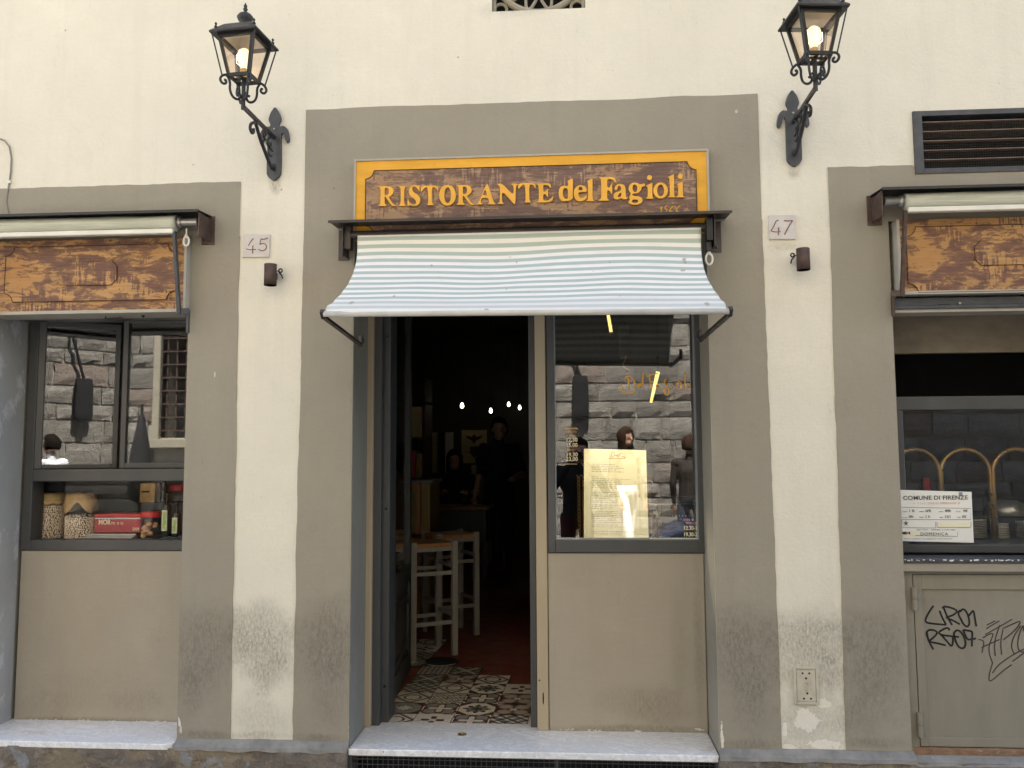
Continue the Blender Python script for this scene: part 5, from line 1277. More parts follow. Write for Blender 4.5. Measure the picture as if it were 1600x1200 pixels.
    f = MB(); f.smooth = True
    f.lathe([(.020, 0), (.014, .008), (.030, .022), (.036, .036), (.026, .050), (.010, .058), (.006, .066), (.011, .074), (.006, .080), (.0085, .088), (.003, .100), (0, .106)], L((0, 0, .368)), 16); f.build('ball_finial', 'iron', roof)
    for c in cn: f = MB(); f.lathe([(.008, 0), (.004, .010), (.008, .018), (.003, .026), (.006, .033), (0, .042)], L((c[0]*.088, c[1]*.088, .306)), 8); f.build('corner_finial', 'iron', roof)
    for c in cn: f = MB(); f.tube([L((c[0]*.100, c[1]*.100, .296)), L((c[0]*.066, c[1]*.066, .118))], .0032, 6); f.build('corner_rod', 'iron', o)
    for c in cn:
        f = MB()
        D = lambda r, zz: L((c[0]*r*.707, c[1]*r*.707, zz))
        sp = [D(.092, .128), D(.098, .112), D(.088, .096), D(.074, .102), D(.078, .114)]
        f.tube(chaikin([tuple(q) for q in (D(.060, .126), D(.080, .124), D(.096, .114), D(.102, .096), D(.090, .080), D(.074, .086), D(.076, .100), D(.084, .100))], 2, .25, False), .0055, 6)
        f.tube(chaikin([tuple(q) for q in (D(.072, .122), D(.058, .098), D(.060, .066), D(.050, .036), D(.028, .024), D(.012, .036), D(.016, .056), D(.028, .052))], 2, .25, False), .0055, 6)
        f.build('corner_scroll', 'iron', o)
    f = MB(); f.lathe([(.016, .128), (.016, .166), (.013, .170)], L((0, 0, 0)), 14); f.build('bulb_socket', 'brass', o)
    f = MB(); f.smooth = True; f.lathe([(.012, .170), (.016, .182), (.029, .208), (.032, .226), (.026, .248), (.012, .260), (0, .263)], L((0, 0, 0)), 18)
    bulb = f.build('bulb', 'bulb', o)
    f = MB()
    for k in range(4):
        a = k * math.pi / 2
        f.tube([L((.006 * math.cos(a), .006 * math.sin(a), .176)), L((.036 * math.cos(a), .036 * math.sin(a), .201)), L((.037 * math.cos(a), .037 * math.sin(a), .238))], .0012, 5)
    f.build('bulb_wire', 'filament', bulb)
    return o
lantern('lit black iron lantern on the wall left of the restaurant sign', -1.393, 3.047, -.005, -.385, .022, -6)
lantern('lit black iron lantern on the wall right of the restaurant sign', 1.044, 3.043, -.020, -.430, .002, 6)

# ================================================================== HOUSE NUMBERS, TUBE LAMPS, GAS COVER, CABLE
def number_tile(label, x0, x1, z0, z1, strokes):
    o = thing('house_number', label, 'house number', ((x0 + x1) / 2, 0, z0))
    f = MB(); f.box(x0, x1, -.010, -.0005, z0, z1, Matrix.Rotation(R(.6), 3, 'Y')); f.build('tile', 'tile_stone', o, .002)
    f = MB(); y = -.0112
    for st, ww in strokes: f.ribbon(chaikin(st, 2, .25, False) if len(st) > 2 else st, ww, y, y + .0011); y -= .00006
    f.build('painted_number', 'number', o)
number_tile('white marble tile with painted number 45 on the wall left of the door', -1.538, -1.408, 2.496, 2.607, [
  ([(-1.4858, 2.5862), (-1.497, 2.5751), (-1.5108, 2.5512)], [.0045, .0055, .0055, .005, .005, .0045, .0045, .004, .004, .003, .0025, .002][:1] and .0042),
  ([(-1.5219, 2.5367), (-1.5046, 2.5312), (-1.4733, 2.5328)], .0042), ([(-1.4885, 2.5521), (-1.4891, 2.5138)], .0050),
  ([(-1.4495, 2.5825), (-1.4329, 2.5801), (-1.4173, 2.5874)], .0048), ([(-1.4495, 2.5825), (-1.4552, 2.5556)], .0040),
  ([(-1.4546, 2.5556), (-1.4411, 2.5624), (-1.4253, 2.5564), (-1.4207, 2.5421), (-1.429, 2.5281), (-1.446, 2.5242), (-1.4604, 2.533)], .0046)])
number_tile('white marble tile with painted number 47 on the wall right of the door', .920, 1.040, 2.525, 2.638, [
  ([(0.9643, 2.6119), (0.9524, 2.6113), (0.9424, 2.5856), (0.9286, 2.5655)], .0048),
  ([(0.9286, 2.5641), (0.9468, 2.5582), (0.9717, 2.5595)], .0042), ([(0.964, 2.5796), (0.9607, 2.5429)], .0056),
  ([(0.9879, 2.6113), (1.0035, 2.6081), (1.0271, 2.6103)], .0050), ([(1.0266, 2.6098), (1.0106, 2.5867), (0.9883, 2.545)], .0056)])
def tube_lamp(label, x, z0, z1, s):
    o = thing('tube_lamp', label, 'wall lamp', (x, 0, z0), 'rusty cylinder wall lamps')
    f = MB(); y = -.062; rr = .029
    f.smooth = True; f.lathe([(rr, z0), (rr, z1), (rr - .003, z1), (rr - .003, z1 - .02), (0.001, z1 - .02)], (x, y, 0), 24); f.lathe([(0.001, z0 + .02), (rr - .003, z0 + .02), (rr - .003, z0), (rr, z0)], (x, y, 0), 24)
    f.build('lamp_cylinder', 'rust', o)
    f = MB(); zz = z0 + .074
    f.tube([(x + s * (rr + .012 + .008 * math.cos(a)), y + .02, zz + .008 * math.sin(a)) for a in [2*math.pi*k/14 for k in range(14)]], .0035, 6, closed=True)
    f.tube([(x + s * rr, y + .012, zz - .002), (x + s * (rr + .014), y + .03, zz - .02), (x + s * (rr + .012), y + .05, zz - .03)], .0035, 6)
    f.box(x - .012, x + .012, y + .02, -.0005, z0 + .04, z0 + .07)
    f.build('wall_bracket', 'rust', o)
tube_lamp('rusty cylinder lamp on the cream pier left of the open awning', -1.3814, 2.3468, 2.4469, 1)
tube_lamp('rusty cylinder lamp on the cream pier right of the open awning', 1.0532, 2.3688, 2.4662, -1)
gx0, gx1, gz0, gz1 = .963, 1.070, .467, .628
gas = thing('gas_cover', 'cream painted GAS meter cover low on the right pier', 'gas cover', ((gx0 + gx1) / 2, 0, gz0))
f = MB(); t = .012
f.box(gx0, gx0 + t, -.009, .0, gz0, gz1); f.box(gx1 - t, gx1, -.009, .0, gz0, gz1); f.box(gx0 + t, gx1 - t, -.009, .0, gz0, gz0 + t); f.box(gx0 + t, gx1 - t, -.009, .0, gz1 - t, gz1)
f.build('frame', 'gas', gas, .002)
f = MB(); f.box(gx0 + t + .0015, gx1 - t - .0015, -.0075, 0, gz0 + t + .0015, gz1 - t - .0015); f.build('cover_plate', 'gas', gas, .001)
f = MB(); cx = (gx0 + gx1) / 2
for (ox, oz) in ((-.0145, .133), (.0145, .133), (.0, .112), (.003, .048), (-.012, .026), (.018, .026)): f.lathe([(0, 0), (.0044, 0), (.0044, .001), (0, .001)], (cx + ox, -.0086, gz0 + oz), 12, 'y')
f.build('vent_hole', 'black', gas)
words('raised_lettering', 'GAS', .027, cx - .010, -.0092, gz0 + .102, 'gas', gas, .003, 1.0, R(-90), 'LEFT', .95, .0003)
cb = thing('wall_cable', 'thin grey cable hanging down the cream wall at the left edge', 'cable', (-2.7218, 0, 2.7534))
f = MB(); f.tube([(x, -.006, z) for x, z in [(-2.8822, 3.1584), (-2.7977, 3.1231), (-2.7541, 3.1087), (-2.7262, 3.0754), (-2.7135, 3.0168), (-2.7136, 2.9523), (-2.7175, 2.8977), (-2.725, 2.8497), (-2.7293, 2.8017), (-2.7207, 2.7599), (-2.7135, 2.7469)]], .004, 6); f.build('cable_run', 'cable', cb)
f = MB(); f.box(-2.7241, -2.7093, -.012, 0, 2.8912, 2.9041); f.build('cable_clip', 'plastic_white', cb)

# ================================================================== DINING ROOM
FZ = .251
room = MB()
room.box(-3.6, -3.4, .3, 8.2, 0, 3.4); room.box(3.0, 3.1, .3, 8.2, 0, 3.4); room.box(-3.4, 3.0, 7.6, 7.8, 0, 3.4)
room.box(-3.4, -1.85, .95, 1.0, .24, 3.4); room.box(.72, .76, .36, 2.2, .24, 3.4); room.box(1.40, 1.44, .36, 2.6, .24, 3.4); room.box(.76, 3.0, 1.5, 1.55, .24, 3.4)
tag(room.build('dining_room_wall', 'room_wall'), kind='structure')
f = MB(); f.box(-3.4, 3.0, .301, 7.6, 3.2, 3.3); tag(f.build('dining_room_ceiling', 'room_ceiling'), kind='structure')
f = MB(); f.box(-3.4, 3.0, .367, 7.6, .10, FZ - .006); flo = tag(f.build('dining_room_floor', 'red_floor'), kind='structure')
f = MB(); f.box(-3.4, 3.0, .30, .366, .10, .22); f.build('floor_edge', 'mortar', flo)
f = MB()
ORG[flo.name] = Vector((0, 0, 0))

# patterned cement tiles laid in a stepped patch inside the door
CR, GR, BR, DK = (.70, .64, .54), (.28, .27, .25), (.09, .034, .025), (.055, .052, .05)
def tile_print(kind, u, v):
    """colour of a tile at u,v in -1..1; each kind is symmetric like an encaustic tile"""
    a, b = abs(u), abs(v); r = math.hypot(u, v); th = math.atan2(v, u)
    if kind == 0:
        if r < .52 and r > .42: return BR
        if abs(a + b - .95) < .07: return BR
        return CR if a + b < .95 else (CR if a + b > 1.2 else GR)
    if kind == 1:
        star = .42 + .13 * math.cos(8 * th)
        if r < star: return CR if r < star - .08 else DK
        return GR if r < .95 else BR
    if kind == 2:
        w = .55 + .22 * math.cos(4 * th)
        if abs(r - w) < .08: return BR
        if r < w: return CR
        w2 = .98 + .16 * math.cos(4 * th + math.pi)
        return BR if abs(r - w2) < .07 else (CR if r > w2 else GR)
    if kind == 3:
        if min(a, b) < .10 + .16 * max(a, b) and max(a, b) < .58 and max(a, b) > .12 and min(a, b) < .08 + .22 * (max(a, b) - .1): return BR
        return CR
    if kind == 4:
        q = math.sin(9 * u) * math.sin(9 * v) + .5 * math.sin(15 * u + 15 * v)
        return DK if q > .25 else (CR if q < -.55 else GR)
    if kind == 5:
        f6 = math.cos(6 * th)
        if r < .30 + .10 * f6: return DK
        if r < .62 + .14 * math.cos(8 * th): return GR if r < .5 else DK
        return CR if a + b < 1.45 else BR
    if kind == 6:
        z = (a * 3 + abs((b * 4) % 1 - .5) * 1.1) % 1
        return CR if z < .38 else (GR if z < .72 else BR)
    if kind == 7:
        c = min(math.hypot(a - 1, b - 1), math.hypot(a - .45, b - .45))
        if c < .30: return (.50, .37, .28)
        return GR if c < .42 else (CR if (a - b) ** 2 < .02 else BR)
    if kind == 8:
        if a > .9 or b > .9: return BR
        if abs(a - b) < .13 and r < 1.0: return CR
        return GR if int((a + b) * 4) % 2 else DK
    return CR
TS = .1895
TILE_ME = []
for kind in range(9):
    ng = 26; h = TS / 2 - .0016; vs = []; fs = []
    me = bpy.data.meshes.new('tile')
    for j in range(ng + 1):
        for i in range(ng + 1): vs.append((-h + 2 * h * i / ng, -h + 2 * h * j / ng, 0))
    for j in range(ng):
        for i in range(ng):
            a = j * (ng + 1) + i; fs.append((a, a + 1, a + ng + 2, a + ng + 1))
    n0 = len(vs)
    vs += [(-h, -h, -.006), (h, -h, -.006), (h, h, -.006), (-h, h, -.006)]
    c4 = [0, ng, (ng + 1) * (ng + 1) - 1, ng * (ng + 1)]
    for k in range(4): fs.append((n0 + k, n0 + (k + 1) % 4, c4[(k + 1) % 4], c4[k]))
    me.from_pydata(vs, [], fs); me.materials.append(MAT['tile'])
    ca = me.color_attributes.new('print', 'FLOAT_COLOR', 'CORNER')
    for pi, p in enumerate(me.polygons):
        c = tuple(vs[p.vertices[0]][q] + h / ng for q in (0, 1)) if pi < ng * ng else (0, 0)
        col = tile_print(kind, c[0] / h, c[1] / h) if pi < ng * ng else DK
        for li in p.loop_indices: ca.data[li].color = (col[0], col[1], col[2], 1)
    TILE_ME.append(me)
LAY = [  # rows from the threshold inwards, columns from the left of the doorway
 (0.405, [-1.03, -.878, -.69, -.50, -.311, -.122], [8, 0, 3, 2, 4, 3]),
 (0.595, [-1.03, -.868, -.68, -.49, -.301, -.112], [2, 1, 2, 5, 7, 4]),
 (0.785, [-.86, -.67, -.48, -.291, -.10], [0, 6, 2, 7, 4]),
 (0.975, [-.85, -.66, -.47, -.281, -.092], [4, 0, 5, 3, 6]),
 (1.165, [-.84, -.65, -.46], [8, 7, 0]),
 (1.355, [-.83, -.64], [6, 8]),
 (1.545, [-.82, -1.01], [5, 1]), (1.735, [-1.00, -1.19], [4, 8]), (1.925, [-.99, -1.18, -1.37], [3, 6, 1]), (2.115, [-.98, -1.17], [0, 7])]
for (y, xs, ks) in LAY:
    for x, k in zip(xs, ks):
        t = bpy.data.objects.new('tile', TILE_ME[k]); COL.objects.link(t)
        t.location = (x + .095 - .095, y, FZ - .0005); t.parent = flo
        t.rotation_euler = (0, 0, R(-2.5) + random.choice((0, 1, 2, 3)) * math.pi / 2)
f = MB(); f.lathe([(0, 0), (.105, 0), (.105, .003), (.098, .004), (.094, .002), (0, .002)], (-0.8242, 1.5774, 0.2515), 28); f.build('drain_cover', 'iron', flo)

# open glazed door leaf, swung inwards
dl = thing('door_leaf', 'dark grey glazed door leaf standing open inside the doorway', 'door', (-.945, .505, FZ))
hx, hy, ex, ey = -.945, .505, -.995, 1.335
dv = Vector((ex - hx, ey - hy, 0)); ln = dv.length; du = dv.normalized(); dn = Vector((-du.y, du.x, 0))
def leafbox(b, s0, s1, z0, z1, t=.04, off=0.):
    p = []
    for z in (z0, z1):
        for s, o2 in ((s0, off - t/2), (s1, off - t/2), (s1, off + t/2), (s0, off + t/2)):
            q = Vector((hx, hy, 0)) + du * s + dn * o2; p.append((q.x, q.y, z))
    b.add(p, [(0,3,2,1),(4,5,6,7),(0,1,5,4),(1,2,6,5),(2,3,7,6),(3,0,4,7)])
f = MB(); zb = FZ + .012
leafbox(f, 0, .085, zb, 2.55); leafbox(f, ln - .085, ln, zb, 2.55); leafbox(f, .085, ln - .085, zb, zb + .12); leafbox(f, .085, ln - .085, .80, .90); leafbox(f, .085, ln - .085, 2.45, 2.55)
f.build('leaf_frame', 'jamb', dl, .003)
f = MB(); leafbox(f, .085, ln - .085, zb + .12, .80, .02); f.build('lower_panel', 'jamb', dl)
f = MB()
P3 = lambda s, z: tuple(Vector((hx, hy, 0)) + du * s + dn * -.016 + Vector((0, 0, z)))
c = .07; s0, s1, z0, z1 = .125, ln - .125, zb + .17, .75
f.tube([P3(s0 + c, z0), P3(s1 - c, z0), P3(s1, z0 + c), P3(s1, z1 - c), P3(s1 - c, z1), P3(s0 + c, z1), P3(s0, z1 - c), P3(s0, z0 + c)], .009, 6, closed=True); f.build('panel_moulding', 'jamb', dl)
f = MB(); leafbox(f, .085, ln - .085, .90, 2.45, .006); f.build('glass_pane', 'glass_soft', dl)
f = MB(); leafbox(f, 0, .012, zb, zb + .05, .05); f.ball(P3(.02, zb + .05), .008, 8, 6); f.build('floor_bolt', 'iron', dl)

def stool(label, x, y, rz, group='white bar stools with wooden seats inside the door'):
    o = thing('bar_stool', label, 'stool', (x, y, FZ), group)
    c, s = math.cos(R(rz)), math.sin(R(rz))
    rot = Matrix.Rotation(R(rz), 3, 'Z')
    def B(b, x0, x1, y0, y1, z0, z1): b.box(x + x0, x + x1, y + y0, y + y1, FZ + z0, FZ + z1, rot, (x, y, FZ))
    h = .145
    for sx in (-1, 1):
        for sy in (-1, 1):
            f = MB(); B(f, sx * h - .019, sx * h + .019, sy * h - .019, sy * h + .019, 0, .742); f.build('leg', 'wood_pale', o, .003)
    for zf, zs in ((.215, .255), (.535, .575), (.690, .690)):
        hh = .026
        for sy in (-1, 1):
            f = MB(); B(f, -h + .019, h - .019, sy * h - .010, sy * h + .010, zf - hh/2, zf + hh/2); f.build('rail', 'wood_pale', o, .002)
        for sx in (-1, 1):
            f = MB(); B(f, sx * h - .010, sx * h + .010, -h + .019, h - .019, zs - hh/2, zs + hh/2); f.build('rail', 'wood_pale', o, .002)
    f = MB(); B(f, -h + .018, h - .018, -h - .016, h + .016, .704, .730); B(f, -h - .016, -h + .018, -h + .02, h - .02, .704, .730); B(f, h - .018, h + .016, -h + .02, h - .02, .704, .730); f.build('seat', 'wood_seat', o, .004)
    return o
stool('white bar stool with wooden seat nearest the open doorway', -.965, 1.800, 31)
stool('white bar stool with wooden seat standing further in, right of the nearest stool', -.890, 2.415, 31)
stool('white bar stool with wooden seat seen through the glass of the open door', -1.42, 2.12, 20)

# back of the room: cupboard, chair, shelf, pictures, table
cb = thing('cupboard', 'mustard and grey cupboard behind the bar stools', 'cupboard', (-1.42, 3.2, FZ))
f = MB(); f.box(-1.72, -1.13, 2.95, 3.45, FZ, 1.33); f.build('carcass', 'yellow_box', cb, .004)
f = MB(); f.box(-1.74, -1.11, 2.93, 3.47, 1.331, 1.355); f.build('top', 'sign_side', cb, .003)
f = MB(); f.box(-1.70, -1.43, 2.935, 2.95, FZ + .08, 1.29); f.box(-1.42, -1.15, 2.935, 2.95, FZ + .08, 1.29); f.build('door', 'yellow_box', cb, .003)
ch = thing('bar_chair', 'tall orange wood bar chair in front of the mustard cupboard', 'chair', (-1.30, 2.72, FZ))
for sx in (-1.385, -1.215):
    f = MB(); f.box(sx - .02, sx + .02, 2.86, 2.90, FZ, 1.34); f.build('leg', 'wood_seat', ch, .004)
    f = MB(); f.box(sx - .02, sx + .02, 2.58, 2.62, FZ, .90); f.build('leg', 'wood_seat', ch, .004)
f = MB(); f.box(-1.41, -1.19, 2.56, 2.90, .90, .93); f.build('seat', 'wood_seat', ch, .004)
for za_, zb_ in ((1.27, 1.33), (1.10, 1.15)): f = MB(); f.box(-1.365, -1.235, 2.868, 2.892, za_, zb_); f.build('back_rail', 'wood_seat', ch, .003)
sh = thing('wall_shelf', 'dark wall shelf with boxes and a red folder left of the doorway', 'shelf', (-1.75, 4.3, 1.3))
f = MB()
for z in (1.32, 1.70, 2.05): f.box(-2.2, -1.36, 4.0, 4.4, z, z + .025)
f.box(-2.2, -2.17, 4.0, 4.4, 1.2, 2.3); f.box(-1.385, -1.36, 4.0, 4.4, 1.2, 2.3)
f.build('boards', 'wood_dark', sh, .003)
f = MB(); f.box(-2.2, -1.36, 4.41, 4.44, .25, 2.3); f.build('back_panel', 'wood_dark', sh)
o = thing('paper_box', 'olive cardboard box with pink edge on the dark wall shelf', 'box', (-1.45, 4.1, 1.725))
f = MB(); f.box(-1.56, -1.40, 4.02, 4.2, 1.726, 2.02); f.build('carton', 'poster', o, .003)
f = MB(); f.box(-1.396, -1.388, 4.02, 4.2, 1.726, 2.02); f.build('pink_edge', 'red', o)
o = tag(MB().box(-1.53, -1.45, 4.02, 4.25, 1.346, 1.60).build('red_folder', 'red', None, .003, (0, 0, 0)), 'red folder standing on the lower shelf', 'folder')
o = tag(MB().box(-1.445, -1.392, 4.02, 4.25, 1.346, 1.58).build('brown_folder', 'kraft', None, .003, (0, 0, 0)), 'brown folder standing beside the red folder', 'folder')
def picture(name, label, x0, x1, z0, z1, y, mt, fr='wood_dark', group=None):
    o = thing(name, label, 'picture', ((x0 + x1) / 2, y, z0), group)
    f = MB(); t = .022
    f.box(x0, x0 + t, y - .02, y, z0, z1); f.box(x1 - t, x1, y - .02, y, z0, z1); f.box(x0 + t, x1 - t, y - .02, y, z0, z0 + t); f.box(x0 + t, x1 - t, y - .02, y, z1 - t, z1); f.build('frame', fr, o, .002)
    f = MB(); f.box(x0 + t, x1 - t, y - .008, y, z0 + t, z1 - t); f.build('print', mt, o)
    return o
picture('framed_picture', 'narrow framed picture left of the yellow poster', -1.93, -1.78, 1.30, 1.90, 7.58, 'poster')
picture('framed_picture', 'narrow framed picture with a pale print beside the yellow poster', -1.72, -1.56, 1.30, 1.90, 7.58, 'white_paper')
po = thing('wall_poster', 'yellowed poster with a dark bird and shield on the back wall', 'poster', (-1.30, 7.58, 1.45))
f = MB(); f.box(-1.475, -1.125, 7.585, 7.592, 1.45, 1.905); f.build('sheet', 'poster', po)
f = MB(); f.prism([(-1.30, 1.72), (-1.33, 1.76), (-1.40, 1.80), (-1.42, 1.83), (-1.33, 1.81), (-1.31, 1.84), (-1.29, 1.84), (-1.27, 1.81), (-1.18, 1.83), (-1.20, 1.80), (-1.27, 1.76)], 7.580, 7.584); f.prism([(-1.36, 1.68), (-1.24, 1.68), (-1.25, 1.58), (-1.30, 1.52), (-1.35, 1.58)], 7.580, 7.584); f.box(-1.44, -1.16, 7.580, 7.584, 1.60, 1.606); f.build('printed_emblem', 'wood_dark', po)
f = MB(); f.box(-1.34, -1.13, 7.585, 7.592, 1.26, 1.43); tag(f.build('paper_notice', 'poster', None, 0, (0, 0, 0)), 'small paper notice under the yellow poster', 'notice')
tb = thing('dining_table', 'dark dining table with a pale top in front of the seated women', 'table', (-1.2, 5.45, FZ))
f = MB(); f.box(-1.58, -.86, 5.15, 5.75, .975, 1.0); f.build('tabletop', 'wood_seat', tb, .004)
f = MB(); f.box(-1.54, -.90, 5.19, 5.71, .62, .97); f.build('apron', 'cabinet', tb)
for sx in (-1.54, -.94):
    for sy in (5.19, 5.66):
        f = MB(); f.box(sx, sx + .05, sy, sy + .05, FZ, .62); f.build('leg', 'cabinet', tb)
f = MB(); f.smooth = True; f.lathe([(.035, 0), (.037, .02), (.037, .17), (.014, .22), (.013, .29), (.015, .295)], (-1.31, 5.3, 1.0), 14); tag(f.build('water_bottle', 'jar_glass', None, 0, (0, 0, 0)), 'slim clear bottle on the dining table', 'bottle')
for i, (gx, gy, lab) in enumerate(((-1.44, 5.28, 'wine glass at the left end of the dining table'), (-1.16, 5.3, 'wine glass right of the clear bottle on the table'))):
    f = MB(); f.smooth = True; f.lathe([(.032, 0), (.006, .006), (.004, .08), (.030, .11), (.036, .15), (.030, .18)], (gx, gy, 1.0), 14); tag(f.build('wine_glass', 'jar_glass', None, 0, (0, 0, 0)), lab, 'glass')
# pendant bulbs
for i, (u, y, v, lab) in enumerate(((-1.1336, 5.0, 2.0836, 'lit bare bulb hanging leftmost in the dark room'), (-0.9193, 6.0, 2.0803, 'lit bare bulb hanging lowest, between two others'), (-0.7783, 7.0, 2.2158, 'lit bare bulb hanging highest, far back in the room'), (-0.6365, 7.0, 2.1727, 'lit bare bulb hanging nearest the right door frame'))):
    o = thing('pendant_bulb', lab, 'bulb', (u, y, v), 'bare bulbs hanging in the dining room')
    f = MB(); f.smooth = True; f.lathe([(0, -.028), (.012, -.023), (.020, -.008), (.017, .010), (.010, .026), (.008, .032)], (u, y, v), 14); f.build('bulb', 'bulb_room', o)
    f = MB(); f.lathe([(.014, .032), (.014, .06), (.006, .066)], (u, y, v), 10); f.build('socket', 'black', o)
    f = MB(); f.tube([(u, y, v + .06), (u, y, 3.2)], .003, 5); f.build('cord', 'black', o)
o = thing('strip_lamp', 'small white strip lamp seen through the open glass door', 'lamp', (-1.9273, 5.5, 2.0773))
f = MB(); f.box(-2.0447, -1.8540, 5.5, 5.53, 2.0628, 2.0817); f.build('lit_tube', 'tube_white', o)
f = MB(); f.box(-2.0447, -1.8540, 5.535, 5.6, 2.0628, 2.0918); f.tube([(-1.9420, 5.57, 2.0918), (-1.9420, 5.57, 3.2)], .004, 5); f.build('housing', 'black', o)
# inside the shop window: neon tubes, pendant, hanging wire, menu, lattice
o = thing('neon_tube', 'yellow neon tube hanging behind the top of the shop window', 'neon tube', (0.2337, 1.0, 2.3))
f = MB(); f.tube([(0.2208, 1.0, 2.5002), (0.2319, 1.0, 2.3759), (0.2504, 1.0, 2.2594)], .0095, 10); f.build('lit_tube', 'tube', o)
f = MB(); f.tube([(0.2208, 1.0, 2.5002), (0.2208, 1.0, 3.2)], .003, 5); f.tube([(0.2504, 1.0, 2.2594), (0.2537, 1.0, 2.2332)], .010, 8); f.build('cable', 'black', o)
o = thing('neon_tube', 'slanted yellow neon tube behind the gold lettering of the shop window', 'neon tube', (0.4936, 1.0, 1.8452))
f = MB(); f.tube([(0.5135, 1.0, 2.0254), (0.4700, 1.0, 1.8491)], [.012, .0075], 10); f.build('lit_tube', 'tube', o)
f = MB(); f.tube([(0.5135, 1.004, 2.0291), (0.5216, 1.02, 3.2)], .0025, 5); f.build('cable', 'black', o)
o = thing('pendant_lamp', 'black cylinder pendant lamp behind the upper shop window', 'pendant lamp', (0.3198, .9, 2.0940))
f = MB(); f.smooth = True; f.lathe([(.032, 0), (.032, .165), (.028, .18), (.010, .185)], (0.3198, .9, 2.0940), 20); f.build('lamp_shade', 'black', o)
f = MB(); f.lathe([(.0, .004), (.028, .004), (.028, .012), (0, .012)], (0.3198, .9, 2.0940), 16); f.build('diffuser', emis('pendant_diffuser', (1, .8, .5), .35), o)
pl = bpy.data.lights.new('pendant_light', 'SPOT'); pl.energy = 15.0; pl.color = (1.0, .86, .58); pl.spot_size = R(44); pl.spot_blend = .35; pl.shadow_soft_size = .03
plo = bpy.data.objects.new('pendant_light', pl); COL.objects.link(plo); plo.parent = o; plo.location = (0, 0, -.045)
plo.rotation_euler = (R(-38), 0, R(-6))
f = MB(); f.tube([(0.3198, .9, 2.2398), (0.3198, .9, 3.2)], .003, 5); f.build('cord', 'black', o)
o = thing('hanging_wire', 'zigzag brass wire hanging behind the shop window', 'wire', (0.2764, .5, 1.8656))
f = MB(); f.tube(chaikin([(x, .5, z) for x, z in [(0.273, 2.0421), (0.3064, 2.065), (0.2753, 2.0057), (0.3194, 1.9828), (0.2688, 1.9637), (0.2601, 1.9522), (0.3054, 1.9227), (0.3008, 1.9054), (0.265, 1.9029), (0.2548, 1.8929), (0.2901, 1.865)]], 1, .2, False), .0022, 5); f.build('wire', 'brass', o)
mn = thing('menu_sheet', 'cream paper menu hanging inside the shop window', 'menu', (0.2202, .31, 1.1424))
P = [(0.0727, 0.31, 1.5828), (0.3746, 0.31, 1.5732), (0.3786, 0.31, 1.138), (0.0671, 0.31, 1.1437)]
P = [tuple(float(c) for c in q) for q in P]
f = MB(); f.quad(*P); f.build('paper', 'paper_thin', mn)
def onmenu(u, v):
    a = [P[0][i] + (P[1][i] - P[0][i]) * u for i in (0, 2)]; b2 = [P[3][i] + (P[2][i] - P[3][i]) * u for i in (0, 2)]
    return [a[i] + (b2[i] - a[i]) * v for i in (0, 1)]
rn = random.Random(3)
f = MB(); f2 = MB()
rows = [.17, .19, .21, .23, .25, .31, .33, .35, .37, .39, .41, .43, .48, .50, .52, .55, .57, .59, .62, .64, .66, .69, .71, .73, .75, .77, .79, .81, .84, .86, .91, .93]
for v in rows:
    u = .12; end = rn.uniform(.42, .74) if v != .31 else .22
    if v > .9: end = .8 if v < .92 else .2
    while u < end:
        l = rn.uniform(.03, .085); a = onmenu(u, v); c2 = onmenu(min(u + l, end), v)
        f.ribbon([a, c2], .0022 if rn.random() < .7 else .003, .3092, .3098); u += l + .012
    if .2 < v < .9 and rn.random() < .9:
        a = onmenu(.86, v); c2 = onmenu(.885, v); f2.ribbon([a, c2], .0022, .3092, .3098)
f.build('printed_lines', 'ink_soft', mn); f2.build('printed_prices', 'ink_soft', mn)
f = MB()
for st in ([(.44, .075), (.45, .03), (.47, .025), (.50, .05), (.47, .085), (.42, .085)], [(.50, .07), (.52, .06), (.52, .085), (.55, .04), (.55, .085)], [(.56, .085), (.57, .045), (.62, .04)], [(.57, .062), (.60, .06)], [(.61, .08), (.63, .07), (.63, .085), (.65, .075), (.66, .10), (.64, .10), (.67, .08), (.69, .085)], [(.40, .105), (.66, .095)]):
    f.ribbon(chaikin([tuple(onmenu(*q)) for q in st], 2, .25, False) if len(st) > 2 else [onmenu(*q) for q in st], .0022, .3092, .3098)
f.build('red_script', 'ink_red', mn)
lt = thing('wire_lattice', 'brass diamond wire lattice hanging behind the paper menu', 'lattice', (.23, .335, 1.14))
f = MB(); lx0, lx1, lz0, lz1 = .045, .44, 1.140, 1.455
sp = .0115; n = int((lx1 - lx0) / (2 * sp))
for i in range(n + 1):
    for s in (-1, 1):
        x = lx0 + i * 2 * sp; pts = []
        k = 0; z = lz0
        while z < lz1 - (.12 if x > .40 else 0):
            pts.append((x + s * sp * .95 * math.cos(k * math.pi), .335 + .0008 * s, z)); z += .0195; k += 1
        f.tube(chaikin(pts, 1, .25, False), .00085, 4)
f.build('wire_mesh', 'brass', lt)
ps = thing('radiator', 'dark perforated metal box with a blue base inside the shop window', 'metal box', (.56, .50, 1.10))
f = MB(); f.box(.40, .645, .46, .62, 1.08, 1.30); f.build('casing', 'dark_metal', ps, .004)
f = MB()
for k in range(12): f.lathe([(0, 0), (.0032, 0), (.0032, .001), (0, .001)], (.415 + .0165 * k, .4585, 1.2452), 8, 'y')
for j in range(5):
    for k in range(9):
        f.lathe([(0, 0), (.0022, 0), (.0022, .001), (0, .001)], (.515 + .0125 * k + (.006 if j % 2 else 0), .4585, 1.3057 + .009 * j), 6, 'y')
f.build('perforation', 'steel', ps)
f = MB(); f.box(.398, .646, .452, .463, 1.10, 1.1690); f.build('blue_base', 'car_paint', ps)

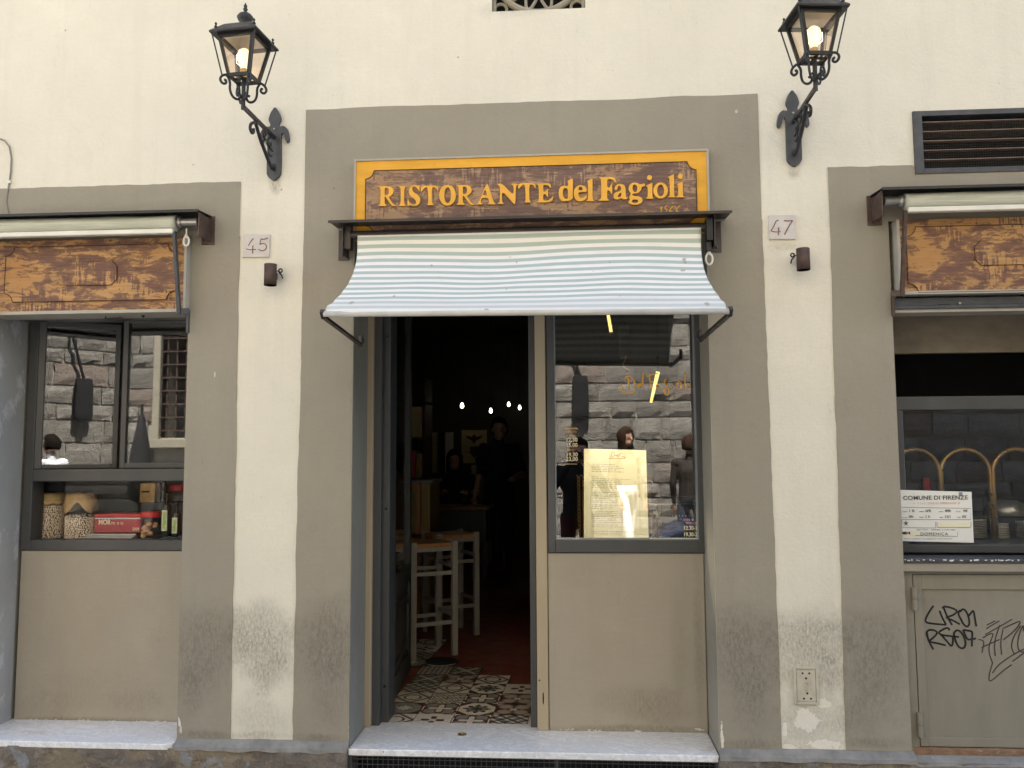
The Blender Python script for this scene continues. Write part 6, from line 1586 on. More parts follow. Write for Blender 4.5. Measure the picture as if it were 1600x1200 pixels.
# ------------------------------------------------ goods in the left display box
SZ = 1.1346
def jar(name, label, x, y, r, h, fill, cover, seed):
    o = thing(name, label, 'jar', (x, y, SZ), 'glass jars of dried beans in the display box')
    f = MB(); f.smooth = True; f.lathe([(r * .96, 0), (r, .006), (r, h * .86), (r * .90, h * .92), (r * .88, h)], (x, y, SZ), 28); f.build('glass', 'jar_glass', o)
    f = MB(); f.smooth = True; rn = random.Random(seed)
    zz = .006
    f.mi = 1; f.lathe([(r * .90, .004), (r * .90, fill - .006), (0, fill - .004)], (x, y, SZ), 20); f.mi = 0
    while zz < fill:
        n = int(2 * math.pi * r / .0112); ph = rn.random()
        for k in range(n):
            a = 2 * math.pi * (k + ph + rn.uniform(-.25, .25)) / n
            if math.sin(a) > .35: continue
            q = (x + r * .925 * math.cos(a), y + r * .925 * math.sin(a), SZ + zz + rn.uniform(-.002, .002))
            s1, s2 = rn.uniform(.0046, .0062), rn.uniform(.0034, .0046)
            if rn.random() < .5: s1, s2 = s2, s1
            f.ball(q, (s1, .0045, s2), 6, 4)
        zz += .0084
    if fill < h * .85:
        for k in range(46):
            a = rn.uniform(0, 6.283); q = r * .9 * math.sqrt(rn.random()); f.ball((x + q * math.cos(a), y + q * math.sin(a), SZ + fill + rn.uniform(-.004, .005)), (.0055, .0045, .0045), 6, 4)
    tag(f.build('beans', ['bean', 'bean_core'], o), kind='stuff')
    f = MB(); f.smooth = True; rn = random.Random(seed + 5); n = 48
    rings = []
    prof = [(0, h + .004), (r * .6, h + .006), (r * .90, h + .003), (r * .98, h - .010), (r * 1.0, h - .022)]
    vs = []; fs = []
    for (rr, hh) in prof:
        for k in range(n):
            a = 2 * math.pi * k / n
            vs.append((x + rr * math.cos(a), y + rr * math.sin(a), SZ + hh + .002 * math.sin(5 * a + seed)))
    for st in (1, 2):
        for k in range(n):
            a = 2 * math.pi * k / n
            if cover == 0: drop, out = .022 + .014 * st + .004 * math.sin(9 * a), 1.04 + .035 * st + .02 * math.sin(13 * a)
            else:
                flap = abs(math.cos(a * 2 + .9)) ** 1.2
                drop, out = .016 + (.010 + .030 * flap) * st, 1.03 + .07 * st * flap + .012 * math.sin(7 * a)
            vs.append((x + r * out * math.cos(a), y + r * out * math.sin(a), SZ + h - drop))
    L = len(prof) + 2
    for i in range(L - 1):
        for k in range(n): fs.append((i*n+k, i*n+(k+1)%n, (i+1)*n+(k+1)%n, (i+1)*n+k))
    f.add(vs, fs); cv = f.build('cloth_cover', 'kraft', o)
    so = cv.modifiers.new('thick', 'SOLIDIFY'); so.thickness = .001
    if cover == 0:
        f = MB(); f.tube([(x + r * 1.02 * math.cos(a), y + r * 1.02 * math.sin(a), SZ + h - .022) for a in [2*math.pi*k/24 for k in range(24)]], .002, 5, closed=True)
        for s in (-1, 1): f.tube([(x + .004, y - r * 1.05, SZ + h - .022), (x + .004 + s * .012, y - r * 1.08, SZ + h - .014), (x + .004 + s * .015, y - r * 1.08, SZ + h - .024), (x + .004, y - r * 1.05, SZ + h - .022)], .0014, 4)
        f.build('green_string', 'label_green', o)
    return o
jar('bean_jar', 'tall jar of beans with a tied paper cover, leftmost in the display box', -2.7241, .44, .070, 1.3619 - SZ, 1.3017 - SZ, 0, 1)
jar('bean_jar', 'jar of beans half hidden under a loose flaring paper cover', -2.5537, .43, .075, 1.3619 - SZ, 1.2490 - SZ, 1, 2)
tr = thing('baking_tray', 'stack of thin grey trays under the red tin', 'trays', (-2.3609, .46, SZ))
for k in range(3):
    f = MB(); z = SZ + .001 + k * .0085; s = k * .004
    f.box(-2.4966 + s, -2.2431 + s * 2, .38 + s, .56, z, z + .004); f.box(-2.4966 + s, -2.2431 + s * 2, .376 + s, .380 + s, z + .001, z + .008); f.build('tray', 'steel', tr, .001)
tz0 = SZ + .029
ti = thing('biscuit_tin', 'red biscuit tin with cream lettering on grey trays', 'tin', (-2.3562, .45, tz0))
f = MB(); f.box(-2.4652, -2.2179, .41, .56, tz0, 1.2339); f.build('body', 'red_dark', ti, .004)
f = MB(); f.box(-2.4669, -2.2162, .407, .563, 1.2421, 1.2602); f.build('lid', 'red', ti, .003)
f = MB(); f.box(-2.4652, -2.2179, .4085, .56, 1.2339, 1.2404); f.build('silver_band', 'steel', ti)
words('lettering', 'MOR', .036, -2.4421, .4085, 1.2060, 'cream_ink', ti, .001, .82, None, 'LEFT', 1.0, .0012)
scribble(ti, 'small_lettering', -2.3730, -2.2940, 1.2060, .013, 'cream_ink', .4085, .003, 5, .0075, .001)
words('lettering', 'SAN', .022, -2.2586, .4085, 1.1749, 'cream_ink', ti, .001, .85, None, 'LEFT', 1.0, .0004)
cj = thing('biscuit_jar', 'clear jar of biscuits with a bright red lid beside the red tin', 'jar', (-2.1636, .42, SZ))
cx, cyy, cr = -2.1660, .42, .052
f = MB(); f.smooth = True; f.lathe([(cr * .95, 0), (cr, .005), (cr, .085), (cr * .86, .103), (cr * .86, .108)], (cx, cyy, SZ), 24); f.build('glass', 'jar_glass', cj)
f = MB(); f.smooth = True; f.lathe([(cr * .96, .108), (cr * .98, .112), (cr * .98, .132), (cr * .92, .137), (0, .138)], (cx, cyy, SZ), 24); f.build('lid', 'red', cj)
rn = random.Random(8); f = MB(); f.smooth = True
for k in range(11):
    a = rn.uniform(3.3, 6.1); q = rn.uniform(.4, .72) * cr; f.ball((cx + q * math.cos(a), cyy + q * math.sin(a), SZ + .014 + .062 * (k / 10)), (rn.uniform(.014, .019), .012, rn.uniform(.010, .014)), 9, 6)
f.build('biscuits', 'cookie', cj)
def oil(label, u, r, h, y, seed):
    o = thing('oil_bottle', label, 'bottle', (u, y, SZ), 'dark square oil bottles in the display box')
    f = MB(); f.smooth = True
    f.lathe([(r * .94, 0), (r, .005), (r, h * .88), (r * .93, h * .95), (r * .72, h * .99), (r * .3, h)], (u, y, SZ), 20); f.build('bottle_body', 'bottle', o)
    f = MB(); f.lathe([(r * .34, h), (r * .34, h + .035), (r * .38, h + .037), (r * .38, h + .05), (0, h + .05)], (u, y, SZ), 14); f.build('neck', 'bottle', o)
    f = MB(); f.box(u - r * .62, u + r * .62, y - r - .0035, y - r * .8, SZ + h * .22, SZ + h * .80); f.build('label_border', 'label_pale', o)
    f = MB(); f.box(u - r * .48, u + r * .48, y - r - .0048, y - r - .0036, SZ + h * .25, SZ + h * .77); lb = f.build('label', 'label_green', o)
    f = MB(); rn = random.Random(seed)
    for k in range(7): z = SZ + h * (.30 + .06 * k); f.ribbon([(u - r * .2 + rn.uniform(-.004, .004), z), (u + r * .1, z + .004), (u + r * .2, z)], .002, y - r - .0056, y - r - .0050)
    f.build('label_script', 'ink', o)
oil('taller dark oil bottle with a green label beside the red-lidded biscuit jar', -2.0839, .0215, 1.3152 - SZ, .42, 1)
oil('shorter dark oil bottle with a green label at the right end of the display box', -2.0197, .0205, 1.2704 - SZ, .40, 2)
rz = 1.3053
kb = thing('paper_bag', 'brown paper bag on the raised back shelf of the display box', 'bag', (-2.3156, .66, rz))
f = MB(); f.box(-2.3498, -2.2629, .64, .70, rz, rz + .105); f.build('bag', 'kraft', kb, .006)
f = MB(); f.box(-2.3368, -2.2934, .636, .6395, rz + .055, rz + .064); f.build('dark_stamp', 'black', kb)
for i, (uu, lab) in enumerate(((-2.2514, 'clear glass bottle right of the brown paper bag'), (-2.2223, 'green glass bottle left of the second red lid'))):
    f = MB(); f.smooth = True; f.lathe([(.018, 0), (.019, .01), (.019, .09), (.012, .105), (.010, .14), (.012, .142)], (uu, .66, rz), 14); tag(f.build('glass_bottle', 'jar_glass' if i == 0 else 'bottle', None, 0, (0, 0, 0)), lab, 'bottle', 'bottles on the raised shelf')
rj = thing('lidded_jar', 'jar with a dull red lid on the raised back shelf', 'jar', (-2.1313, .66, rz))
f = MB(); f.smooth = True; f.lathe([(.050, 0), (.052, .01), (.052, .055), (.046, .064)], (-2.1313, .66, rz), 20); f.build('glass', 'jar_glass', rj)
f = MB(); f.smooth = True; f.lathe([(.050, .064), (.051, .068), (.051, .092), (0, .096)], (-2.1313, .66, rz), 20); f.build('lid', 'red_dark', rj)

# ------------------------------------------------ behind the kitchen window
KZ = 1.1322
f = MB(); f.box(1.452, 2.46, .20, 1.0, KZ - .05, KZ - .004); tag(f.build('kitchen_counter', 'dark_metal', None, 0, (0, 0, 0)), 'dark kitchen counter behind the right window', 'counter')
bs = thing('brass_screen', 'row of three brass arches behind the kitchen window', 'screen', (1.9044, .42, KZ))
ys = .42
for uc in (1.6883, 1.9260, 2.1707):
    rr = 2.0418 - 1.9260; zt = 1.5694 - rr
    f = MB(); f.smooth = True
    pts = [(uc - rr, ys, KZ)] + [(uc - rr * math.cos(a), ys, zt + rr * math.sin(a)) for a in [math.pi * k / 18 for k in range(19)]] + [(uc + rr, ys, KZ)]
    f.tube(pts, .0105, 10); f.build('brass_arch', 'brass', bs)
    f = MB(); f.ball((uc + rr + .012, ys, zt + .03), .006, 8, 6); f.tube([(uc + rr + .012, ys, KZ), (uc + rr + .012, ys, zt + .025)], .003, 5); f.build('tie_rod', 'iron', bs)
for i, (ua, ub, yy, vt, lab) in enumerate(((1.9012, 2.0681, .55, 1.2190, 'stack of white plates behind the paper notice'), (2.0808, 2.1538, .5, 1.2040, 'narrow stack of small white plates beside the brass arches'), (2.1962, 2.3775, .5, 1.2134, 'stack of white plates at the right edge of the kitchen window'))):
    o = thing('plate_stack', lab, 'plates', ((ua + ub) / 2, yy, KZ), 'stacks of plates behind the kitchen window')
    z = KZ; rr = (ub - ua) / 2
    while z < vt:
        f = MB(); f.smooth = True; f.lathe([(rr * .6, 0), (rr * .95, .004), (rr, .0065), (rr * .94, .0068), (rr * .6, .003), (0, .003)], ((ua + ub) / 2, yy, z), 22); f.build('plate', 'plate', o); z += .0082
bw = thing('steel_bowl', 'upturned steel bowl on a shelf behind the brass arches', 'bowl', (2.2066, .62, 1.2361))
f = MB(); f.smooth = True; f.lathe([(.10, 0), (.097, .03), (.08, .06), (.05, .075), (0, .078)], (2.2066, .62, 1.2361), 24); f.build('bowl', 'steel', bw)
f = MB(); f.box(1.50, 2.40, .58, .90, 1.2361 - .02, 1.2361 - .001); f.build('bowl_shelf', 'dark_metal', bw)
f = MB(); f.lathe([(.018, 0), (.018, 1.4251 - KZ), (.0, 1.4251 - KZ)], (1.8119, .60, KZ), 14); tag(f.build('red_jar', 'red', None, 0, (0, 0, 0)), 'slim red jar behind the left brass arch', 'jar')
nsx = thing('opening_hours_notice', 'white municipal opening hours notice headed COMUNE DI FIRENZE in the kitchen window', 'notice', (1.6599, .139, 1.1413))
yN = .139
A, B2, C2, D2 = [tuple(float(c) for c in q) for q in [(1.4591, 0.139, 1.3864), (1.8202, 0.139, 1.3754), (1.8184, 0.139, 1.1473), (1.4576, 0.139, 1.1553)]]
f = MB(); f.add([A, B2, C2, D2] + [(p[0], yN + .001, p[2]) for p in (A, B2, C2, D2)], [(0,1,2,3),(7,6,5,4),(0,4,5,1),(1,5,6,2),(2,6,7,3),(3,7,4,0)]); f.build('paper', 'white_paper', nsx)
yn = .1375
words('heading', 'COMUNE DI FIRENZE', .026, 1.5162, yn, 1.3400, 'ink', nsx, .0006, 1.1000, R(.3), 'LEFT', 1.05, .0005)
NP = lambda x, y: (0, 0)
scribble(nsx, 'orange_line', 1.5521, 1.7747, 1.3195, .010, 'ink_orange', yn, .0012, 31, .006)
f = MB()
for st in ([(1.5047, 1.3067), (1.8126, 1.301), (1.81, 1.2508), (1.5057, 1.2508)], [(1.5075, 1.2508), (1.5059, 1.2148), (1.6521, 1.2131), (1.6552, 1.2185), (1.6563, 1.2418)], [(1.6621, 1.2382), (1.661, 1.216), (1.8065, 1.2149), (1.8095, 1.2203), (1.8105, 1.24)], [(1.5643, 1.1789), (1.7485, 1.1755), (1.7513, 1.197)]):
    f.ribbon(st, .0016, yn, yn + .0006)
f.build('ruled_line', 'ink', nsx)
f = MB(); s5 = (1.5245, 1.2346)
f.prism([(s5[0] + (.0125 if k % 2 == 0 else .005) * math.sin(k * math.pi / 5), s5[1] + (.0125 if k % 2 == 0 else .005) * math.cos(k * math.pi / 5)) for k in range(10)], yn, yn + .0008); f.build('printed_star', 'ink', nsx)
f = MB(); f.box(1.7638, 1.7793, yn, yn + .0006, 1.3554, 1.3741); f.build('green_stamp', 'label_green' if False else 'sign_side', nsx)
f = MB(); f.prism([(1.6655, 1.2364), (1.8076, 1.2382), (1.8066, 1.2185), (1.6647, 1.2185)], yn + .0004, yn + .0008); f.prism([(1.5053, 1.2004), (1.581, 1.1969), (1.5802, 1.1807), (1.5045, 1.1825)], yn + .0004, yn + .0008); f.build('yellow_label', 'paper', nsx)
for k, (xx, zz) in enumerate([(1.5409, 1.2851), (1.615, 1.285), (1.7006, 1.2849), (1.7757, 1.2849), (1.5397, 1.2591), (1.6138, 1.2591), (1.6993, 1.259), (1.7744, 1.259)]):
    scribble(nsx, 'stamped_hours', xx, xx + .026, zz, .011, 'ink', yn, .0022, 40 + k, .0062)
    scribble(nsx, 'small_print', xx - .028, xx - .006, zz, .004, 'ink', yn, .0010, 60 + k, .004)
scribble(nsx, 'small_print', 1.5693, 1.7436, 1.2030, .004, 'ink', yn, .0010, 80, .004)
scribble(nsx, 'small_print', 1.5111, 1.7248, 1.1629, .003, 'ink', yn, .0009, 81, .004)
words('handwriting', 'sabato e', .021, 1.4895, yn - .0008, 1.1857, 'marker', nsx, .0006, .80, None, 'LEFT', .9, .0008)
words('handwriting', 'DOMENICA', .0195, 1.5852, yn, 1.1800, 'marker', nsx, .0006, 1.05, None, 'LEFT', 1.2, -.0001)

# ================================================================== STREET AND THE PALACE OPPOSITE (seen reflected in the windows)
f = MB(); f.box(-40, 40, -30, 12, -.30, -.10); tag(f.build('ground', 'paving'), kind='structure')
f = MB(); f.box(-14, 14, -5.9, -1.25, -.098, 0.0); tag(f.build('street', 'asphalt'), kind='structure')
f = MB(); f.box(-14, 14, -1.245, -.002, -.098, .08); f.box(-14, 14, -6.8, -5.905, -.098, .10); tag(f.build('pavement', 'paving', None, .01), kind='structure')
YW = -6.80
pal = thing('stone_palace', 'old palace front of rough sunlit stone blocks across the street', 'building', (0, YW, 0))
f = MB()
GX0, GX1, GZ0, GZ1 = -5.6683, -5.6683 + 1.2, 1.8234, 3.45
for (a, b2, c, d) in ((-13, GX0, 0, 4.3), (GX1, 13, 0, 4.3), (GX0, GX1, 0, GZ0), (GX0, GX1, GZ1, 4.3)): f.box(a, b2, YW - .5, YW, c, d)
f.build('mortar_bed', 'mortar', pal)
f = MB(); f.box(-13, 13, YW - .5, YW + .02, 4.3, 11.5); f.box(-13, 13, YW - .5, YW + .10, 4.26, 4.42); f.build('upper_wall', 'sill_stone', pal)
f = MB(); f.box(-13.2, 13.2, YW - 4, YW + .8, 11.5, 11.7); f.build('roof', 'roof', pal)
for k in range(6):
    x = -10.5 + 4.2 * k
    f = MB(); f.box(x - .6, x + .6, YW + .021, YW + .06, 5.6, 7.8); fr = f.build('window', 'sill_stone', pal)
    f = MB(); f.box(x - .5, x + .5, YW + .061, YW + .07, 5.7, 7.7); f.build('shutter', 'wood_dark', fr)
BL = []
for s in range(10):
    rn = random.Random(100 + s); me = bpy.data.meshes.new('stone_block'); nx, nz = 4, 3; vs = []; fs = []
    for j in range(nz + 1):
        for i in range(nx + 1):
            eg = i in (0, nx) or j in (0, nz)
            x = -.5 + i / nx; z = -.5 + j / nz
            if eg: x += rn.uniform(-.018, .018); z += rn.uniform(-.03, .03)
            vs.append((x, (.024 if eg else rn.uniform(.036, .054)), z))
    for j in range(nz):
        for i in range(nx):
            a = j * (nx + 1) + i; fs.append((a, a + nx + 1, a + nx + 2, a + 1))
    ring = list(range(nx + 1)) + [(nx + 1) * (j + 1) - 1 for j in range(1, nz + 1)] + [(nx + 1) * nz + i for i in range(nx - 1, -1, -1)] + [(nx + 1) * j for j in range(nz - 1, 0, -1)]
    o0 = len(vs)
    for q in ring: vs.append((vs[q][0], 0, vs[q][2]))
    m = len(ring)
    for k in range(m): fs.append((ring[k], ring[(k + 1) % m], o0 + (k + 1) % m, o0 + k))
    me.from_pydata(vs, [], fs); me.materials.append(MAT['stone']); me.update()
    bm = bmesh.new(); bm.from_mesh(me); bmesh.ops.recalc_face_normals(bm, faces=bm.faces[:]); bm.to_mesh(me); bm.free()
    BL.append(me)
rn = random.Random(11); z = 0; rest = MB()
row = 0; count = 0
while z < 4.24:
    h = rn.choice((.19, .22, .24, .27, .30)); h = min(h, 4.26 - z)
    x = -13 + rn.uniform(0, .4)
    while x < 13:
        wdt = rn.uniform(.30, .72)
        xa, xb = x + .007, x + wdt - .007
        za, zb = z + .010, z + h - .010
        hit = xb > GX0 - .12 and xa < GX1 + .12 and zb > GZ0 - .18 and za < GZ1 + .12
        if hit and zb - za > .06 and (zb > GZ0 - .10 and za < GZ1 + .05):
            if xa < GX0 - .20 and xb > GX0 - .12: xb = GX0 - .107; hit = False
            elif xb > GX1 + .20 and xa < GX1 + .12: xa = GX1 + .107; hit = False
        if not hit and zb - za > .06:
            cxm, czm = (xa + xb) / 2, (za + zb) / 2
            near = (-7.0 < cxm < -4.2 or -.75 < cxm < 2.2 or 4.0 < cxm < 6.2) and .42 < czm < 3.6
            me = rn.choice(BL)
            if near and count < 296:
                o = bpy.data.objects.new('stone_block', me); COL.objects.link(o); o.parent = pal
                o.location = (cxm, 0, czm); o.scale = (xb - xa, rn.uniform(.8, 1.15), zb - za); count += 1
            else:
                o0 = [(cxm + v.co.x * (xb - xa), YW + v.co.y, czm + v.co.z * (zb - za)) for v in me.vertices]
                rest.add(o0, [tuple(p.vertices) for p in me.polygons])
        x += wdt
    z += h; row += 1
tag(rest.build('far_stone_blocks', 'stone', pal), kind='stuff')
f = MB()
f.box(GX0 - .10, GX0, YW - .2, YW + .07, GZ0 - .02, GZ1 + .12); f.box(GX1, GX1 + .10, YW - .2, YW + .07, GZ0 - .02, GZ1 + .12); f.box(GX0, GX1, YW - .2, YW + .07, GZ1, GZ1 + .12); f.box(GX0 - .22, GX1 + .22, YW - .2, YW + .14, GZ0 - .14, GZ0 - .02)
gw = f.build('barred_window', 'sill_stone', pal, .008)
f = MB(); f.box(GX0, GX1, YW - .45, YW - .40, GZ0, GZ1); f.build('dark_glass', 'car_glass', gw)
for k in range(9):
    x = GX0 + .07 + k * .133
    f = MB(); f.box(x - .011, x + .011, YW - .03, YW - .008, GZ0, GZ1); f.build('upright_bar', 'rust', gw)
for k in range(9):
    z = GZ0 + .10 + k * .185
    f = MB(); f.box(GX0, GX1, YW - .008, YW + .010, z - .010, z + .010); f.build('cross_bar', 'rust', gw)
f = MB(); f.box(GX0 + .1, GX1 + .1, YW + .0, YW + .07, .55, 1.42); f.build('cellar_shutter', 'wood_dark', pal)

def hung_lamp(label, x0, x1, z0, z1, ax, az, y):
    o = thing('street_lamp', label, 'lamp', ((x0 + x1) / 2, y, z0))
    cx = (x0 + x1) / 2; h = (x1 - x0) / 2
    f = MB(); vs = []
    for (k, z) in ((.86, z0), (1.0, z0 + .06), (.92, z1 - .08), (.80, z1)):
        for c in ((-1, -1), (1, -1), (1, 1), (-1, 1)): vs.append((cx + c[0] * h * k, y + c[1] * h * k * .42, z))
    fs = [(3, 2, 1, 0), (12, 13, 14, 15)]
    for j in range(3):
        for i in range(4): fs.append((j*4+i, j*4+(i+1)%4, (j+1)*4+(i+1)%4, (j+1)*4+i))
    f.add(vs, fs); f.build('lamp_body', 'sign_dark', o, .01)
    f = MB(); f.tube([(cx, y, z1), (cx - .02, y, z1 + .05), (ax, y, az), (ax - .04, YW + .03, az + .30)], .020, 8); f.build('lamp_arm', 'sign_dark', o)
    f = MB(); f.lathe([(.06, 0), (.06, .02), (0, .02)], (cx, y, z0 - .02), 12); f.build('lens', 'sign_dark', o)
hung_lamp('dark street lamp hanging on the stone palace across the street', 0.0412, 0.2704, 2.0534, 2.6077, -0.0131, 3.1866, -6.70)
pa = thing('closed_parasol', 'dark closed parasol standing on the far pavement', 'parasol', (-5.6311, -6.2, .10))
px = -5.6311; pt = 2.2568
f = MB(); f.smooth = True; f.lathe([(.03, .95), (.13, 1.0), (.15, 1.25), (.13, 1.6), (.09, pt - .45), (.045, pt - .2), (.012, pt - .1)], (px, -6.2, 0), 16); f.build('folded_canopy', 'parasol', pa)
f = MB(); f.tube([(px, -6.2, .12), (px, -6.2, pt)], .02, 8); f.build('pole', 'dark_metal', pa)
f = MB(); f.lathe([(.26, .10), (.26, .15), (.05, .18), (.05, .30), (0, .30)], (px, -6.2, 0), 20); f.build('base', 'mortar', pa)

nb = thing('added_shading_building', 'unseen taller plastered house added beyond the right end of the restaurant front to shade the palace opposite', 'building', (6.5, 0, 0))  # unseen house, added this tall to keep sun off the palace's right part
f = MB(); f.box(3.4005, 11, 0.0, 8.5, 0, 16.4); f.build('wall', 'cream', nb)
f = MB(); f.box(3.3, 11.1, -.7, 8.6, 16.4, 16.6); f.build('roof', 'roof', nb)
for k in range(3):
    for j in range(3):
        x = 5 + 2.2 * k; z = 5.2 + 3.6 * j
        f = MB(); f.box(x - .55, x + .55, -.05, 0, z, z + 1.9); w_ = f.build('window', 'sill_stone', nb)
        f = MB(); f.box(x - .47, x + .47, -.06, -.051, z + .1, z + 1.8); f.build('shutter', 'wood_dark', w_)

# ------------------------------------------------ parked car (only its reflection shows)
def car(x0, yc, flip=1):
    o = thing('parked_car', 'dark blue small car parked across the street', 'car', (x0 + 1.3, yc, 0))
    def loft(secs, mt, name, par, smooth=True):
        f = MB(); f.smooth = smooth; n = len(secs[0]); vs = [p for s in secs for p in s]; fs = []
        for i in range(len(secs) - 1):
            for k in range(n): fs.append((i*n+k, i*n+(k+1)%n, (i+1)*n+(k+1)%n, (i+1)*n+k))
        fs.append(tuple(range(n))); fs.append(tuple((len(secs)-1)*n+k for k in reversed(range(n))))
        f.add(vs, fs); return f.build(name, mt, par)
    def sec(x, hw, zl, zh, tk):
        return [(x0 + x * .70, yc + s * w_, z) for s, w_, z in ((-1, hw*.9, zl), (-1, hw, zl + .12), (-1, hw, (zl + zh) / 2), (-1, hw * tk, zh - .03), (-1, hw * tk * .85, zh), (1, hw * tk * .85, zh), (1, hw * tk, zh - .03), (1, hw, (zl + zh) / 2), (1, hw, zl + .12), (1, hw * .9, zl))]
    b = loft([sec(0, .60, .40, .62, .9), sec(.08, .74, .30, .70, .93), sec(.5, .80, .24, .80, .95), sec(1.1, .82, .22, .90, .95), sec(1.8, .83, .22, .93, .96), sec(2.8, .83, .22, .95, .96), sec(3.4, .81, .26, .94, .95), sec(3.62, .74, .34, .88, .92), sec(3.68, .62, .42, .74, .9)], 'car_paint', 'body', o)
    loft([sec(1.15, .74, .88, .95, .95), sec(1.75, .72, .88, 1.40, .80), sec(2.2, .72, .90, 1.47, .78), sec(3.0, .72, .90, 1.44, .78), sec(3.5, .70, .90, 1.0, .9)], 'car_glass', 'window', o)
    loft([sec(1.72, .60, 1.395, 1.44, .95), sec(2.2, .60, 1.465, 1.50, .95), sec(3.0, .60, 1.435, 1.475, .95), sec(3.12, .58, 1.38, 1.42, .95)], 'car_paint', 'roof', o)
    for xx in (.68, 2.95):
        for s in (-1, 1):
            f = MB(); f.smooth = True; f.lathe([(.18, -.09), (.27, -.09), (.29, -.05), (.29, .05), (.27, .09), (.18, .09)], (x0 + xx * .70, yc + s * .76, .30), 24, 'y'); wh = f.build('wheel', 'rubber', o)
            f = MB(); f.lathe([(0, -.07), (.19, -.07), (.19, .07), (0, .07)], (x0 + xx * .70, yc + s * .785, .30), 18, 'y'); f.build('rim', 'steel', wh)
    for s in (-1, 1):
        f = MB(); f.ball((x0 + .16, yc + s * .60, .62), (.10, .12, .07), 12, 8); f.build('headlight', 'car_light', o)
        f = MB(); f.ball((x0 + 2.49, yc + s * .60, .78), (.07, .10, .08), 12, 8); f.build('tail_light', 'red', o)
        f = MB(); f.ball((x0 + .98, yc + s * .90, .98), (.06, .09, .06), 10, 6); f.build('wing_mirror', 'car_paint', o)
        f = MB(); f.box(x0 + 1.0, x0 + 1.005, yc + s * .832, yc + s * .836, .35, .90); f.box(x0 + 1.75, x0 + 1.755, yc + s * .832, yc + s * .836, .35, .90); f.build('door_seam', 'rubber', o)
car(1.0, -5.2)

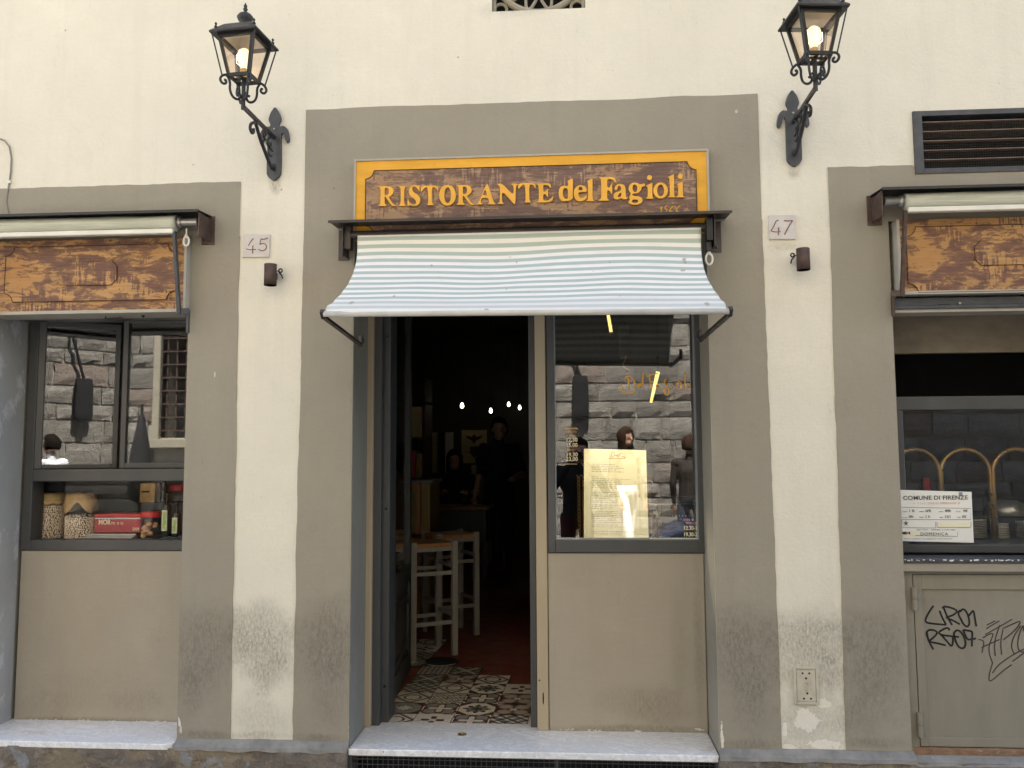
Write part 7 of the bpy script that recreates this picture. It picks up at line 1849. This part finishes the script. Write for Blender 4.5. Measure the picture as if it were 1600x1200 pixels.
# ------------------------------------------------ people
SKIN = M('warm_skin', (.42, .235, .16), .5, 0, .06, 12)
def cloth(n, c): return M(n, c, .85, 0, .12, 10, .15, 90, .2)
def person(label, loc, rotz, J, cols, hair=None, long_hair=False, fem=False, hand_close=.5, extra=None):
    """one continuous body: tapered limbs and a head fused by voxel remesh, clothing by region"""
    o = thing('person', label, 'person', loc)
    Rz = Matrix.Rotation(R(rotz), 3, 'Z')
    bm = bmesh.new(); segs = []
    def cap(a, b, ra, rb, tagk, sx=1.0):
        a, b = Vector(a), Vector(b); d = b - a; n = 12
        t = d.normalized() if d.length > 1e-6 else Vector((0, 0, 1))
        u = t.orthogonal().normalized() if abs(t.z) < .9 else Vector((1, 0, 0)); s = t.cross(u).normalized(); u = s.cross(t)
        rings = []
        prof = [(-ra * math.cos(k), ra * math.sin(k), 0) for k in (.3, .8, 1.25)] + [(0, ra, 0), (0, rb, 1)] + [(rb * math.cos(k), rb * math.sin(k), 1) for k in (1.25, .8, .3)]
        for off, rr, w_ in prof:
            c = a + d * w_ + t * off
            rings.append([bm.verts.new(c + (u * math.cos(q) * sx + s * math.sin(q)) * rr) for q in [2*math.pi*i/n for i in range(n)]])
        for r1, r2 in zip(rings, rings[1:]):
            for i in range(n): bm.faces.new((r1[i], r1[(i+1)%n], r2[(i+1)%n], r2[i]))
        bm.faces.new(list(reversed(rings[0]))); bm.faces.new(rings[-1])
        segs.append((a, b, (ra + rb) / 2, tagk))
    def ellip(c, r, tagk):
        mat = Matrix.Translation(Vector(c)) @ Matrix.Diagonal((r[0], r[1], r[2], 1))
        bmesh.ops.create_uvsphere(bm, u_segments=18, v_segments=12, radius=1, matrix=mat)
        segs.append((Vector(c) - Vector((0, 0, r[2] * .5)), Vector(c) + Vector((0, 0, r[2] * .5)), (r[0] + r[1]) / 2, tagk))
    hd = Vector(J['head']); nk = Vector(J['neck']); pv = Vector(J['pelvis']); ct = Vector(J['chest'])
    sh = .155 if fem else .18
    cap(pv, pv + (ct - pv) * .5, .145 if fem else .145, .125 if fem else .138, 'top', 1.05)
    ellip(pv + Vector((0, 0, -.03)), (.165, .115, .12), 'bot')
    ellip(ct, (sh + .0, .115, .17), 'top')
    cap(pv + (ct - pv) * .4, ct, .13, .14, 'top', 1.1)
    cap(ct + Vector((0, 0, .08)), nk, .08, .055, 'top')
    cap(nk, hd + Vector((0, 0, -.03)), .052, .052, 'skin')
    fw = Vector(J.get('face', (0, -1, 0))).normalized()
    ellip(hd + Vector((0, .008, .015)), (.074, .092, .105), 'skin'); ellip(hd + fw * .03 + Vector((0, 0, -.055)), (.052, .058, .055), 'skin')
    cap(hd + fw * .088 + Vector((0, 0, .012)), hd + fw * .104 + Vector((0, 0, -.018)), .009, .013, 'skin')
    side = fw.cross(Vector((0, 0, 1)))
    for s in (-1, 1): ellip(hd + side * .077 * s + Vector((0, .01, -.005)), (.012, .022, .03), 'skin')
    cap(hd + fw * .082 + side * -.02 + Vector((0, 0, -.052)), hd + fw * .082 + side * .02 + Vector((0, 0, -.052)), .007, .007, 'skin')
    for sd in ('L', 'R'):
        s = 1 if sd == 'L' else -1
        S, E, Wr = Vector(J['shoulder' + sd]), Vector(J['elbow' + sd]), Vector(J['wrist' + sd])
        cap(ct + Vector((s * .08, 0, .10)), S, .07, .062, 'top'); cap(S, E, .055, .043, 'top')
        sl = cols.get('sleeve', 'long')
        cap(E, Wr, .043, .030, 'top' if sl == 'long' else 'skin')
        hv = (Vector(J.get('hand' + sd, tuple((Wr - E).normalized())))).normalized()
        pal_ = Wr + hv * .085; cap(Wr, pal_, .030, .036, 'skin', .62)
        sv = hv.cross(Vector((0, 0, 1))); sv = sv.normalized() if sv.length > .1 else Vector((0, 1, 0))
        bend = Vector(J.get('curl' + sd, (0, -.6, -.4)))
        for k in range(4):
            b0 = pal_ + sv * (-.027 + .018 * k) - hv * .012
            L = (.058, .070, .074, .062)[k]
            m1 = b0 + (hv + bend * .35 * hand_close).normalized() * L * .6; m2 = m1 + (hv + bend * 1.4 * hand_close).normalized() * L * .55
            cap(b0, m1, .0098, .009, 'skin'); cap(m1, m2, .009, .008, 'skin')
        tb0 = Wr + hv * .03 + sv * .026; tm = tb0 + (sv * .7 + hv * .7).normalized() * .036
        cap(tb0, tm, .012, .0105, 'skin'); cap(tm, tm + (sv * .2 + hv + bend * .3).normalized() * .028, .0105, .009, 'skin')
        H, K, A = Vector(J['hip' + sd]), Vector(J['knee' + sd]), Vector(J['ankle' + sd])
        cap(H, K, .088, .062, 'bot'); cap(K, A, .060, .043, 'bot'); ellip(K.lerp(A, .28) + Vector((0, .012, 0)), (.056, .06, .09), 'bot')
        toe = Vector(J.get('toe' + sd, tuple(A + Vector((0, -.17, -.055)))))
        cap(A + Vector((0, .03, -.045)), toe, .042, .036, 'shoe')
    me = bpy.data.meshes.new('body'); bm.to_mesh(me); bm.free()
    tmp = bpy.data.objects.new('tmp_body', me); COL.objects.link(tmp)
    rm = tmp.modifiers.new('fuse', 'REMESH'); rm.mode = 'VOXEL'; rm.voxel_size = .0085
    sm = tmp.modifiers.new('soft', 'SMOOTH'); sm.iterations = 3; sm.factor = .5
    dg = bpy.context.evaluated_depsgraph_get(); dg.update()
    m2 = bpy.data.meshes.new_from_object(tmp.evaluated_get(dg)); bpy.data.objects.remove(tmp); bpy.data.meshes.remove(me)
    m2.name = 'body'; m2.materials.clear()
    keys = ['skin', 'top', 'bot', 'shoe']
    for k in keys: m2.materials.append(SKIN if k == 'skin' else cols[k])
    sl = cols.get('sleeve', 'long')
    for p in m2.polygons:
        c = p.center; best = 1e9; bk = 'skin'
        for (a, b, rr, tk) in segs:
            ab = b - a; t = max(0, min(1, (c - a).dot(ab) / max(ab.length_squared, 1e-9)))
            d = (c - (a + ab * t)).length - rr
            if d < best: best, bk = d, tk
        p.material_index = keys.index(bk); p.use_smooth = True
    for v in m2.vertices: v.co = Rz @ v.co
    b = bpy.data.objects.new('body', m2); COL.objects.link(b); b.parent = o
    ORG[b.name] = Vector(loc)
    if hair:
        f = MB(); f.smooth = True; n = 20; vs = []; fs = []
        lvl = [1.35, 1.0, .6, .25, 0, -.25, -.5] + ([-.9, -1.3] if long_hair else [])
        for li, th in enumerate(lvl):
            for k in range(n):
                a = 2 * math.pi * k / n
                if th > -.55: r1, zz = math.cos(th), math.sin(th)
                else: r1, zz = (.95, th * 1.5) if th > -1.0 else (.80, th * 1.9)
                dirv = side * math.cos(a) + fw * -math.sin(a)
                front = max(0, dirv.dot(fw))
                if zz < .38: r1 *= 1 - .5 * (front > (.60 if long_hair else .25))
                wob = 1 + .05 * math.sin(7 * a + li * 1.7) + .03 * math.sin(13 * a)
                q = hd + Vector((0, .010, .018)) + side * (.094 * r1 * math.cos(a) * wob) + fw * (-.110 * r1 * math.sin(a) * wob) + Vector((0, 0, .128 * zz))
                vs.append(Rz @ q + Vector(loc))
        vs = [q + Vector((noise.noise(q * 38), noise.noise(q * 38 + Vector((5, 0, 0))), noise.noise(q * 30 + Vector((0, 9, 0))) * .8)) * .016 for q in vs]
        L = len(lvl)
        for i in range(L - 1):
            for k in range(n): fs.append((i*n+k, i*n+(k+1)%n, (i+1)*n+(k+1)%n, (i+1)*n+k))
        fs.append(tuple(range(n)))
        f.add(vs, fs); hb = f.build('hair', hair, o); so = hb.modifiers.new('thick', 'SOLIDIFY'); so.thickness = .012; so.offset = 0
    f = MB()
    for s in (-1, 1):
        q = hd + fw * .083 + side * .030 * s + Vector((0, 0, .012)); q = Rz @ q + Vector(loc); f.ball(tuple(q), (.0085, .006, .0055), 8, 6)
    f.build('eye', 'black', o)
    if extra: extra(o, Rz, Vector(loc))
    return o
HAIR_D, HAIR_B = M('dark_hair', (.014, .011, .009), .95, 0, .6, 70, .9, 160, .05, (1, 1, .12)), M('brown_hair', (.040, .024, .015), .95, 0, .6, 70, .9, 160, .05, (1, 1, .12))
def stand(h=1.0, **kw):
    J = dict(head=(0, -.02, 1.60), neck=(0, .005, 1.46), chest=(0, 0, 1.27), pelvis=(0, 0, .95),
        shoulderL=(.185, 0, 1.39), elbowL=(.225, .03, 1.11), wristL=(.235, -.05, .87), shoulderR=(-.185, 0, 1.39), elbowR=(-.225, .03, 1.11), wristR=(-.235, -.05, .87),
        hipL=(.09, 0, .92), kneeL=(.10, -.02, .50), ankleL=(.105, .02, .09), hipR=(-.09, 0, .92), kneeR=(-.10, -.02, .50), ankleR=(-.105, .02, .09))
    J.update(kw)
    return {k: tuple(c * h for c in v) if k not in ('face', 'handL', 'handR', 'curlL', 'curlR') else v for k, v in J.items()}
NAVY, BLACK, WHITE = cloth('navy_shirt', (.012, .016, .028)), cloth('black_coat', (.012, .012, .014)), cloth('white_trousers', (.75, .75, .76))
TAN, DENIM, GREYC, WSHIRT = cloth('olive_jacket', (.16, .125, .075)), cloth('dark_denim', (.03, .04, .065)), cloth('grey_top', (.14, .13, .115)), cloth('white_shirt', (.72, .73, .76))
SHOE, SHOEW = cloth('dark_shoe', (.02, .018, .016)), cloth('white_shoe', (.6, .6, .58))
MAROON = cloth('maroon_trousers', (.06, .012, .014))
# photographer: stands right behind the lens, both hands on the phone (rotz 180 = faces the front)
def phone(o, Rz, loc):
    f = MB(); f.box(-.012, .140, -3.845, -3.835, 1.512, 1.586); ph = f.build('phone', 'black', o, .004)
person('photographer in a black coat holding up a phone towards the restaurant', (.075, -4.22, 0), 180,
    stand(1.0, head=(-.03, -.03, 1.585), wristL=(.055, -.31, 1.49), elbowL=(.25, -.10, 1.20), wristR=(-.075, -.31, 1.49), elbowR=(-.29, -.10, 1.20), handL=(.10, -.55, .6), handR=(-.10, -.55, .6), curlL=(-.5, -.6, .1), curlR=(.5, -.6, .1)),
    {'top': BLACK, 'bot': MAROON, 'shoe': SHOE}, HAIR_D, extra=phone)
person('woman in white trousers and olive jacket with long brown hair in the street', (0.6897, -5.98, .10), 140,
    stand(1.035, pelvis=(0, 0, .98), hipL=(.09, 0, .96), hipR=(-.09, 0, .96), wristL=(.22, -.10, .90), elbowL=(.225, .02, 1.12), kneeL=(.10, -.14, .52), ankleL=(.10, -.20, .10), kneeR=(-.10, .04, .52), ankleR=(-.10, .26, .14)),
    {'top': TAN, 'bot': WHITE, 'shoe': SHOEW}, HAIR_B, True, True)
person('passer-by in a white shirt and dark trousers near the palace wall', (-.42, -6.1, .10), 335,
    stand(1.0), {'top': WSHIRT, 'bot': DENIM, 'shoe': SHOE}, HAIR_D)
person('passer-by in a brown jacket beside the blue car', (1.5041, -6.2, .10), 25,
    stand(.97, kneeL=(.10, -.14, .52), ankleL=(.10, -.22, .10), kneeR=(-.10, .04, .52), ankleR=(-.10, .26, .14), wristL=(.16, -.24, 1.0), elbowL=(.23, -.02, 1.11)), {'top': cloth('brown_jacket', (.035, .028, .024)), 'bot': DENIM, 'shoe': SHOE}, HAIR_B)
# waiter and diners inside
person('waiter in a navy short-sleeved shirt standing in the dark dining room', (-.80, 5.75, FZ), 6,
    stand(1.0, wristL=(.16, -.28, 1.05), elbowL=(.27, .0, 1.10), wristR=(-.27, -.06, .86)), {'top': NAVY, 'bot': NAVY, 'shoe': SHOE, 'sleeve': 'short'}, HAIR_D)
def sit(**kw):
    J = stand(1.0)
    J = {k: (v[0], v[1], v[2] - .46) if k not in ('face', 'handL', 'handR', 'curlL', 'curlR') else v for k, v in J.items()}
    J.update(kneeL=(.13, -.43, .50), kneeR=(-.13, -.43, .50), ankleL=(.13, -.40, .09), ankleR=(-.13, -.40, .09), hipL=(.09, 0, .50), hipR=(-.09, 0, .50),
             elbowL=(.24, -.10, .70), wristL=(.14, -.32, .77), elbowR=(-.24, -.10, .70), wristR=(-.14, -.32, .77))
    J.update(kw); return J
for i, (x, y, lab, tp, hr) in enumerate(((-1.36, 6.05, 'seated diner in a dark top with dark hair behind the table bottle', BLACK, HAIR_D), (-1.02, 6.15, 'seated diner in a grey top at the right end of the table', GREYC, HAIR_B))):
    person(lab, (x, y, FZ + .10), 8, sit(), {'top': tp, 'bot': DENIM, 'shoe': SHOE}, hr, True, True)
    s = thing('dining_chair', ('dark chair under the seated diner in the dark top', 'dark chair under the seated diner in the grey top')[i], 'chair', (x, y, FZ), 'dining chairs')
    f = MB(); f.box(x - .20, x + .20, y - .17, y + .22, FZ + .44, FZ + .475); f.build('seat', 'wood_dark', s, .004)
    f = MB(); f.box(x - .20, x + .20, y + .20, y + .23, FZ + .60, FZ + .92); f.build('backrest', 'wood_dark', s, .004)
    for sx in (-1, 1):
        for yy, top in ((y - .15, .44), (y + .215, .90)):
            f = MB(); f.box(x + sx * .18 - .016, x + sx * .18 + .016, yy - .014, yy + .014, FZ, FZ + top); f.build('leg', 'wood_dark', s)
